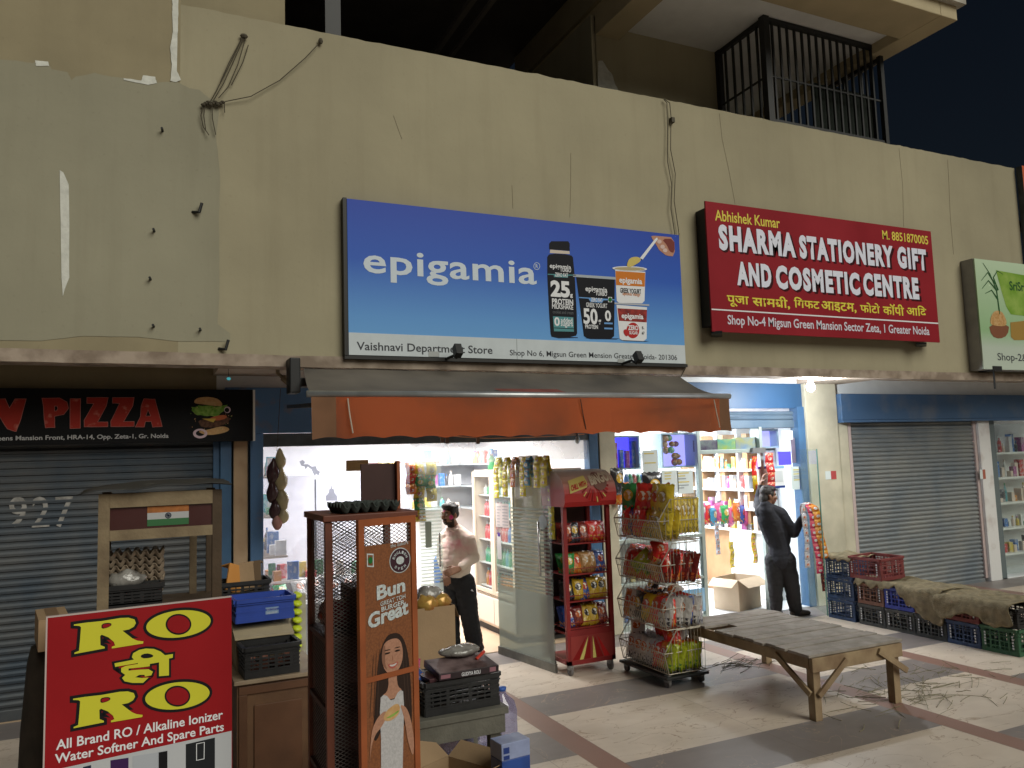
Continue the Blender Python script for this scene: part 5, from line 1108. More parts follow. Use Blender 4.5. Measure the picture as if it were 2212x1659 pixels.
# ------------------------------------------------------------------ cardboard
CARD = mat('brown_cardboard', (.33, .225, .13), .85, var=.08, vscale=5, bump=.15, bscale=60); CARDL = mat('pale_cardboard', (.46, .36, .25), .85, var=.06, vscale=5)
def carton(name, label, M, L, W, H, m, flaps=(1, 1, 1, 1), ang=.5, closed=False, group=None, tape=None):
    o = thing(name, label, 'cardboard box', mtx=M, group=group); b = MB(); t = .006
    for a in ((-L / 2, L / 2, -W / 2, -W / 2 + t), (-L / 2, L / 2, W / 2 - t, W / 2), (-L / 2, -L / 2 + t, -W / 2 + t, W / 2 - t), (L / 2 - t, L / 2, -W / 2 + t, W / 2 - t)): b.box(*a, .001, H)
    b.box(-L / 2 + t, L / 2 - t, -W / 2 + t, W / 2 - t, 0.0, t)
    if closed: b.box(-L / 2, L / 2, -W / 2, W / 2, H + .0005, H + .006)
    b.build('carton_body', m, o, world=False)
    if not closed:
        fl = W * .45
        for k, (sx, sy) in enumerate(((0, -1), (1, 0), (0, 1), (-1, 0))):
            if not flaps[k]: continue
            b = MB(); d = fl if k % 2 == 0 else L * .32; dd = Vector((sx, sy, 0)) * math.cos(ang) * d + Vector((0, 0, -math.sin(ang) * d))
            e = Vector((sy * -L / 2, sx * W / 2, 0)); c = Vector((sx * L / 2, sy * W / 2, H)); th = Vector((0, 0, -.004))
            vs = [c - e, c + e, c + e * .96 + dd, c - e * .96 + dd]; b.add(vs + [v + th for v in vs], [(0, 1, 2, 3), (7, 6, 5, 4), (0, 4, 5, 1), (1, 5, 6, 2), (2, 6, 7, 3), (3, 7, 4, 0)]); b.build('flap', m, o, world=False)
    if tape: b = MB(); b.box(-.025, .025, -W / 2 - .001, -W / 2 - .0003, 0, H); b.box(-.025, .025, -W / 2, W / 2, H + .0065, H + .0075); b.build('tape', mat('brown_tape', (.22, .14, .08), .4), o, world=False)
    return o
carton('cardboard_box', 'open pale carton with spread flaps on the stationery shop floor', TM(7.12, .42, .014, .28), .50, .38, .40, CARDL, (1, 1, 1, 1), .55)
# ------------------------------------------------------------------ bread display rack
RW = mat('red_brown_rack_paint', (.16, .045, .022), .5, col2=(.10, .028, .016), vscale=5, bump=.1); RO_ = mat('orange_rack_paint', (.29, .08, .026), .5, var=.15, vscale=6); RDK = mat('dark_maroon_board', (.045, .016, .014), .55, var=.2)
tz = 1.832; fl_ = Vector((.72, -4.54, 0)); ax = Vector((1, 0, 0)); ay = Vector((0, 1, 0)); Wd = .40; D = .42
MR = Matrix(((ax.x, ay.x, 0, fl_.x), (ax.y, ay.y, 0, fl_.y), (0, 0, 1, 0), (0, 0, 0, 1)))
br_ = thing('bread_rack', 'tall red brown bread rack with mesh sides and a printed orange door', 'rack', mtx=MR)
b = MB(); b.box(-.012, Wd + .012, -.012, D + .012, tz - .028, tz); b.build('top_board', RW, br_, world=False, bevel=.004)
b = MB(); b.box(0, .03, 0, .03, 0, tz - .03); b.build('post', RW, br_, world=False); b = MB(); b.box(0, .03, D - .03, D, 0, tz - .03); b.build('post', RW, br_, world=False); b = MB(); b.box(Wd - .03, Wd, 0, .03, 0, tz - .03); b.build('post', RW, br_, world=False); b = MB(); b.box(Wd - .03, Wd, D - .03, D, 0, tz - .03); b.build('post', RW, br_, world=False)
for z in (.12, .42, .72, 1.02, 1.31, 1.58):
    if z == 1.58: continue
    b = MB(); b.box(.002, Wd - .002, .031, D - .002, z - .022, z); b.build('shelf', RDK, br_, world=False)
WM = wire_mat('rack_mesh', (.10, .085, .08), .016, .24)
b = MB(); b.quad((.015, .03, .1), (.015, D - .03, .1), (.015, D - .03, tz - .03), (.015, .03, tz - .03)); b.build('side_mesh', WM, br_, world=False); b = MB(); b.quad((.03, D - .012, 1.31), (Wd - .03, D - .012, 1.31), (Wd - .03, D - .012, tz - .03), (.03, D - .012, tz - .03)); b.build('back_mesh', WM, br_, world=False)
b = MB(); b.quad((.03, .012, .1), (.16, .012, .1), (.16, .012, tz - .03), (.03, .012, tz - .03)); b.build('front_mesh', WM, br_, world=False)
b = MB(); b.box(.03, Wd - .03, D - .02, D - .006, .1, 1.285); b.build('back_board', RDK, br_, world=False)
# door leaf, hinged at the right, a little open
hw = Vector((1.105, -4.60, 0)); DL = .30; ang = math.radians(20)
dx_ = Vector((math.cos(ang), math.sin(ang), 0)); org = hw - dx_ * DL
DB = Board(None, None, None, (org.x, org.y, 0), dx_); DB.root = None
door = bpy.data.objects.new('door', None); COL.objects.link(door); door.parent = br_; door.matrix_basis = br_.matrix_basis.inverted() @ DB.M
def dpart(b, name, m): o = link_mesh(name, b.mesh(name), m); o.parent = door; return o
dt = tz - .016
b = MB(); b.box(0, .028, .04, dt, -.02, .0); b.box(DL - .028, DL, .04, dt, -.02, 0); b.box(.028, DL - .028, dt - .03, dt, -.02, 0); b.box(.028, DL - .028, 1.15, 1.172, -.02, 0); b.box(.028, DL - .028, .04, .07, -.02, 0); dpart(b, 'door_frame', RO_)
zt_ = 1.705
b = MB(); b.box(.028, DL - .028, .07, zt_, -.012, -.006); 
def poster_mat():
    m = bpy.data.materials.new('orange_poster_behind_mesh'); m.use_nodes = True; nt = m.node_tree; p = nt.nodes['Principled BSDF']; p.inputs['Roughness'].default_value = .5
    tc = _n(nt, 'ShaderNodeTexCoord'); ck = _n(nt, 'ShaderNodeTexVoronoi'); ck.inputs['Scale'].default_value = 110; nt.links.new(tc.outputs['Object'], ck.inputs[0])
    rp = _n(nt, 'ShaderNodeValToRGB'); nt.links.new(ck.outputs[0], rp.inputs[0]); rp.color_ramp.elements[0].color = (.27, .095, .032, 1); rp.color_ramp.elements[1].color = (.15, .052, .02, 1); nt.links.new(rp.outputs[0], p.inputs['Base Color']); return m
dpart(b, 'poster', poster_mat())
b = MB(); b.quad((.028, zt_, -.008), (DL - .028, zt_, -.008), (DL - .028, dt - .03, -.008), (.028, dt - .03, -.008)); dpart(b, 'door_mesh', WM)
DB.root = door
k3 = crop(1000, 1650, 2.4578); kb = crop(1100, 2200, 2.011)
PW = mat('pale_poster_print', (.50, .55, .56), .5, var=.2, vscale=120); PV = mat('plum_poster_print', (.055, .025, .035), .5)
def dtext(body, x0, y0, x1, y1, m, bold, sh=0, z=-.003):
    me = fit(text_mesh(body, bold), x0, y0, x1, y1, z)
    for v in me.vertices: v.co.y += (v.co.x - x0) * sh
    o = link_mesh('lettering', me, m); o.parent = door
def dshape(loops, m, z=-.0045, off=0, name='print'): o = link_mesh(name, shape_mesh(loops, z, off), m); o.parent = door
def U(u, v): return (.028 + u * (DL - .056), v)
cx, cz = U(.76, 0)[0], 1.628
dshape([ellipse(cx, cz, .056, .054, 36)], PW, -.0045); dshape([ellipse(cx, cz, .052, .050, 36)], PV, -.0038); dshape([ellipse(cx, cz, .021, .017, 24)], PW, -.0030)
for i, ch in enumerate('ENGLISH'):
    a = math.radians(158 - i * 22.6); x, y = cx + .0365 * math.cos(a), cz + .035 * math.sin(a); me = fit(text_mesh(ch, .03), -.005, -.006, .005, .006, 0); me.transform(Matrix.Translation((x, y, -.0028)) @ Matrix.Rotation(a - PI / 2, 4, 'Z')); o = link_mesh('lettering', me, PW); o.parent = door
for i, ch in enumerate('OVEN'):
    a = math.radians(228 + i * 28); x, y = cx + .0365 * math.cos(a), cz + .035 * math.sin(a); me = fit(text_mesh(ch, .03), -.005, -.006, .005, .006, 0); me.transform(Matrix.Translation((x, y, -.0028)) @ Matrix.Rotation(a + PI / 2, 4, 'Z')); o = link_mesh('lettering', me, PW); o.parent = door
dtext('the bakers', cx - .05, cz + .058, cx + .045, cz + .074, PW, .0, .08)
dshape([[U(.06, zt_ - .03), U(.20, zt_ - .035), U(.20, zt_ - .09), U(.06, zt_ - .085)], [U(.08, zt_ - .037), U(.18, zt_ - .04), U(.18, zt_ - .084), U(.08, zt_ - .08)]], PW); dshape([ellipse(*U(.13, zt_ - .06), .011, .014, 16)], mat('green_print', (.02, .16, .04), .5), -.003)
zb_ = 1.475
dtext('Bun', *U(.25, zb_), *U(.86, zb_ + .06), PW, .035, .12); dtext('GREAT TOH', *U(.32, zb_ - .026), *U(.86, zb_ - .008), PW, .012, .12); dtext('BURGER', *U(.34, zb_ - .05), *U(.84, zb_ - .03), PW, .02, .12); dtext('Great', *U(.06, zb_ - .112), *U(.92, zb_ - .048), PW, .035, .16)
HAIRP = mat('dark_hair_print', (.035, .022, .018), .6); FACEP = mat('face_print', (.40, .21, .14), .6, var=.12, vscale=100); SHIRTP = mat('white_shirt_print', (.46, .45, .46), .6, var=.12, vscale=130)
hx0 = 0.20; z0 = .90                      # a generic smiling woman holding a burger, as printed on the poster
def Wd_(l, k=1.35): return [(.206 + (x - .206) * k, y) for x, y in l]
def Wp(pts, m, z, sm=2): dshape([smooth_loop([(.012 + x * .74, 1.33 + (y - 1.035) * .74) for x, y in pts], sm)], m, z)
Wp([(.06, .45), (.09, .75), (.11, .92), (.16, 1.02), (.21, 1.035), (.27, 1.02), (.315, .93), (.335, .75), (.34, .45), (.28, .5), (.2, .7), (.12, .5)], HAIRP, -.0045)
Wp(Wd_([(.15, .93), (.16, .985), (.20, 1.005), (.245, .995), (.262, .93), (.257, .86), (.228, .808), (.20, .802), (.168, .83), (.152, .88)]), FACEP, -.0032); Wp(Wd_([(.15, .93), (.16, .985), (.172, .96), (.165, .88), (.18, .83), (.152, .87)]), mat('face_shade_print', (.24, .12, .08), .6), -.0029); Wp(Wd_([(.178, .868), (.207, .862), (.238, .872), (.222, .842), (.205, .836), (.188, .846)]), mat('lip_print', (.42, .10, .08), .5), -.0024, 1); Wp(Wd_([(.186, .863), (.207, .858), (.230, .866), (.220, .851), (.205, .848), (.193, .852)]), mat('teeth_print', (.55, .52, .5), .5), -.0018, 1)
for k_ in range(12): xx = .075 + .02 * k_; Wp([(xx, 1.0 - abs(k_ - 5.5) * .012), (xx + .004, 1.0 - abs(k_ - 5.5) * .012), (xx + (xx - .2) * .25 + .004, .6), (xx + (xx - .2) * .25, .6)], mat('hair_strand_print', (.065, .04, .03), .5), -.0042, 1) if not .13 < xx < .27 else None
Wp([(.175, .82), (.175, .72), (.12, .70), (.20, .66), (.28, .70), (.235, .73), (.235, .82)], FACEP, -.0038)
Wp([(.11, .69), (.15, .71), (.20, .65), (.25, .71), (.285, .69), (.27, .40), (.255, .09), (.10, .09), (.12, .40)], SHIRTP, -.0034, 1)
Wp([(.04, .40), (.07, .50), (.13, .54), (.17, .60), (.14, .62), (.08, .58), (.045, .5), (.035, .2)], FACEP, -.0028); Wp([(.35, .40), (.33, .52), (.30, .60), (.25, .63), (.27, .58), (.29, .5), (.30, .42), (.34, .3)], FACEP, -.0028)
Wp([(.13, .57), (.15, .61), (.19, .63), (.235, .64), (.255, .61), (.24, .57), (.18, .55)], BUN, -.0022); Wp([(.145, .575), (.19, .585), (.245, .60), (.24, .588), (.19, .57)], LET, -.0016, 1)
for x, y, w_ in ((.170, .928, .02), (.24, .93, .02)): x, y = .012 + x * .74, 1.33 + (y - 1.035) * .74; dshape([ellipse(x, y, w_ * .74, .004, 14)], HAIRP, -.0022); dshape([ellipse(x, y + .013, w_ * .8, .0022, 14)], HAIRP, -.0022)
Wp([(.205, .915), (.212, .885), (.2, .882)], mat('nose_print', (.3, .14, .09), .5), -.0024, 1)
# lid standing open on the rack
b = MB(); 
LM = br_.matrix_basis
la, lb = G(816, 1101, tz), G(886, 1112, tz)
lid = thing('rack_lid', 'dark brown board standing upright on the bread rack behind the egg tray', 'board', LM @ Vector((.30, .22, tz)))
b = MB(); b.box(.22, .385, .24, .255, tz + .001, tz + .215, 0, LM); b.build('board', RDK, lid); b = MB(); b.box(.385, .40, .21, .255, tz + .001, tz + .225, 0, LM); b.build('edge_strip', RO_, lid)
# buns and loaf bags in the rack
LB = clear_bag('loaf_bag_film', (.75, .6, .5), .55, (.20, .07, .04)); BREAD = mat('brown_bread', (.22, .10, .045), .7, var=.2, vscale=12)
def bagmesh(key, rad, seed, m, n=16):
    b = MB(); b.ell((0, 0, rad[2]), rad, n); me = b.mesh('bag', True)
    for v in me.vertices: k = 1 + .22 * noise.noise(v.co * (3 / max(rad)) * .8 + Vector((seed, 0, 0))); v.co = Vector((v.co.x * k, v.co.y * k, max(.001, v.co.z * k)))
    me.materials.append(m); PK[key] = me
LBG = mat('glossy_plum_bag', (.10, .015, .02), .15, col2=(.25, .12, .1), vscale=14, thr=(.55, .7), bump=.9, bscale=22); LBG2 = mat('glossy_brown_bag', (.12, .06, .035), .15, col2=(.3, .26, .22), vscale=16, thr=(.6, .7), bump=.9, bscale=22)
bagmesh('loaf', (.09, .1, .07), 3, LBG); bagmesh('loaf2', (.085, .1, .06), 8, LBG2)
for z, nm in ((.42, 'third'), (.12, 'lowest'), (1.31, 'top')):
    for j in range(3):
        o = bpy.data.objects.new('bread_bag', PK['loaf' if j != 1 else 'loaf2']); COL.objects.link(o); o.location = LM @ Vector((.10 + j * .125, .2, z + .002)); o.rotation_euler = (0, 0, R.uniform(-.5, .5)); tag(o, 'shiny bag of bread on the %s shelf of the bread rack' % nm, 'bread bag', 'bread bags on the %s shelf of the bread rack' % nm)
b = MB(); b.box(.13, .36, .10, .30, 1.311, 1.50, 0, LM); tag(b.build('bread_box', RDK, None, bevel=.006), 'dark box standing on a shelf inside the bread rack', 'box')
# ------------------------------------------------------------------ egg trays
def egg_tray(name, label, M, m, nx=6, ny=5, p=.045, group=None, parent=None):
    b = MB(); W_, H_ = nx * p, ny * p; n1, n2 = nx * 8, ny * 8; vs = []
    for j in range(n2 + 1):
        for i in range(n1 + 1):
            x, y = i / n1 * W_, j / n2 * H_; z = .022 * math.cos(2 * PI * x / p) * math.cos(2 * PI * y / p) + .024; z = .024 + .022 * max(-1, min(1, (math.cos(2 * PI * x / p) + math.cos(2 * PI * y / p)) * .75))
            vs.append((x - W_ / 2, y - H_ / 2, z))
    b.add(vs, [(j * (n1 + 1) + i, j * (n1 + 1) + i + 1, (j + 1) * (n1 + 1) + i + 1, (j + 1) * (n1 + 1) + i) for j in range(n2) for i in range(n1)])
    me = b.mesh(name, True); me.transform(M); me.materials.append(m); o = bpy.data.objects.new(name, me); COL.objects.link(o); md = o.modifiers.new('thick', 'SOLIDIFY'); md.thickness = .0035
    return tag(o, label, 'egg tray', group)
TRAYD = mat('dark_grey_pulp', (.045, .055, .05), .95, var=.2, vscale=20); TRAYB = mat('brown_pulp', (.30, .235, .17), .95, var=.2, vscale=18)
egg_tray('egg_tray', 'dark grey empty egg tray lying on the bread rack top', LM @ Matrix.Translation((.20, .13, tz + .002)) @ Matrix.Rotation(.08, 4, 'Z') @ Matrix.Scale(1.0, 4), TRAYD)
# ------------------------------------------------------------------ wooden stall with egg shelf, left
WOODO = mat('old_stall_wood', (.26, .20, .12), .8, col2=(.14, .10, .06), vscale=5, bump=.4, bscale=40); WOODD = mat('dark_stall_wood', (.075, .05, .03), .8, var=.2, vscale=6, bump=.3)
ST = thing('wooden_stall', 'old wooden stall frame with a glazed upper panel holding a small flag', 'stall', (.1, -3.1, 0))
zt = 1.93; xa, xb, yf, yb = -.20, .42, -3.2, -2.75
b = MB(); b.box(xa, xa + .055, yf, yf + .05, 0, zt); b.build('post', WOODO, ST); b = MB(); b.box(xb - .05, xb, yf, yf + .05, 0, zt); b.build('post', WOODD, ST)
b = MB(); b.box(xa, xa + .05, yb, yb + .05, 0, zt); b.build('post', WOODD, ST); b = MB(); b.box(xb - .05, xb, yb, yb + .05, 0, zt); b.build('post', WOODD, ST); b = MB(); b.box(.275, .315, yb - .02, yb + .02, 1.3, 1.72); b.build('post', WOODO, ST)
b = MB(); b.box(xa + .055, xb - .05, yf - .004, yf + .04, 1.855, zt); b.box(xa + .055, xb - .05, yf - .004, yf + .04, 1.68, 1.735); b.build('rail', WOODO, ST)
b = MB(); b.box(xa - .01, xb + .01, yf, yb + .05, 1.28, 1.305); b.build('shelf', WOODD, ST)
b = MB(); b.box(xa + .055, xb - .05, yf + .012, yf + .02, 1.735, 1.855); b.build('glazed_panel', mat('dark_red_glazing', (.05, .014, .014), .18, col2=(.075, .03, .028), vscale=3), ST)
b = MB(); b.quad((xa - .10, yf - .06, zt + .005), (xb + .05, yf - .06, zt + .03), (xb + .06, yb + .1, zt + .05), (xa - .05, yb + .1, zt + .03), nu=14, nv=5, fn=lambda p, u, v: p + Vector((0, 0, .02 * noise.noise(Vector((u * 4, v * 3, 0))) + .02 * math.sin(u * PI)))); o = b.build('roof_sheet', mat('worn_black_sheet', (.03, .03, .03), .6, col2=(.2, .19, .17), vscale=4, thr=(.62, .7)), ST, smooth=True); md = o.modifiers.new('thick', 'SOLIDIFY'); md.thickness = .006
# flag stuck in the glazed panel
f0, f1 = A(318, 1137, yf + .008), A(408, 1090, yf + .008); fh = (f1.z - f0.z) / 3
fg = thing('flag', 'small saffron white and green flag behind the stall glazing', 'flag', (f0 + f1) / 2)
for i, m_ in enumerate((mat('green_cloth', (.035, .14, .05), .7), mat('white_cloth', (.42, .43, .44), .7), mat('saffron_cloth', (.34, .12, .03), .7, var=.2, vscale=30))):
    b = MB(); b.quad((f0.x, yf + .009, f0.z + fh * i), (f1.x, yf + .009, f0.z + fh * i), (f1.x, yf + .009, f0.z + fh * (i + 1)), (f0.x, yf + .009, f0.z + fh * (i + 1))); b.build('stripe', m_, fg)
c = ((f0.x + f1.x) / 2, f0.z + fh * 1.5)
me = shape_mesh([ellipse(*c, .016, .016, 24), ellipse(*c, .0125, .0125, 24)] + [], 0)
for v in me.vertices: v.co = Vector((v.co.x, yf + .007, v.co.y))
b = MB()
for i in range(12): a = i * PI / 12; b.bar((c[0] - .0125 * math.cos(a), yf + .007, c[1] - .0125 * math.sin(a)), (c[0] + .0125 * math.cos(a), yf + .007, c[1] + .0125 * math.sin(a)), .0008)
me.transform(wmat(fg).inverted()); link_mesh('wheel_ring', me, mat('navy_print', (.02, .03, .06), .5), fg); b.build('wheel_spokes', MC['navy_print'], fg)
# stack of egg trays with a crate and a bag in front
p = A(292, 1240, -2.95)
for i in range(7): egg_tray('egg_tray', 'brown pulp egg tray in the stack on the stall shelf', TM(p.x + R.uniform(-.006, .006), -2.93, 1.335 + i * .037, R.uniform(-.06, .06)) @ Matrix.Scale(1.08, 4), TRAYB, group='stack of brown egg trays on the stall')
q = A(285, 1310, -3.14)
crate('plastic_crate', 'black plastic crate on the stall shelf in front of the egg trays', TM(q.x, -3.13, 1.306, 0), .29, .10, .135, PB, rows=5)
FILM = clear_bag('clear_film', (.92, .94, .94), .22, (.6, .6, .58)); bagmesh('film', (.095, .05, .05), 5, mat('crumpled_clear_film', (.30, .29, .27), .12, col2=(.13, .12, .11), vscale=12, bump=1.0, bscale=26, spec=.8)); bagmesh('film2', (.11, .09, .045), 11, MC['crumpled_clear_film'])
o = bpy.data.objects.new('plastic_bag', PK['film']); COL.objects.link(o); o.location = (q.x - .03, -3.12, 1.41); tag(o, 'crumpled clear plastic bag on the black crate before the egg trays', 'plastic bag')
# cardboard box on a dark stand at the far left
p = G(100, 1330, 1.3)
pb = A(75, 1375, -3.9); bx_ = carton('cardboard_box', 'closed brown carton on a dark stand left of the red board', TM(-.36, -3.72, 1.275, .14), .12, .34, .13, CARD, closed=True, tape=True)
t = thing('dark_stand', 'dark draped stand carrying the closed carton at far left', 'stand', (-.36, -3.72, 0)); b = MB()
b.lathe([(.14, 0), (.13, .4), (.115, .9), (.095, 1.2), (.08, 1.272)], (-.36, -3.72, 0), 14); b.build('cover', mat('dark_brown_cover', (.03, .022, .015), .85, var=.3, vscale=8, bump=.6, bscale=14), t, smooth=True)
# ------------------------------------------------------------------ desk, boxes and crates between stall and bread rack
DESK = mat('brown_desk_wood', (.17, .09, .045), .6, col2=(.11, .055, .03), vscale=5, bump=.2, bscale=30); DTOP = mat('worn_desk_top', (.36, .28, .19), .6, col2=(.22, .15, .10), vscale=5)
dk = thing('wooden_desk', 'brown wooden counter with a panelled front between stall and bread rack', 'counter', (.78, -2.45, 0))
b = MB(); b.box(.53, 1.06, -2.76, -2.15, .725, .75); b.build('top', DTOP, dk, bevel=.004)
b = MB(); b.box(.55, 1.04, -2.73, -2.17, 0, .724); b.build('body', DESK, dk)
b = MB()
for z in (.05, .66): b.box(.56, 1.03, -2.742, -2.7305, z, z + .05)
for x in (.56, .98): b.box(x, x + .05, -2.742, -2.7305, .101, .659)
b.box(.65, .94, -2.740, -2.7305, .16, .59); b.build('panel_moulding', mat('dark_desk_moulding', (.12, .055, .028), .55, var=.15), dk, bevel=.003)
wb = thing('wooden_box', 'pale wooden box with a sloping lid under the blue crate', 'box', (.75, -2.33, .751)); b = MB()
b.box(.57, .90, -2.50, -2.18, .751, .95); b.build('body', mat('pale_box_wood', (.34, .27, .17), .75, col2=(.22, .16, .10), vscale=5, bump=.2), wb)
b = MB(); vs = [(.56, -2.52, .96), (.93, -2.52, .96), (.93, -2.16, 1.035), (.56, -2.16, 1.035)]; b.add([Vector(v) for v in vs] + [Vector(v) - Vector((0, 0, .012)) for v in vs], [(0, 1, 2, 3), (7, 6, 5, 4), (0, 4, 5, 1), (1, 5, 6, 2), (2, 6, 7, 3), (3, 7, 4, 0)]); b.build('lid', mat('pale_lid_wood', (.42, .35, .23), .7, var=.1, vscale=5), wb)
bc = crate('plastic_crate', 'bright blue plastic crate standing on the pale wooden box', TM(.755, -2.30, 1.036, .04), .37, .26, .15, PBLUE, rows=2)
# solid walls of the blue crate and its faded white badge
b = MB(); b.box(-.18, .18, -.132, -.127, .01, .14); b.box(-.18, .18, .122, .127, .01, .14); b.box(-.184, -.179, -.127, .127, .01, .14); b.box(.179, .184, -.127, .127, .01, .14); b.build('solid_wall', PBLUE, bc, world=False)
b = MB(); b.quad((.0, -.1335, .035), (.085, -.1335, .035), (.085, -.1335, .085), (0, -.1335, .085)); b.build('badge', mat('pale_blue_badge', (.20, .30, .48), .5), bc, world=False)
for i, s_ in enumerate(('NEW COUNTRY', 'DELIGHT')):
    me = fit(text_mesh(s_, .02), .008, .064 - i * .022, .077, .078 - i * .022, 0)
    for v in me.vertices: v.co = Vector((v.co.x, -.1345, v.co.y))
    link_mesh('lettering', me, mat('white_badge_print', (.5, .55, .62), .5), bc)
c2 = crate('plastic_crate', 'black crate holding onions on the wooden counter', TM(.755, -2.62, .751, .05), .33, .22, .19, PB, rows=6)
ON = mat('onion_skin', (.30, .12, .08), .5, var=.3, vscale=10)
for i in range(8):
    r_ = R.uniform(.03, .042); b = MB(); b.ell((0, 0, 0), (r_, r_, r_ * .9), 12); b.ell((0, 0, r_ * .9), (.007, .007, .012), 6); me = b.mesh('onion', True); me.materials.append(ON); o = bpy.data.objects.new('onion', me); COL.objects.link(o)
    o.location = (.65 + .075 * (i % 4), -2.66 + .08 * (i // 4), .79 + R.uniform(0, .045)); o.rotation_euler = (R.uniform(-1, 1), R.uniform(-1, 1), 0); tag(o, 'reddish onion lying in the black crate on the counter', 'onion', 'onions in the black crate on the counter')
# back crate with cardboard scraps on a stool behind
st = thing('wooden_stool', 'dark wooden stand behind the blue crate carrying a black crate', 'stand', (.66, -1.9, 0)); b = MB(); b.box(.44, .90, -2.05, -1.75, 1.10, 1.13); b.build('top', WOODD, st)
for x in (.46, .85):
    for y in (-2.03, -1.80): MB().box(x, x + .03, y, y + .03, 0, 1.10).build('leg', WOODD, st)
crate('plastic_crate', 'black crate full of folded cardboard beside the blue door post', TM(.66, -1.92, 1.131, 0), .36, .24, .12, PB, rows=3)
for i, (x, y, r_, m_, lab) in enumerate(((.60, -1.95, .5, mat('orange_card', (.5, .22, .05), .7), 'orange card sticking up out of the black crate by the door post'), (.70, -1.92, -.2, CARD, 'folded brown cardboard sticking up out of the crate by the door post'), (.75, -1.88, -.35, MC['dark_box_card'] if 'dark_box_card' in MC else mat('dark_box_card', (.14, .09, .05), .8), 'dark folded cardboard in the crate by the door post'))):
    b = MB(); b.box(-.06, .06, -.006, .006, 0, .20, 0, TM(x, y, 1.17, r_, -.25, .35 if i == 0 else -.1)); b.box(-.06, .06, .006, .09, .19, .20, 0, TM(x, y, 1.17, r_, -.25, .35 if i == 0 else -.1)); tag(b.build('cardboard_piece', m_), lab, 'cardboard')
# chain of yellow green packs hanging between counter and rack
LMN = mat('neon_yellow_green', (.50, .60, .03), .4, var=.1)
for i in range(8):
    p = A(641, 1288 + i * 18, -2.0); b = MB(); b.lathe([(.004, -.005), (.03, 0), (.038, .012), (.03, .024), (.01, .03)], (0, 0, 0), 12, M=TM(p.x, p.y, p.z, 0, .4, .2)); tag(b.build('neon_cap_bottle', LMN, smooth=True), 'neon yellow green cap in the column between counter and bread rack', 'cap', 'column of neon yellow caps'); 
b = MB(); p0, p1 = A(630, 1285, -1.98), A(650, 1425, -1.98); b.box(p0.x - .02, p0.x + .10, -1.98, -1.94, p1.z, p0.z); tag(b.build('pale_bottle_pack', mat('pale_pack', (.50, .50, .42), .5, col2=(.3, .25, .15), vscale=8)), 'pale pack standing behind the neon yellow caps', 'pack')
# ------------------------------------------------------------------ items right of the bread rack
bt_ = thing('wooden_table', 'rough grey wooden table under the black crate of pizza boxes', 'table', (1.72, -3.3, 0)); GW = mat('grey_rough_wood', (.12, .115, .095), .85, var=.2, vscale=7, bump=.4, bscale=40)
b = MB(); b.box(1.25, 2.0, -3.55, -3.05, .545, .585); b.build('top', GW, bt_, bevel=.004); b = MB(); b.box(1.27, 1.98, -3.54, -3.50, .44, .544); b.build('apron', GW, bt_, bevel=.003)
for x in (1.28, 1.90):
    for y in (-3.498, -3.12): MB().box(x, x + .07, y, y + .06, 0, .5445).build('leg', GW, bt_)
crate('plastic_crate', 'long black crate heaped with flat boxes on the grey table', TM(1.73, -3.34, .586, .02), .47, .30, .19, PB, rows=6)
def flatbox(x, y, z, rz, rx, L, W, H, m, lab):
    b = MB(); b.box(-L / 2, L / 2, -W / 2, W / 2, 0, H, 0, TM(x, y, z, rz, rx)); return tag(b.build('flat_box', m, bevel=.002), lab, 'box')
BB = mat('black_glossy_box', (.025, .014, .018), .3, var=.3, vscale=8)
pz = thing('flat_box', 'dark printed flat box on top of the long black crate', 'box', mtx=TM(1.76, -3.40, .80, .02, .1)); b = MB(); b.box(-.19, .19, -.13, .13, 0, .04); b.build('box_body', BB, pz, world=False, bevel=.002)
me = fit(text_mesh('GUDIYA ROLI', .02), -.05, .008, .07, .03, 0)
for v in me.vertices: v.co = Vector((v.co.x, -.1312, v.co.y))
link_mesh('lettering', me, mat('white_print', (.78, .8, .84)), pz); b = MB(); b.box(-.18, -.12, -.1312, -.1305, .01, .032); b.box(.13, .17, -.1312, -.1305, .008, .034); b.build('printed_panel', mat('mauve_print', (.3, .15, .18), .5), pz, world=False); b = MB(); b.box(-.185, .185, -.125, .125, .0405, .0412); b.build('top_print', mat('dull_silver_print', (.22, .16, .16), .35, col2=(.05, .03, .03), vscale=9), pz, world=False)
flatbox(1.66, -3.38, .775, .15, .0, .30, .2, .022, mat('dark_maroon_box', (.05, .015, .02), .4), 'maroon flat box lying in the long black crate')
o = bpy.data.objects.new('plastic_bag', PK['film2']); COL.objects.link(o); o.location = (1.80, -3.28, .845); o.scale = (1.2, 1, .8); tag(o, 'shiny clear plastic bag on the dark flat box', 'plastic bag')
b = MB(); b.tube([(1.86, -3.40, .845), (1.93, -3.36, .875)], .01, 8); tag(b.build('red_marker', mat('red_plastic', (.5, .05, .03), .4)), 'red pen like stick beside the clear bag', 'stick')
for i, (x, y, k) in enumerate(((1.50, -3.22, 'pink'), (1.56, -3.30, 'silver'), (1.52, -3.4, 'blue'))): packet(k, (x, y, .76), R.uniform(-1, 1), -1.2, 0, .7, PL[k] + ' packet lying at the left end of the long black crate', None)
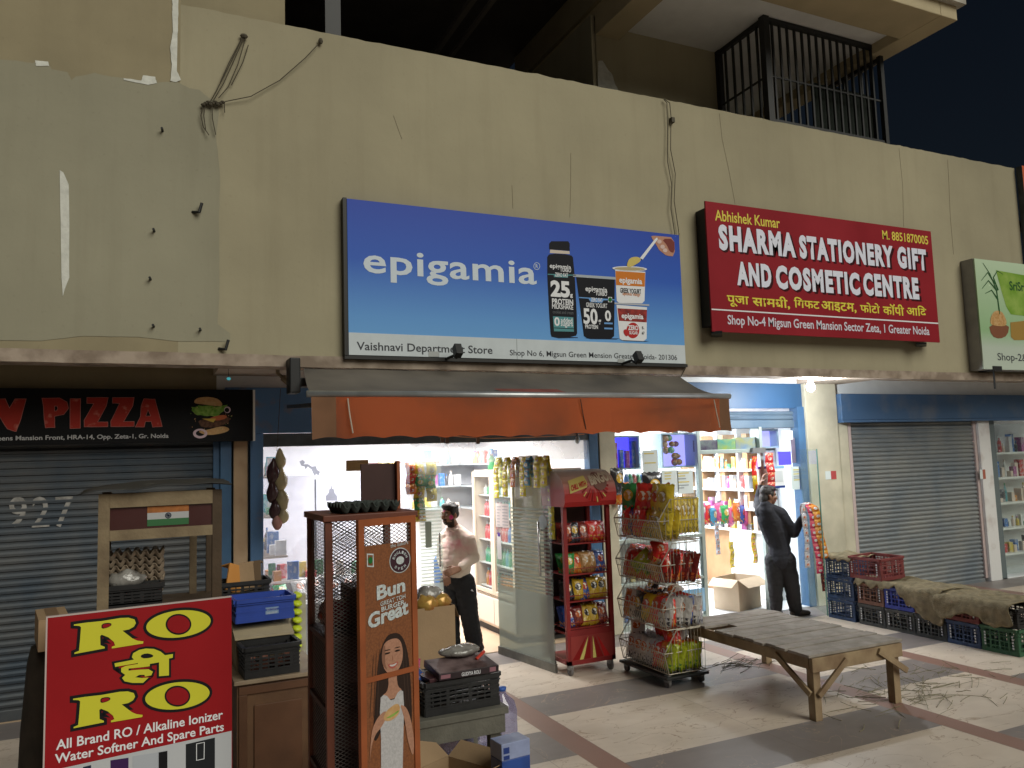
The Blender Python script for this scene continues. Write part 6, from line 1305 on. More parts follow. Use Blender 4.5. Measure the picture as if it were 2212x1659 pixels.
# cardboard box of goods behind the rack, with shiny bags
carton('cardboard_box', 'tall brown carton heaped with shiny bags right of the bread rack', TM(1.92, -2.35, .56, .03), .30, .28, .45, CARD, (0, 1, 0, 0), 1.2)
carton('cardboard_box', 'closed brown carton beneath the carton of shiny bags', TM(1.92, -2.35, .0, .02), .34, .32, .55, CARD, closed=True)
GOLDB = mat('gold_foil_bag', (.5, .33, .08), .2, metal=.3, col2=(.35, .12, .04), vscale=9, bump=.9, bscale=22)
bagmesh('gold', (.09, .08, .07), 21, GOLDB); bagmesh('clearb', (.1, .09, .07), 25, MC['crumpled_clear_film'])
for k, l_, lab in (('gold', (1.88, -2.42, .95), 'gold and orange foil bag in the tall brown carton'), ('clearb', (1.93, -2.33, 1.0), 'clear crinkled bag topmost in the tall brown carton'), ('gold', (2.0, -2.36, .95), 'gold foil bag at the right side of the tall carton')):
    o = bpy.data.objects.new('foil_bag', PK[k]); COL.objects.link(o); o.location = l_; tag(o, lab, 'bag')
def basket(M, L, W, H, m, label):
    o = thing('woven_basket', label, 'basket', mtx=M); b = MB()
    for k in range(7):
        z = H * (k + .5) / 7; e = .004 * (-1) ** k
        b.tube([(-L / 2 - e, -W / 2 - e, z), (L / 2 + e, -W / 2 - e, z), (L / 2 + e, W / 2 + e, z), (-L / 2 - e, W / 2 + e, z), (-L / 2 - e, -W / 2 - e, z)], H / 15, 6)
    for i in range(14): x = -L / 2 + L * i / 13; b.tube([(x, -W / 2, 0), (x, -W / 2 - .006, H)], .004, 5); b.tube([(x, W / 2, 0), (x, W / 2, H)], .004, 5)
    b.box(-L / 2, L / 2, -W / 2, W / 2, 0, .006); b.build('weave', m, o, world=False)
basket(TM(2.18, -2.3, .52, -.25, 0, -.1), .20, .16, .10, mat('brown_weave', (.12, .07, .05), .8, var=.3, vscale=20), 'small brown woven basket near the feet of the shopkeeper')
t = thing('wooden_stool', 'plain low stand under the small woven basket', 'stand', (2.18, -2.3, 0)); b = MB(); b.box(2.07, 2.29, -2.40, -2.20, .49, .515); b.build('top', WOODD, t)
for x in (2.08, 2.25):
    for y in (-2.39, -2.23): MB().box(x, x + .03, y, y + .03, 0, .49).build('leg', WOODD, t)
# water jug and boxes at the lower edge
JUG = glass('lilac_bottle', (.80, .80, .95), .28, .12, (.42, .42, .62))
def jug(name, label, x, y, z, r, h, m, cap, lab=None, rz=0, rx=0):
    t = thing(name, label, 'water bottle', mtx=TM(x, y, z, rz, rx)); b = MB(); pr = [(r * .9, 0), (r, .02)]
    for i in range(5): zz = h * (.08 + .13 * i); pr += [(r, zz), (r * .95, zz + h * .02), (r, zz + h * .04)]
    pr += [(r, h * .74), (r * .85, h * .84), (r * .35, h * .92), (r * .3, h * .97)]; b.lathe(pr, n=24); b.build('bottle_body', m, t, world=False, smooth=True); b = MB(); b.lathe([(r * .32, h * .965), (r * .34, h), (r * .1, h + .005)], n=16); b.build('cap', cap, t, world=False, smooth=True)
    if lab: b = MB(); b.quad((-.05, -r - .002, h * .2), (.05, -r - .002, h * .2), (.05, -r - .002, h * .4), (-.05, -r - .002, h * .4)); b.build('sticker', lab, t, world=False)
    return t
jug('water_bottle', 'lilac tinted water bottle standing behind the grey table leg', 2.16, -3.08, 0, .10, .56, JUG, mat('blue_cap', (.03, .1, .4), .4), mat('white_card', (.7, .7, .7), .6))
jug('water_bottle', 'blue labelled water bottle under the grey table', 1.80, -3.18, 0, .11, .42, JUG, MC['blue_cap'], mat('brown_label', (.25, .08, .05), .5))
jug('water_bottle', 'lilac water bottle next to the blue labelled one under the table', 2.02, -2.95, 0, .10, .42, JUG, MC['blue_cap'])
carton('cardboard_box', 'open brown carton with raised flaps under the grey table', TM(1.50, -3.85, .12, .45), .36, .34, .28, CARD, (1, 1, 1, 1), -.55)
bb = thing('blue_box', 'blue and pale tin box at the lower edge beside the table leg', 'box', mtx=TM(1.78, -4.04, .3, .1)); b = MB(); b.box(-.085, .085, -.06, .06, 0, .20); b.build('lower_body', mat('deep_blue_tin', (.02, .06, .25), .35, var=.3, vscale=7), bb, world=False, bevel=.003); b = MB(); b.box(-.086, .086, -.061, .061, .201, .285); b.build('upper_body', mat('pale_blue_tin', (.28, .33, .52), .4, var=.2, vscale=8), bb, world=False, bevel=.003)
b = MB(); b.box(-.075, -.04, -.0625, -.0612, .235, .265); b.box(-.075, -.04, -.0625, -.0612, .205, .225); b.build('window_mark', mat('navy_mark', (.015, .04, .2), .4), bb, world=False)
t = thing('wooden_stool', 'low stand under the blue tin box', 'stand', (1.78, -4.04, 0)); b = MB(); b.box(1.66, 1.90, -4.14, -3.94, .27, .298); b.build('top', WOODD, t)
for x in (1.67, 1.86):
    for y in (-4.13, -3.97): MB().box(x, x + .03, y, y + .03, 0, .27).build('leg', WOODD, t)
# hanging bags of produce on the left of the grocery window
hbg = thing('hanging_produce_bags', 'string of clear bags with dark and yellow produce hanging by the blue door post', 'bags', A(600, 960, -.55)); DKP = mat('dark_produce_bag', (.06, .03, .035), .2, bump=.7, bscale=16); YLP = mat('yellow_film_bag', (.60, .54, .30), .18, col2=(.45, .38, .26), vscale=9, bump=.8, bscale=18); PKP = mat('pink_film_bag', (.55, .32, .28), .2, col2=(.35, .15, .14), vscale=9, bump=.8, bscale=18)
p0 = A(606, 840, -.55); p1 = A(598, 975, -.55); MB().tube([p0, p1], .003, 5).build('string', CAB, hbg)
for i, (x, y, rx_, rz_, m_) in enumerate(((605, 992, .05, .10, YLP), (590, 1018, .055, .12, DKP), (606, 1035, .065, .12, YLP), (588, 1062, .05, .12, DKP), (610, 1080, .06, .10, YLP), (594, 1100, .05, .09, DKP), (612, 1112, .055, .08, YLP), (598, 1128, .045, .07, PKP))):
    c = A(x, y, -.55 - .02 * (i % 2)); b = MB(); b.ell((0, 0, 0), (rx_, .05, rz_), 16)
    for v in b.v: k = 1 + .25 * noise.noise(v * 14 + Vector((i * 3, 0, 0))); v *= k; v.x *= .55 + .45 * min(1, max(0, (rz_ - v.z) / rz_)); v += c
    b.build('produce_bag', m_, hbg, smooth=True)
# ------------------------------------------------------------------ grocery: front glass and goods inside
GL = glass('clear_shop_glass', (.93, .96, .95), .05, .10, (.6, .62, .62), .03); GLD = glass('dusty_shop_glass', (.90, .92, .95), .22, .10, (.46, .47, .54), .12)
fr = thing('shop_window', 'dusty fixed glass pane left of the grocery doorway', 'window', (2.0, .02, 0))
b = MB(); b.quad((1.07, .02, .0), (2.55, .02, .0), (2.55, .02, 2.24), (1.07, .02, 2.24)); b.build('glass_pane', GLD, fr)
b = MB(); b.quad((2.56, .022, 2.02), (4.70, .022, 2.02), (4.70, .022, 2.24), (2.56, .022, 2.24)); b.build('transom_pane', glass('dirty_transom', (.85, .86, .85), .42, .08, (.45, .42, .40), .15), fr)
lf = thing('glass_door', 'fixed frosted glass leaf beside the shopkeeper in the grocery doorway', 'door', (2.75, .03, 0)); p = A(903, 1000, .04).x; q = A(952, 1000, .04).x
b = MB(); b.quad((p, .04, .02), (q, .04, .02), (q, .04, 2.02), (p, .04, 2.02)); b.build('glass_panel', glass('leaf_glass', (.85, .92, .9), .14, .08, (.5, .54, .52)), lf)
b = MB()
for i in range(22): b.quad((p + .01, .036, .80 + i * .036), (q - .01, .036, .80 + i * .036), (q - .01, .036, .818 + i * .036), (p + .01, .036, .818 + i * .036))
b.quad((p, .036, .3), (q, .036, .3), (q, .036, .78), (p, .036, .78)); b.build('frosted_band', FRO, lf)
b = MB(); x = q - .05; b.tube([(x, -.01, .95), (x, -.01, 1.3)], .011, 8); b.build('handle', MC['bright_steel'], lf, smooth=True)
b = MB(); b.quad((p + .06, .03, 1.15), (p + .13, .03, 1.15), (p + .13, .03, 1.42), (p + .06, .03, 1.42)); b.build('sticker', mat('pale_green_sticker', (.45, .55, .48), .6), lf)
b = MB(); b.quad((p, .03, .10), (q, .03, .10), (q, .03, .42), (p, .03, .42)); b.build('bottom_film', mat('grey_green_film', (.25, .36, .33), .4), lf)
DEC = glass('grey_decal_film', (.55, .56, .6), .45, .03, (.30, .31, .35))
k3b = crop(1000, 1650, 2.4578)
def decal(label, loops):
    o = []
    for l in loops: o.append([(lambda q: (q.x, q.z))(A(*k3b(*p), .012)) for p in l])
    me = shape_mesh(o, 0)
    for v in me.vertices: v.co = Vector((v.co.x, .012, v.co.y))
    ob = link_mesh('window_decal', me, DEC); tag(ob, label, 'decal')
decal('faint grey bird shaped decal on the dusty grocery window', [[(440, 410), (470, 395), (495, 415), (480, 440), (520, 435), (560, 460), (600, 455), (610, 490), (640, 510), (625, 545), (600, 530), (590, 550), (570, 520), (560, 490), (520, 460), (500, 490), (490, 460), (455, 450)]])
decal('faint grey tower shaped decal on the dusty grocery window', [[(745, 640), (752, 640), (756, 672), (775, 680), (780, 715), (805, 745), (805, 790), (695, 790), (695, 745), (722, 715), (728, 680), (742, 672)]])
# wooden lock plate on the glass
a, c = A(748, 1018, .0), A(795, 993, .0); t = thing('lock_plate', 'tan wooden plate fixed on the grocery glass above the bread rack', 'plate', a); MB().box(a.x, c.x, -.02, .015, a.z, c.z).build('plate', mat('tan_plywood', (.48, .33, .16), .6, var=.08), t, bevel=.003)
SHW = mat('grey_glass_shelf', (.30, .33, .34), .3); SHB = mat('white_shelf', (.72, .72, .70), .5)
def rc(a, b_): return R.uniform(a, b_)
COLS = [(.5, .05, .05), (.05, .15, .4), (.55, .42, .08), (.06, .28, .12), (.6, .6, .6), (.5, .22, .05), (.35, .08, .25), (.08, .08, .09), (.62, .5, .42), (.1, .35, .4)]
CM = [mat('goods_colour_%s' % 'abcdefghij'[i], c, .45, col2=tuple(min(1, v * .5 + .25) for v in c), vscale=18, thr=(.5, .6)) for i, c in enumerate(COLS)]
CN = ['red', 'blue', 'yellow', 'green', 'white', 'orange', 'purple', 'black', 'beige', 'teal']
def bottle(x, y, z, r, h, ci, label, group, name='bottle'):
    o = thing(name, label, name, (x, y, z), group=group); b = MB(); b.lathe([(r * .95, 0), (r, .01), (r, h * .62), (r * .8, h * .72), (r * .4, h * .8), (r * .4, h * .88)], n=12); b.build('body', CM[ci], o, world=False, smooth=True); b = MB(); b.lathe([(r * .45, h * .881), (r * .45, h), (r * .2, h + .002)], n=10); b.build('cap', CM[(ci + 4) % 10], o, world=False); return o
def gbox(x, y, z, L, W, H, ci, label, group, rz=0, name='goods_box'):
    b = MB(); b.box(-L / 2, L / 2, -W / 2, W / 2, 0, H, 0, TM(x, y, z, rz)); return tag(b.build(name, CM[ci], None, bevel=.002), label, 'box', group)
def shelfgoods(x0, x1, y, z, n, where, hmax=.2, ydir=None):
    xs = x0
    for i in range(n):
        w_ = rc(.05, .1); ci = R.choice([0, 1, 2, 3, 4, 4, 4, 5, 6, 7, 8, 8, 9, 4]); px_ = (xs if ydir is None else y); 
        X_, Y_ = (xs + w_ / 2, y + rc(-.03, .03)) if ydir is None else (y + rc(-.03, .03), xs + w_ / 2)
        if X_ is None: continue
        if R.random() < .45: bottle(X_, Y_, z, w_ * .38, rc(.12, hmax), ci, '%s bottle on the %s' % (CN[ci], where), 'goods on the %s' % where)
        else: gbox(X_, Y_, z, w_ if ydir is None else rc(.06, .12), rc(.06, .12) if ydir is None else w_, rc(.06, hmax), ci, '%s box on the %s' % (CN[ci], where), 'goods on the %s' % where, rc(-.15, .15))
        xs += w_ + rc(.0, .05)
        if xs > x1: break
# glass wall shelves at the back of the grocery: corner between back wall and fridge (seen over the shopkeeper)
sh = thing('wall_shelf', 'grey wall shelves with bottles and packets behind the shopkeeper', 'shelf', (4.0, 3.4, 1.2))
for z in (1.36, 1.68, 2.0): MB().box(3.6, 4.74, 3.2, 3.59, z - .02, z).build('shelf_board', SHW, sh)
for z in (1.36, 1.68, 2.0): MB().box(4.35, 4.74, 1.9, 3.19, z - .021, z).build('shelf_board', SHW, sh)
for z, nm in ((1.36, 'lowest'), (1.68, 'middle'), (2.0, 'upper')): shelfgoods(3.62, 4.35, 3.3, z, 9, nm + ' grey wall shelf in the grocery', .22)
for z, nm in ((1.36, 'lowest'), (1.68, 'middle'), (2.0, 'upper')): shelfgoods(1.95, 3.1, 4.45, z, 9, nm + ' side shelf in the grocery', .22, 1)
# left shelves behind the dusty glass
sl_ = thing('wall_shelf', 'side shelves behind the dusty glass at the left of the grocery', 'shelf', (1.25, .9, 1)); 
for z in (.75, 1.15, 1.55, 1.95): MB().box(1.08, 1.36, .35, 1.5, z - .02, z).build('shelf_board', mat('tan_shelf', (.40, .33, .26), .6), sl_)
for z, nm in ((.75, 'lowest'), (1.15, 'second'), (1.55, 'third'), (1.95, 'top')): shelfgoods(.38, 1.45, 1.28, z, 10, nm + ' left side shelf in the grocery', .24, 1)
# counter with clutter behind the glass
ct2 = thing('shop_counter', 'cluttered counter behind the dusty glass of the grocery', 'counter', (1.9, 1.5, 0)); MB().box(1.2, 2.5, .5, 1.0, 0, .86).build('body', mat('glass_counter', (.35, .36, .38), .4, var=.2, vscale=5), ct2); MB().box(1.17, 2.53, .47, 1.03, .861, .885).build('top', SHB, ct2)
for i in range(13): ci = R.randrange(10); gbox(1.25 + i * .097, .62 + rc(-.08, .15), .886, rc(.06, .12), rc(.05, .1), rc(.05, .2), ci, '%s pack on the cluttered grocery counter' % CN[ci], 'packs on the grocery counter', rc(-.5, .5))
for i in range(7): packet(R.choice(['red', 'green', 'silver', 'white', 'orange']), (1.3 + i * .16, .12, .72 + .02 * (i % 3)), rc(-.4, .4), -.7, 0, .9, 'bright packet heaped behind the bottom of the dusty glass', 'packets behind the dusty glass')
t = thing('display_ledge', 'low white ledge behind the dusty glass carrying packets', 'ledge', (1.8, .2, .7)); MB().box(1.1, 2.5, .05, .3, 0, .70).build('ledge', SHB, t)
# white covered cupboard at the back
t = thing('cupboard', 'tall white cupboard against the back wall of the grocery', 'cupboard', (2.3, 3.3, 0)); MB().box(1.5, 2.9, 3.2, 3.59, 0, 1.9).build('body', mat('pale_cupboard', (.46, .47, .53), .5, var=.03), t); MB().box(2.19, 2.21, 3.195, 3.1995, .05, 1.85).build('door_gap', STEEL_D, t); MB().box(2.12, 2.16, 3.18, 3.1995, .9, 1.1).build('handle', MC['bright_steel'], t)
# fridge with two glass doors facing into the shop from the right wall
fx, fy0, fy1, fz = 3.78, .14, 1.34, 1.92
FRW = mat('cream_fridge_enamel', (.66, .55, .43), .4, var=.04); fg_ = thing('drinks_fridge', 'tall cream two door glass drinks fridge along the right wall of the grocery', 'fridge', (fx + .35, .74, 0))
b = MB(); b.box(fx + .03, 4.68, fy0, fy1, .08, .44); b.box(4.60, 4.68, fy0, fy1, .441, fz); b.box(fx + .03, 4.599, fy0, fy0 + .04, .441, fz - .041); b.box(fx + .03, 4.599, fy1 - .04, fy1, .441, fz - .041); b.box(fx + .03, 4.599, fy0, fy1, fz - .04, fz); b.build('cabinet', FRW, fg_, bevel=.006)
b = MB(); b.box(fx + .05, 4.6, fy0 + .02, fy1 - .02, .0, .078); b.build('plinth', BLK, fg_)
ym = (fy0 + fy1) / 2
for k, (ya, yb_) in enumerate(((fy0 + .005, ym - .005), (ym + .005, fy1 - .005))):
    d = MB(); d.box(fx, fx + .029, ya, ya + .05, .46, fz - .02); d.box(fx, fx + .029, yb_ - .05, yb_, .46, fz - .02); d.box(fx, fx + .029, ya + .05, yb_ - .05, .46, .51); d.box(fx, fx + .029, ya + .05, yb_ - .05, fz - .08, fz - .02); o = d.build('door', FRW, fg_, bevel=.004)
    d = MB(); d.quad((fx + .014, ya + .05, .51), (fx + .014, yb_ - .05, .51), (fx + .014, yb_ - .05, fz - .08), (fx + .014, ya + .05, fz - .08)); d.build('glass', GL, o)
    MB().box(fx - .002, fx + .028, ya + .003, yb_ - .003, .12, .42).build('lower_panel', mat('white_fridge_panel', (.70, .64, .56), .45), fg_, bevel=.004)
for i, z in enumerate((.52, .80, 1.08, 1.36, 1.62)):
    MB().box(fx + .06, 4.58, fy0 + .05, fy1 - .05, z - .012, z).build('rack_shelf', mat('white_wire_shelf', (.6, .6, .58), .4), fg_)
    yy = fy0 + .1
    while yy < fy1 - .1:
        ci = [5, 3, 0, 0, 4][i] if R.random() < .6 else R.randrange(10); bottle(fx + .13, yy, z, .034, .2 if i < 4 else .12, ci, '%s bottle in the drinks fridge' % CN[ci], 'bottles in the drinks fridge'); yy += .085
gbox(4.0, .3, fz + .001, .25, .3, .16, 8, 'beige carton on top of the drinks fridge', None); bottle(4.0, 1.2, fz + .001, .05, .2, 3, 'green tin on the far end of the drinks fridge', None)
# blue cans behind the shopkeeper
for i, z in enumerate((0.01, .46)): jug('water_bottle', ('blue water jar on the shop floor behind the shopkeeper' if i == 0 else 'blue water jar stacked on another behind the shopkeeper'), 3.50 + .03 * i, 1.75, z, .13, .44, mat('blue_jar', (.02, .12, .38), .2), MC['blue_cap'])
# ------------------------------------------------------------------ stationery shop
ALU = mat('grey_green_aluminium', (.36, .42, .40), .45, metal=.3)
sf = thing('glazed_shopfront', 'grey aluminium glazed front of the stationery shop with a doorway', 'shop front', (6.4, .03, 0))
xd0, xd1 = A(1512, 1000, .03).x, A(1640, 1000, .03).x
b = MB(); b.box(xd0 - .05, xd0, 0, .06, .0, 2.36); b.box(5.06, xd0 - .05, 0, .06, 1.02, 1.06); b.box(xd0, xd1 + .02, 0, .06, 2.03, 2.08); b.box(xd1, xd1 + .05, 0, .06, 0, 2.36); b.box(5.06, xd0 - .051, 0, .06, .0, .08); b.box(5.06, xd0 - .051, 0, .06, .52, .55); b.build('frame', ALU, sf, bevel=.003)
GS = glass('shop_glass_green', (.90, .95, .94), .05, .09, (.55, .62, .6), .03)
b = MB(); b.quad((5.06, .03, 1.06), (xd0 - .05, .03, 1.06), (xd0 - .05, .03, 2.36), (5.06, .03, 2.36)); b.build('glass_pane', GS, sf); b = MB(); b.quad((5.06, .03, .08), (xd0 - .05, .03, .08), (xd0 - .05, .03, 1.02), (5.06, .03, 1.02)); b.build('glass_pane', GS, sf)
b = MB(); b.quad((xd1 + .05, .03, .05), (7.93, .03, .05), (7.93, .03, 2.36), (xd1 + .05, .03, 2.36)); b.build('glass_pane', GS, sf); b = MB(); b.quad((xd0, .03, 2.08), (xd1, .03, 2.08), (xd1, .03, 2.36), (xd0, .03, 2.36)); b.build('glass_pane', GS, sf)
b = MB(); b.box(xd1 - .16, xd1 + .05, -.05, -.001, 2.02, 2.09); b.build('door_closer', mat('grey_steel', (.25, .25, .25), .4), sf)
def onpane(name, label, x0, y0, x1, y1, m, Y, cat, group=None, th=.006):
    a, c = A(x0, y1, Y), A(x1, y0, Y); t = thing(name, label, cat, (a + c) / 2, group=group); MB().box(a.x, c.x, Y, Y + th, a.z, c.z).build('sheet', m, t); return t, a, c
PAP = mat('white_paper', (.60, .66, .66), .7); YP = mat('yellow_highlight', (.55, .45, .12), .7); GP = mat('grey_text_print', (.3, .33, .35), .7)
def notice(label, x0, y0, x1, y1, lines, Y=.012):
    t, a, c = onpane('paper_notice', label, x0, y0, x1, y1, PAP, Y, 'notice', 'paper notices on the stationery glass')
    for u0, u1, v, m_ in lines: MB().box(a.x + (c.x - a.x) * u0, a.x + (c.x - a.x) * u1, Y - .002, Y - .0005, a.z + (c.z - a.z) * (v - .025), a.z + (c.z - a.z) * (v + .025)).build('printed_line', m_, t)
notice('tall white notice with two yellow lines on the stationery glass', 1390, 972, 1420, 1024, [(.1, .75, .86, YP), (.1, .85, .46, YP)])
notice('white notice with three yellow lines above the snack stand', 1432, 1015, 1464, 1065, [(.15, .6, .88, YP), (.15, .55, .75, YP), (.15, .55, .62, YP)])
notice('white notice with mixed yellow and grey lines above the snack stand', 1465, 1015, 1496, 1067, [(.05, .75, .88, YP), (.05, .5, .76, YP), (.05, .55, .64, GP), (.05, .75, .5, YP), (.05, .7, .36, GP), (.05, .4, .25, GP)])
notice('white notice beside the pillar with yellow and grey lines', 1711, 1007, 1741, 1058, [(.15, .7, .86, YP), (.15, .65, .77, GP), (.15, .6, .68, YP), (.15, .75, .58, GP), (.15, .5, .5, GP), (.15, .55, .42, YP)])
# payment boards (their codes left plain)
for lab, x0, y0, x1, y1, edge_ in (('white payment board with a violet top on the glass', 1638, 1007, 1662, 1052, mat('violet_print', (.12, .06, .3), .5)), ('white payment board with a dark foot on the glass', 1668, 1006, 1693, 1050, mat('pale_blue_edge', (.2, .4, .6), .5))):
    t, a, c = onpane('payment_board', lab, x0, y0, x1, y1, mat('white_card', (.7, .7, .7), .6), .008, 'board'); MB().box(a.x + .03, c.x - .03, .005, .0075, a.z + .05, c.z - .06).build('blank_panel', mat('pale_grey_panel', (.5, .52, .53), .6), t); MB().box(a.x, c.x, .004, .0075, c.z - .03, c.z).build('top_band', edge_, t); MB().box(a.x, c.x, .004, .0075, a.z - .03, a.z).build('foot_band', mat('navy_mark', (.015, .04, .2), .4), t)
# violet and blue lit display boxes
def glow(name, col, e):
    m = mat(name, tuple(.4 * c for c in col), .5, emit=e, ecol=col); return m
BG = glow('blue_led_panel', (.06, .05, 1.0), 1.6); VG = glow('violet_led_panel', (.36, .34, 1.0), 1.1); WG = glow('white_led_panel', (.9, .97, 1.0), 1.6)
def ledbox(label, x0, y0, x1, y1, Y, m, d=.22):
    a, c = A(x0, y1, Y), A(x1, y0, Y); t = thing('lit_display_box', label, 'display box', (a + c) / 2, group='led lit display boxes')
    b = MB(); b.box(a.x, c.x, Y + d - .01, Y + d, a.z, c.z); b.build('back_panel', m, t)
    b = MB(); b.box(a.x - .02, a.x, Y, Y + d, a.z - .02, c.z + .02); b.box(c.x, c.x + .02, Y, Y + d, a.z - .02, c.z + .02); b.box(a.x, c.x, Y, Y + d, a.z - .02, a.z); b.box(a.x, c.x, Y, Y + d, c.z, c.z + .02); b.build('box_frame', mat('pale_blue_frame', (.35, .45, .55), .4), t); return a, c
a, c = ledbox('deep blue glowing display box by the cream pillar', 1330, 944, 1378, 1012, .10, BG)
for i in range(4): gbox(a.x + .06 + i * .085, .2, a.z, .05, .05, rc(.2, .34), (6, 1, 6, 1)[i], 'dark toy pack in the deep blue display box', 'toy packs in the deep blue display box')
a, c = ledbox('violet glowing display box full of bright toys', 1434, 938, 1500, 1008, .10, VG)
for i in range(16):
    ci = R.choice([0, 2, 3, 5, 6, 1]); b = MB(); b.ell((0, 0, 0), (rc(.03, .06), .04, rc(.03, .05)), 10); me = b.mesh('toy', True); me.materials.append(CM[ci]); o = bpy.data.objects.new('toy', me); COL.objects.link(o); o.location = (a.x + .08 + rc(0, .24), .18 + rc(-.03, .03), a.z + .05 + .075 * (i // 3)); tag(o, '%s plastic toy in the violet display box' % CN[ci], 'toy', 'toys in the violet display box')
ledbox('violet lit strip box left of the white boards over the doorway end', 1641, 930, 1678, 965, .12, VG, .15)
t, a, c = onpane('blue_poster', 'glowing blue square poster over the payment boards', 1683, 975, 1708, 1005, BG, .014, 'poster')
t, a, c = onpane('white_card', 'folded white card hanging at the top of the right glass', 1690, 930, 1712, 950, mat('white_card', (.7, .7, .7), .6), .004, 'card')
t, a, c = onpane('mauve_panel', 'dusky mauve panel behind the right glass of the stationery shop', 1712, 945, 1736, 1000, mat('mauve_board', (.25, .18, .25), .6, var=.15), .05, 'panel')
# pictured boards above the doorway
for lab, x0, y0, x1, y1, m_ in (('dull grey board game box above the stationery doorway', 1503, 950, 1549, 976, mat('grey_game_print', (.25, .27, .27), .5, col2=(.10, .05, .12), vscale=9)), ('green and blue board game box above the stationery doorway', 1551, 948, 1588, 975, mat('green_game_print', (.12, .40, .35), .5, col2=(.45, .5, .1), vscale=9)), ('yellow and blue board game box above the stationery doorway', 1590, 944, 1635, 974, mat('yellow_game_print', (.45, .40, .15), .5, col2=(.2, .3, .5), vscale=7))): onpane('game_box', lab, x0, y0, x1, y1, m_, .07, 'game box', th=.05)
# shelving seen through the doorway: against the right wall
su = thing('shelf_unit', 'white cubby shelving with wooden dividers on the right wall of the stationery shop', 'shelf', (7.8, 1.5, 0)); WD = mat('light_oak_board', (.40, .24, .12), .55, col2=(.30, .17, .08), vscale=4)
b = MB()
for z in (.95, 1.25, 1.52, 1.80, 2.08): b.box(7.72, 7.99, .5, 2.5, z - .03, z)
b.build('shelf_board', SHB, su); b = MB()
for y in (.5, .98, 1.42, 1.9, 2.47): b.box(7.74, 7.99, y, y + .03, .96, 2.5)
b.build('upright', SHB, su); b = MB()
for y in (.80, 1.3, 1.8, 2.3): b.box(7.76, 7.985, y, y + .10, .961, 2.3)
b.build('divider', WD, su); MB().box(7.80, 7.99, 1.30, 1.95, .02, .92).build('wood_panel', WD, su)
MB().box(7.78, 7.99, .5, 1.29, .02, .92).build('white_panel', SHB, su); MB().box(7.78, 7.99, 1.96, 2.5, .02, .92).build('white_panel', SHB, su)
for z, nm in ((.95, 'lowest'), (1.25, 'second'), (1.52, 'third'), (1.80, 'fourth')): shelfgoods(.55, 2.4, 7.78, z, 13, nm + ' white cubby shelf of the stationery shop', .2, 1)
# toy cards hanging below the shelves
hc = ['pink', 'red', 'cyan', 'pink', 'green', 'pink', 'orange', 'blue', 'pink', 'red', 'white']
for i, k in enumerate(hc):
    x, y = 1515 + i * 12.5, 1092 + (i % 3) * 5; p = A(x, y, .9 + .02 * (i % 2)); packet(k, (p.x, p.y, p.z - .22), .35 + rc(-.2, .2), 0, 0, 1.1, PL[k] + ' toy card hanging in the stationery doorway', 'toy cards in the stationery doorway', name='toy_card')
for x, y, L, k, lab in ((1548, 1130, .42, 'silver', 'silver strip of sachets hanging in the stationery doorway'), (1580, 1170, .35, 'olive', 'short gold strip of sachets hanging in the stationery doorway'), (1626, 1130, .55, 'yellow', 'long yellow strip of sachets hanging in the stationery doorway')):
    p = A(x, y, .75); strip('sachet_strip', lab, hang(p.x, p.y, p.z, L), .075, [SM[k]], .08, .012)
p = A(1662, 978, -.10); strip('sachet_strip', 'red sachet strip hanging from the door closer above the reaching man', hang(p.x, p.y, p.z, .62), .13, [REDS], .12, .018)
p = A(1628, 985, .0); strip('sachet_strip', 'long red and yellow strip hanging at the doorway edge', hang(p.x, p.y, p.z, .75), .08, [SM['red'], SM['yellow']], .25, .02)
# back wall shelves seen through the left glass
sb = thing('shelf_unit', 'white wall shelving behind the left glass of the stationery shop', 'shelf', (6.6, 2.4, 0)); b = MB()
for z in (.9, 1.2, 1.5, 1.8, 2.1): b.box(5.1, 7.7, 2.3, 2.59, z - .025, z)
b.build('shelf_board', SHB, sb); b = MB()
for i in range(6): x = 5.1 + i * .52; b.box(x, x + .03, 2.31, 2.59, 0, 2.5)
b.build('upright', SHB, sb)
for z, nm in ((.9, 'lowest'), (1.2, 'second'), (1.5, 'third'), (1.8, 'fourth'), (2.1, 'top')): shelfgoods(5.2, 7.2, 2.38, z, 18, nm + ' back shelf of the stationery shop', .2)
# counter shelf behind the lower left glass with goods on top
cs = thing('shop_counter', 'glass fronted counter of the stationery shop behind the snack stand', 'counter', (5.9, .4, 0)); MB().box(5.1, xd0 - .1, .12, .5, .985, 1.02).build('top', SHW, cs); MB().box(5.1, xd0 - .1, .14, .48, .5, .52).build('inner_shelf', SHW, cs); MB().box(5.1, xd0 - .1, .47, .50, .02, .98).build('back_panel', SHB, cs); MB().box(5.1, xd0 - .1, .12, .46, .0, .05).build('plinth', SHB, cs)
shelfgoods(5.15, xd0 - .2, .3, 1.021, 14, 'stationery counter top', .28); shelfgoods(5.15, xd0 - .2, .3, .521, 14, 'counter shelf behind the lower glass', .3); shelfgoods(5.15, xd0 - .2, .3, .052, 14, 'bottom of the glass counter', .3)
for i, ci in enumerate((1, 3, 0, 3, 1, 2)):
    p = A(1364 + i * 8.5, 1058, .10); bottle(p.x, .2, p.z - .12, .035, .24, 4, 'spray bottle with a bright cap on the stationery counter', 'spray bottles behind the left glass'); b = MB(); b.ell((p.x, .2, p.z + .12), (.034, .034, .07), 10); tag(b.build('rounded_lid', CM[ci], smooth=True), '%s rounded cap over the spray bottles behind the glass' % CN[ci], 'cap', 'rounded caps behind the left glass')
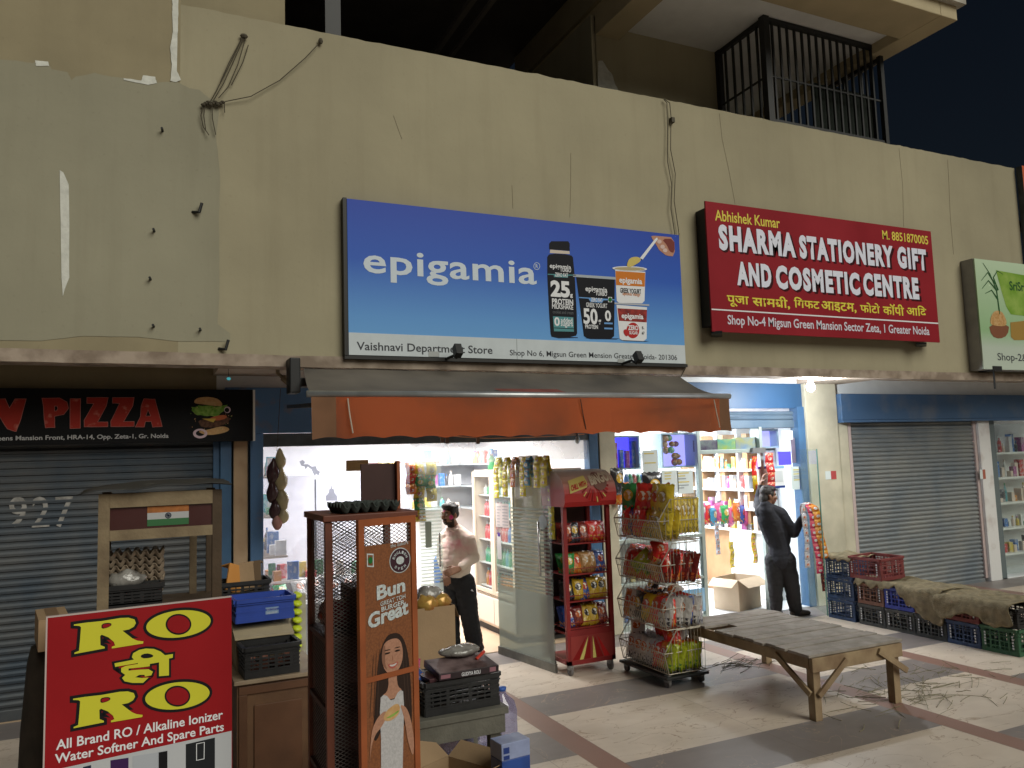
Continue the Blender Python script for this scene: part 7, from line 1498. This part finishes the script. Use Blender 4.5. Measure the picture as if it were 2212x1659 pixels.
t = thing('bottle_rack', 'clear rack lifting the spray bottles behind the left glass', 'rack', A(1390, 1080, .2)); p = A(1364, 1058, .10); q = A(1412, 1058, .10); MB().box(p.x - .05, q.x + .06, .12, .30, 1.021, p.z - .121).build('rack', mat('clear_grey_plastic', (.55, .58, .6), .2), t)
p = A(1447, 1062, .16); t = thing('green_frame', 'green plastic frame behind the notices over the snack stand', 'frame', p); b = MB(); a, c = A(1428, 1080, .16), A(1452, 1036, .16); b.box(a.x, a.x + .03, .15, .18, a.z, c.z); b.box(c.x - .03, c.x, .15, .18, a.z, c.z); b.box(a.x + .03, c.x - .03, .15, .18, a.z, a.z + .03); b.box(a.x + .03, c.x - .03, .15, .18, c.z - .03, c.z); b.build('frame', CM[3], t)
p = A(1412, 1060, -.12); packet('black', (p.x, -.10, p.z - .18), 0, 0, 0, 1.7, 'large dark grey pouch hanging before the left stationery glass', None); p = A(1333, 1050, -.3); packet('black', (p.x, -.3, p.z - .1), .3, 0, 0, 1.3, 'dark crumpled bag hanging from the pillar beside the snack rack header', None)
p = A(1345, 1068, -.1); packet('orange', (p.x, -.1, p.z - .12), 0, 0, 0, 1.1, 'orange toy packet hanging left of the spray bottles', None)
b = MB(); a, c = A(1448, 1330, -.02), A(1522, 1270, -.02); b.box(a.x, c.x, -.02, -.005, a.z, c.z); t = thing('blue_poster', 'sky blue poster with pale lettering low on the stationery glass', 'poster', a); b.build('sheet', mat('sky_poster', (.12, .32, .55), .5, col2=(.3, .45, .6), vscale=4), t)
for i, s_ in enumerate(('PHOTOSTATE', 'TABLE')):
    me = fit(text_mesh(s_, .02), a.x + .05 + .1 * i, c.z - .13 - i * .12, c.x - .05, c.z - .05 - i * .12, 0)
    for v in me.vertices: v.co = Vector((v.co.x, -.0215, v.co.y))
    me.transform(wmat(t).inverted()); link_mesh('lettering', me, mat('gold_blue_print', (.45, .40, .28), .5), t)
# open glass door leaf at the right
h_, f_ = Vector((7.92, -.02, 0)), A(1764, 971, -.72); f_.z = 0; dd = (f_ - h_)
gd = thing('glass_door', 'clear glass door of the stationery shop swung out beside the pillar', 'door', h_); b = MB(); b.quad(h_ + Vector((0, 0, .05)), f_ + Vector((0, 0, .05)), f_ + Vector((0, 0, 2.05)), h_ + Vector((0, 0, 2.05))); b.build('glass_panel', glass('door_glass_green', (.86, .95, .92), .10, .08, (.55, .64, .6)), gd)
b = MB(); b.bar(f_ + Vector((0, 0, .05)), f_ + Vector((0, 0, 2.05)), .012); b.build('edge_trim', mat('green_glass_edge', (.12, .26, .23), .2), gd)
# stickers on pillars
for lab, x0, y0, x1, y1, Y, m1, m2 in (('small white and red sticker on the cream pillar', 1784, 1017, 1806, 1036, -.065, PAP, mat('red_sticker', (.4, .06, .06), .6)), ('small white and brown sticker on the chipped white pillar', 2118, 1014, 2128, 1035, -.065, PAP, mat('brown_sticker', (.35, .10, .06), .6))):
    a, c = A(x0, y1, Y), A(x1, y0, Y); t = thing('wall_sticker', lab, 'sticker', a); xm_ = (a.x + c.x) / 2; MB().box(a.x, xm_, Y, Y + .004, a.z, c.z).build('pale_half', m1, t); MB().box(xm_ + .0005, c.x, Y, Y + .004, a.z, c.z).build('coloured_half', m2, t)
# ------------------------------------------------------------------ far right shop
t = thing('shop_window', 'glass pane of the brightly lit shop at the right edge', 'window', (12.6, .02, 0)); b = MB(); b.quad((11.95, .02, .05), (15, .02, .05), (15, .02, 2.35), (11.95, .02, 2.35)); b.build('glass_pane', GS, t); b = MB(); b.box(11.80, 11.95, -.02, .06, 0, 2.4); b.build('frame', mat('grey_green_frame', (.12, .15, .16), .5), t)
fs = thing('shelf_unit', 'white shelves of goods inside the right edge shop', 'shelf', (12.8, .5, 0)); b = MB()
for z in (.3, .7, 1.1, 1.5, 1.9): b.box(12.0, 14.5, .3, .7, z - .03, z)
b.build('shelf_board', SHB, fs); MB().box(12.0, 14.5, .71, .74, 0, 2.5).build('back_panel', SHB, fs)
for z, nm in ((.3, 'lowest'), (.7, 'second'), (1.1, 'third'), (1.5, 'fourth'), (1.9, 'top')): shelfgoods(12.05, 13.2, .45, z, 12, nm + ' shelf of the right edge shop', .3)
# ------------------------------------------------------------------ people
def remesh(mb, voxel, smooth_it=6, sm=.5):
    me = mb.mesh('tmp'); o = bpy.data.objects.new('tmp', me); COL.objects.link(o)
    r_ = o.modifiers.new('r', 'REMESH'); r_.mode = 'VOXEL'; r_.voxel_size = voxel
    s_ = o.modifiers.new('s', 'SMOOTH'); s_.factor = sm; s_.iterations = smooth_it
    m2 = eval_mesh(o); drop(o); m2.materials.clear(); m2.polygons.foreach_set('use_smooth', [True] * len(m2.polygons)); return m2
def limb(b, pts, n=14):
    """tapered rounded limb through (point, radius) pairs"""
    for (p, r0), (q, r1) in zip(pts, pts[1:]):
        p, q = Vector(p), Vector(q); L = (q - p).length; k = max(2, int(L / .03)); b.tube([p.lerp(q, i / k) for i in range(k + 1)], [r0 + (r1 - r0) * i / k for i in range(k + 1)], n); b.ell(p, (r0, r0, r0), n); b.ell(q, (r1, r1, r1), n)
def oriented(fwd, up=(0, 0, 1)):
    f = Vector(fwd).normalized(); u = Vector(up); r_ = f.cross(u).normalized(); u = r_.cross(f); return Matrix(((r_.x, f.x, u.x), (r_.y, f.y, u.y), (r_.z, f.z, u.z)))
def head_mesh(b, c, fwd, up=(0, 0, 1), s=1.0):
    M = oriented(fwd, up)
    def e(off, rad): b.ell(Vector(c) + M @ (Vector(off) * s), tuple(v * s for v in rad), 16, 0, M)
    e((0, -.012, .035), (.073, .090, .082)); e((0, .012, -.02), (.062, .075, .08)); e((0, .045, -.065), (.042, .042, .042)); e((0, .040, -.085), (.03, .03, .024))   # skull, face, jaw, chin
    e((0, .070, .030), (.052, .022, .022)); e((0, .100, -.012), (.012, .014, .024)); e((0, .108, -.027), (.016, .014, .011))                                       # brow, nose
    e((0, .085, -.055), (.026, .014, .010)); e((.035, .07, -.015), (.022, .02, .022)); e((-.035, .07, -.015), (.022, .02, .022))                              # lips, cheeks
    for sx in (-1, 1): e((sx * .074, -.012, -.008), (.012, .022, .032))
    return M
def hand_mesh(b, wrist, d, palm_n, curl=.5, s=1.0, thumb=1):
    """palm with five separate bent fingers; d = direction from wrist to fingers"""
    d = Vector(d).normalized(); n_ = Vector(palm_n); n_ = (n_ - d * n_.dot(d)).normalized(); x = d.cross(n_); w_ = Vector(wrist)
    for i in range(4):
        k = (i - 1.5) * .019 * s; limb(b, [(w_ + x * k * .6, .019 * s), (w_ + d * .085 * s + x * k, .012 * s)], 8)
    for i, L in enumerate((.068, .078, .072, .055)):
        k = (i - 1.5) * .021 * s; p = w_ + d * .088 * s + x * k; pts = [(p, .0098 * s)]; a = 0
        for seg, f in enumerate((.42, .33, .25)):
            a += curl * (.6 + .2 * seg); p = p + (d * math.cos(a) + n_ * math.sin(a)) * L * f * s; pts.append((p, (.0092 - .0008 * seg) * s))
        limb(b, pts, 8)
    p = w_ + d * .03 * s - x * .03 * s * thumb; q = p + (d * .6 - x * .6 * thumb + n_ * .5).normalized() * .045 * s; limb(b, [(p, .015 * s), (q, .011 * s), (q + (d * .8 - x * .1 * thumb + n_ * .5).normalized() * .032 * s, .009 * s)], 8)
def wrinkle(me, amp, fr, seed=0):
    ns = [Vector(v.vector) for v in me.vertex_normals]
    for v, n_ in zip(me.vertices, ns):
        p = v.co; v.co = p + n_ * amp * (noise.noise(Vector((p.x * fr, p.y * fr, p.z * fr * 2.2 + seed))) + .6 * noise.noise(Vector((p.x * fr * 2.3 + seed, p.y * fr * 2.3, p.z * fr * 4.5))))
def person(label, group, skin, parts_fn):
    pass
def paint(me, rules, cen=None):
    """material index per face by a test on the face centre (skin, beard, colour powder ...)"""
    for p in me.polygons:
        if cen and (p.center - cen).length > .17: continue
        for i, t in rules:
            if t(p.center): p.material_index = i
SKIN = mat('brown_skin', (.27, .135, .08), .5, var=.06, vscale=20); SKIN2 = mat('dark_brown_skin', (.19, .092, .056), .5, var=.06, vscale=20)
BEARD = mat('black_beard', (.04, .027, .02), .8, var=.3, vscale=90, bump=.6, bscale=200); HAIR = mat('black_hair', (.016, .012, .010), .55, var=.4, vscale=60, bump=.8, bscale=120); PINKP = mat('pink_powder', (.62, .05, .22), .9, var=.15, vscale=60); EYEW = mat('eye_white', (.55, .53, .5), .3); EYEB = mat('dark_eye', (.012, .009, .008), .2); LIP = mat('brown_lip', (.15, .055, .045), .5)
def face_rules(c, M, s, beard, powder=None):
    Mi = M.transposed(); c = Vector(c)
    def loc(p): return (Mi @ (p - c)) / s
    r_ = []
    def bd(p):
        q = loc(p); return q.z < -.028 and q.z > -.13 and q.y > -.005 - .0 and not (abs(q.x) < .02 and -.062 < q.z < -.049 and q.y > .07) and (q.z < -.065 or q.y < .06 + .02 or True) and (q.z < -.070 or (abs(q.x) > .050 and q.z < -.04) or (abs(q.x) < .036 and q.z < -.034 and q.y > .075))
    def mu(p): q = loc(p); return abs(q.x) < .034 and -.05 < q.z < -.034 and q.y > .075
    if beard == 'full': r_.append((1, bd))
    r_.append((1, mu))
    if powder:
        for (x, y, z, rr) in powder: r_.append((2, lambda p, a=(x, y, z, rr): (loc(p) - Vector(a[:3])).length < a[3]))
    r_.append((3, lambda p: abs(loc(p).x) < .024 and -.060 < loc(p).z < -.051 and loc(p).y > .07))
    r_.append((1, lambda p: .014 < abs(loc(p).x) < .048 and .028 < loc(p).z < .037 and loc(p).y > .06))
    return r_
def hair_mesh(c, M, s, seed, back=.0, tuft=0):
    b = MB(); c = Vector(c)
    def e(off, rad): b.ell(c + M @ (Vector(off) * s), tuple(v * s for v in rad), 18, 0, M)
    e((0, -.022, .055), (.082, .094, .078)); e((0, .035, .095), (.066, .055, .040)); e((0, -.06, .005 - back), (.072, .055, .06 + back))
    for sx in (-1, 1): e((sx * .068, .01, .03), (.014, .03, .035))
    rr = random.Random(seed)
    for i in range(46):
        a, t = rr.uniform(0, 6.28), rr.uniform(.1, 1.15); d = Vector((math.cos(a) * math.sin(t), math.sin(a) * math.sin(t), math.cos(t))); q = Vector((0, -.02, .05)) + Vector((d.x * .08, d.y * .095, d.z * .078)); 
        if q.y > .05 and q.z < .075: continue
        e(q, (.018, .020, .014))
    return remesh(b, .006, 2)
def eyes(c, M, s, root):
    b = MB()
    for sx in (-1, 1): b.ell(Vector(c) + M @ (Vector((sx * .031, .077, .012)) * s), (.012 * s,) * 3, 10, 0, M); b.ell(Vector(c) + M @ (Vector((sx * .031, .085, .012)) * s), (.0062 * s,) * 3, 8, 1, M)
    b.build('eyes', [EYEW, EYEB], root, smooth=True)
def local_mesh(name, me, mats, root):
    return link_mesh(name, me, mats, root, world=True)
def shoes(pts, root, m):
    for p, d in pts:
        b = MB(); p, d = Vector(p), Vector(d).normalized(); limb(b, [(p + Vector((0, 0, .04)) - d * .04, .042), (p + d * .07 + Vector((0, 0, .035)), .042), (p + d * .17 + Vector((0, 0, .028)), .030)], 12); me = remesh(b, .008, 4)
        for v in me.vertices: v.co.z = max(v.co.z, p.z + .002)
        local_mesh('shoe', me, m, root)
# --- shopkeeper
def a1(x, y, d=0): return A(x, y, .10 + d)
m1 = thing('person', 'man with pink powdered cheek and stained cream shirt standing in the grocery doorway', 'person', (3.2, .1, .01))
hc_, fw_, s1 = a1(971, 1112, 0), Vector((-.90, -.42, -.05)), 1.0
b = MB(); M_ = head_mesh(b, hc_, fw_, s=s1)
nk, shL, shR, ch, be, pe = a1(982, 1143, .02), a1(1011, 1166, -.10), a1(960, 1163, .14), a1(985, 1178, .03), a1(983, 1215, .01), a1(987, 1250, .02)
elL, wrL = a1(1024, 1204, -.12), a1(992, 1228, -.22); elR, wrR = a1(955, 1205, .20), a1(962, 1236, -.02)
hipL, hipR = a1(1004, 1258, -.06), a1(972, 1256, .09); knL, knR = a1(1014, 1330, -.08), a1(973, 1328, .06); anL, anR = a1(1028, 1402, -.02), a1(978, 1392, .06)
limb(b, [(hc_ + Vector((.01, 0, -.06)), .055), (nk, .06)]); limb(b, [(nk, .06), (ch, .12), (be, .125), (pe, .13)]); limb(b, [(shL, .06), (elL, .045), (wrL, .032)]); limb(b, [(shR, .06), (elR, .045), (wrR, .032)]); limb(b, [(nk, .06), (shL, .06)]); limb(b, [(nk, .06), (shR, .06)])
limb(b, [(hipL, .09), (knL, .06), (anL, .042)]); limb(b, [(hipR, .09), (knR, .06), (anR, .042)])
hand_mesh(b, wrL + (a1(984, 1231, -.25) - wrL) * .3, a1(966, 1237, -.26) - wrL, Vector((-.1, .8, -.5)), .55, 1.05, 1); hand_mesh(b, wrR, a1(966, 1256, -.1) - wrR, Vector((.2, .8, .1)), .6, 1.0, -1)
me = remesh(b, .0055, 4); paint(me, face_rules(hc_, M_, s1, 'full', [(-.064, .036, -.022, .027), (.0, .085, .056, .015)]), hc_)
local_mesh('body', me, [SKIN, BEARD, PINKP, LIP], m1)
local_mesh('hair', hair_mesh(hc_, M_, s1, 3), HAIR, m1); eyes(hc_, M_, s1, m1)
SHIRT = bpy.data.materials.new('stained_cream_shirt'); SHIRT.use_nodes = True
def powder_shirt(m, cen):
    nt = m.node_tree; p = nt.nodes['Principled BSDF']; p.inputs['Roughness'].default_value = .9; tc = _n(nt, 'ShaderNodeTexCoord'); L = nt.links
    nz = _n(nt, 'ShaderNodeTexNoise'); nz.inputs['Scale'].default_value = 7; nz.inputs['Detail'].default_value = 5; L.new(tc.outputs['Object'], nz.inputs[0])
    vd = _n(nt, 'ShaderNodeVectorMath', operation='DISTANCE'); L.new(tc.outputs['Object'], vd.inputs[0]); vd.inputs[1].default_value = cen
    mr = _n(nt, 'ShaderNodeMapRange'); L.new(vd.outputs[1], mr.inputs[0]); mr.inputs[1].default_value = .03; mr.inputs[2].default_value = .30; mr.inputs[3].default_value = 1; mr.inputs[4].default_value = 0
    mm = _n(nt, 'ShaderNodeMath', operation='MULTIPLY'); L.new(mr.outputs[0], mm.inputs[0]); r2 = _n(nt, 'ShaderNodeMapRange'); r2.inputs[1].default_value = .38; r2.inputs[2].default_value = .65; L.new(nz.outputs[0], r2.inputs[0]); L.new(r2.outputs[0], mm.inputs[1])
    mx = _n(nt, 'ShaderNodeMix', data_type='RGBA'); L.new(mm.outputs[0], mx.inputs[0]); mx.inputs[6].default_value = (.70, .60, .50, 1); mx.inputs[7].default_value = (.70, .28, .31, 1); L.new(mx.outputs[2], p.inputs['Base Color'])
    w_ = _n(nt, 'ShaderNodeTexNoise'); w_.inputs['Scale'].default_value = 90; L.new(tc.outputs['Object'], w_.inputs[0]); bp = _n(nt, 'ShaderNodeBump'); bp.inputs['Strength'].default_value = .2; L.new(w_.outputs[0], bp.inputs['Height']); L.new(bp.outputs[0], p.inputs['Normal'])
powder_shirt(SHIRT, tuple(a1(982, 1172, -.10) - Vector((3.2, .1, .01))))
b = MB(); limb(b, [(nk + Vector((0, 0, -.0)), .07), (nk + Vector((0, 0, -.04)), .085)]); limb(b, [(nk + Vector((0, 0, -.06)), .10), (ch, .145), (be, .15), (a1(985, 1232, .02), .148)])
limb(b, [(ch + Vector((.06, -.06, -.0)), .115), (be + Vector((.05, -.04, 0)), .12), (a1(992, 1232, -.02), .125)]); limb(b, [(ch + Vector((-.05, .05, 0)), .115), (be + Vector((-.04, .03, 0)), .125)])
limb(b, [(nk, .075), (shL, .082), (elL, .064), (wrL + (elL - wrL) * .12, .045)]); limb(b, [(nk, .075), (shR, .08), (elR, .062), (wrR + (elR - wrR) * .1, .045)])
me = remesh(b, .007, 8); wrinkle(me, .0045, 10, 4); local_mesh('shirt', me, SHIRT, m1)
b = MB(); cl = nk + Vector((-.01, -.01, .012)); b.tube([cl + Vector((math.cos(t) * .078, math.sin(t) * .078, .012 * math.sin(t * 1))) for t in [i * 2 * PI / 18 for i in range(19)]], .017, 8); b.build('collar', SHIRT, m1, smooth=True)
TRS = mat('black_trousers', (.011, .011, .013), .8, var=.1, vscale=9, bump=.2, bscale=60)
b = MB(); limb(b, [(a1(985, 1240, .02), .13), (pe, .14)]); limb(b, [(pe, .13), (hipL, .115), (knL, .10), (anL, .088)]); limb(b, [(pe, .13), (hipR, .11), (knR, .098), (anR, .085)])
me = remesh(b, .008, 6); wrinkle(me, .008, 8, 9); local_mesh('trousers', me, TRS, m1)
q = a1(1017, 1276, -.18); b = MB(); b.add([q, q + Vector((.03, -.004, -.012)), q + Vector((.012, -.004, .018))], [(0, 1, 2)]); b.build('trouser_mark', mat('white_print', (.78, .8, .84)), m1)
gz = .012; shoes([((anL.x, anL.y, gz), (-.5, -.75, 0)), ((anR.x, anR.y, gz), (-.85, -.4, 0))], m1, mat('dark_sandal', (.03, .022, .018), .6))
# --- man reaching up at the stationery door
def a2(x, y, d=0): return A(x, y, -.32 + d)
m2 = thing('person', 'man in black reaching up and holding orange sachet strips at the stationery door', 'person', (7.2, -.3, 0))
hc_, fw_, s2 = a2(1660, 1072, 0), Vector((.93, -.28, -.08)), 1.0
b = MB(); M_ = head_mesh(b, hc_, fw_, s=s2)
nk, shR, shL = a2(1654, 1095, 0), a2(1685, 1110, -.04), a2(1644, 1106, .08); ch, be, pe = a2(1666, 1128, .02), a2(1680, 1168, .02), a2(1685, 1203, .02)
elR, wrR = a2(1715, 1151, -.12), a2(1736, 1115, -.20); elL, wrL = a2(1640, 1078, .22), a2(1645, 1044, .20)
hipL, hipR = a2(1672, 1210, .06), a2(1698, 1210, -.03); knL, knR = a2(1675, 1264, .06), a2(1711, 1270, -.04); anL, anR = a2(1677, 1312, .07), a2(1719, 1318, -.02)
limb(b, [(hc_ + Vector((-.02, .0, -.05)), .055), (nk, .06)]); limb(b, [(nk, .06), (ch, .115), (be, .11), (pe, .125)]); limb(b, [(nk, .06), (shR, .06), (elR, .045), (wrR, .032)]); limb(b, [(nk, .06), (shL, .06), (elL, .045), (wrL, .032)])
limb(b, [(hipL, .09), (knL, .06), (anL, .042)]); limb(b, [(hipR, .09), (knR, .06), (anR, .042)])
hand_mesh(b, wrR, a2(1731, 1092, -.22) - wrR, Vector((.9, -.1, .3)), .75, 1.05, -1); hand_mesh(b, wrL, a2(1649, 1026, .17) - wrL, Vector((.6, -.5, .2)), .6, 1.0, 1)
me = remesh(b, .0055, 4); paint(me, face_rules(hc_, M_, s2, 'moustache'), hc_); local_mesh('body', me, [SKIN2, BEARD, PINKP, LIP], m2)
local_mesh('hair', hair_mesh(hc_, M_, s2, 8, .03), HAIR, m2); eyes(hc_, M_, s2, m2)
BLKS = mat('black_knit_top', (.014, .015, .021), .85, var=.06, vscale=10)
b = MB(); limb(b, [(nk + Vector((0, 0, .015)), .075), (nk + Vector((.01, 0, -.05)), .10), (ch, .135), (be, .125), (a2(1683, 1180, .02), .13), (a2(1685, 1208, .02), .15)]); limb(b, [(a2(1655, 1122, .04), .11), (a2(1670, 1165, .04), .10)]); limb(b, [(a2(1680, 1124, -.0), .11), (a2(1690, 1165, .0), .105)])
limb(b, [(nk, .07), (shR, .085), (elR, .065), (wrR, .042)]); limb(b, [(nk, .07), (shL, .08), (elL, .062), (wrL + (elL - wrL) * .25, .045)])
me = remesh(b, .007, 8); wrinkle(me, .004, 9, 2); local_mesh('pullover', me, BLKS, m2)
b = MB(); limb(b, [(a2(1684, 1196, .02), .125), (pe, .14)]); limb(b, [(pe, .13), (hipL, .118), (knL, .092), (anL, .072)]); limb(b, [(pe, .13), (hipR, .118), (knR, .095), (anR, .074)])
me = remesh(b, .008, 6); wrinkle(me, .007, 8, 5); local_mesh('trousers', me, TRS, m2)
shoes([((anL.x, anL.y, .0), (.75, .45, 0)), ((anR.x, anR.y, .0), (.85, -.2, 0))], m2, mat('dark_sandal', (.03, .022, .018), .6))
# strips held in his hand
hp = a2(1738, 1090, -.26)
for i, (dx, L, m_, lab, w_, lean) in enumerate(((.07, .62, ORS, 'orange sachet strip held in the raised hand of the man in black', .125, .10), (.01, .80, PKS, 'pink and red sachet strip held below the hand of the man in black', .105, .09), (.05, 1.02, SM['maroon'], 'longest dark red strip hanging from the hand of the man in black', .085, .13), (-.06, .72, SM['silver'], 'silver strip hanging nearest the man in black', .085, .0))):
    path = [hp + Vector((dx * .3, .03, .0)), hp + Vector((dx * .6, -.01 - .012 * i, .012)), hp + Vector((dx, -.085 + .016 * i, -.03))] + [hp + Vector((dx + lean * t + .012 * math.sin(t * 9 + i), -.10 + .016 * i, -.03 - L * t)) for t in (.15, .35, .55, .75, 1.0)]
    strip('sachet_strip', lab, path, w_, [m_], .095, .014, 'sachet strips in the hand of the man in black')
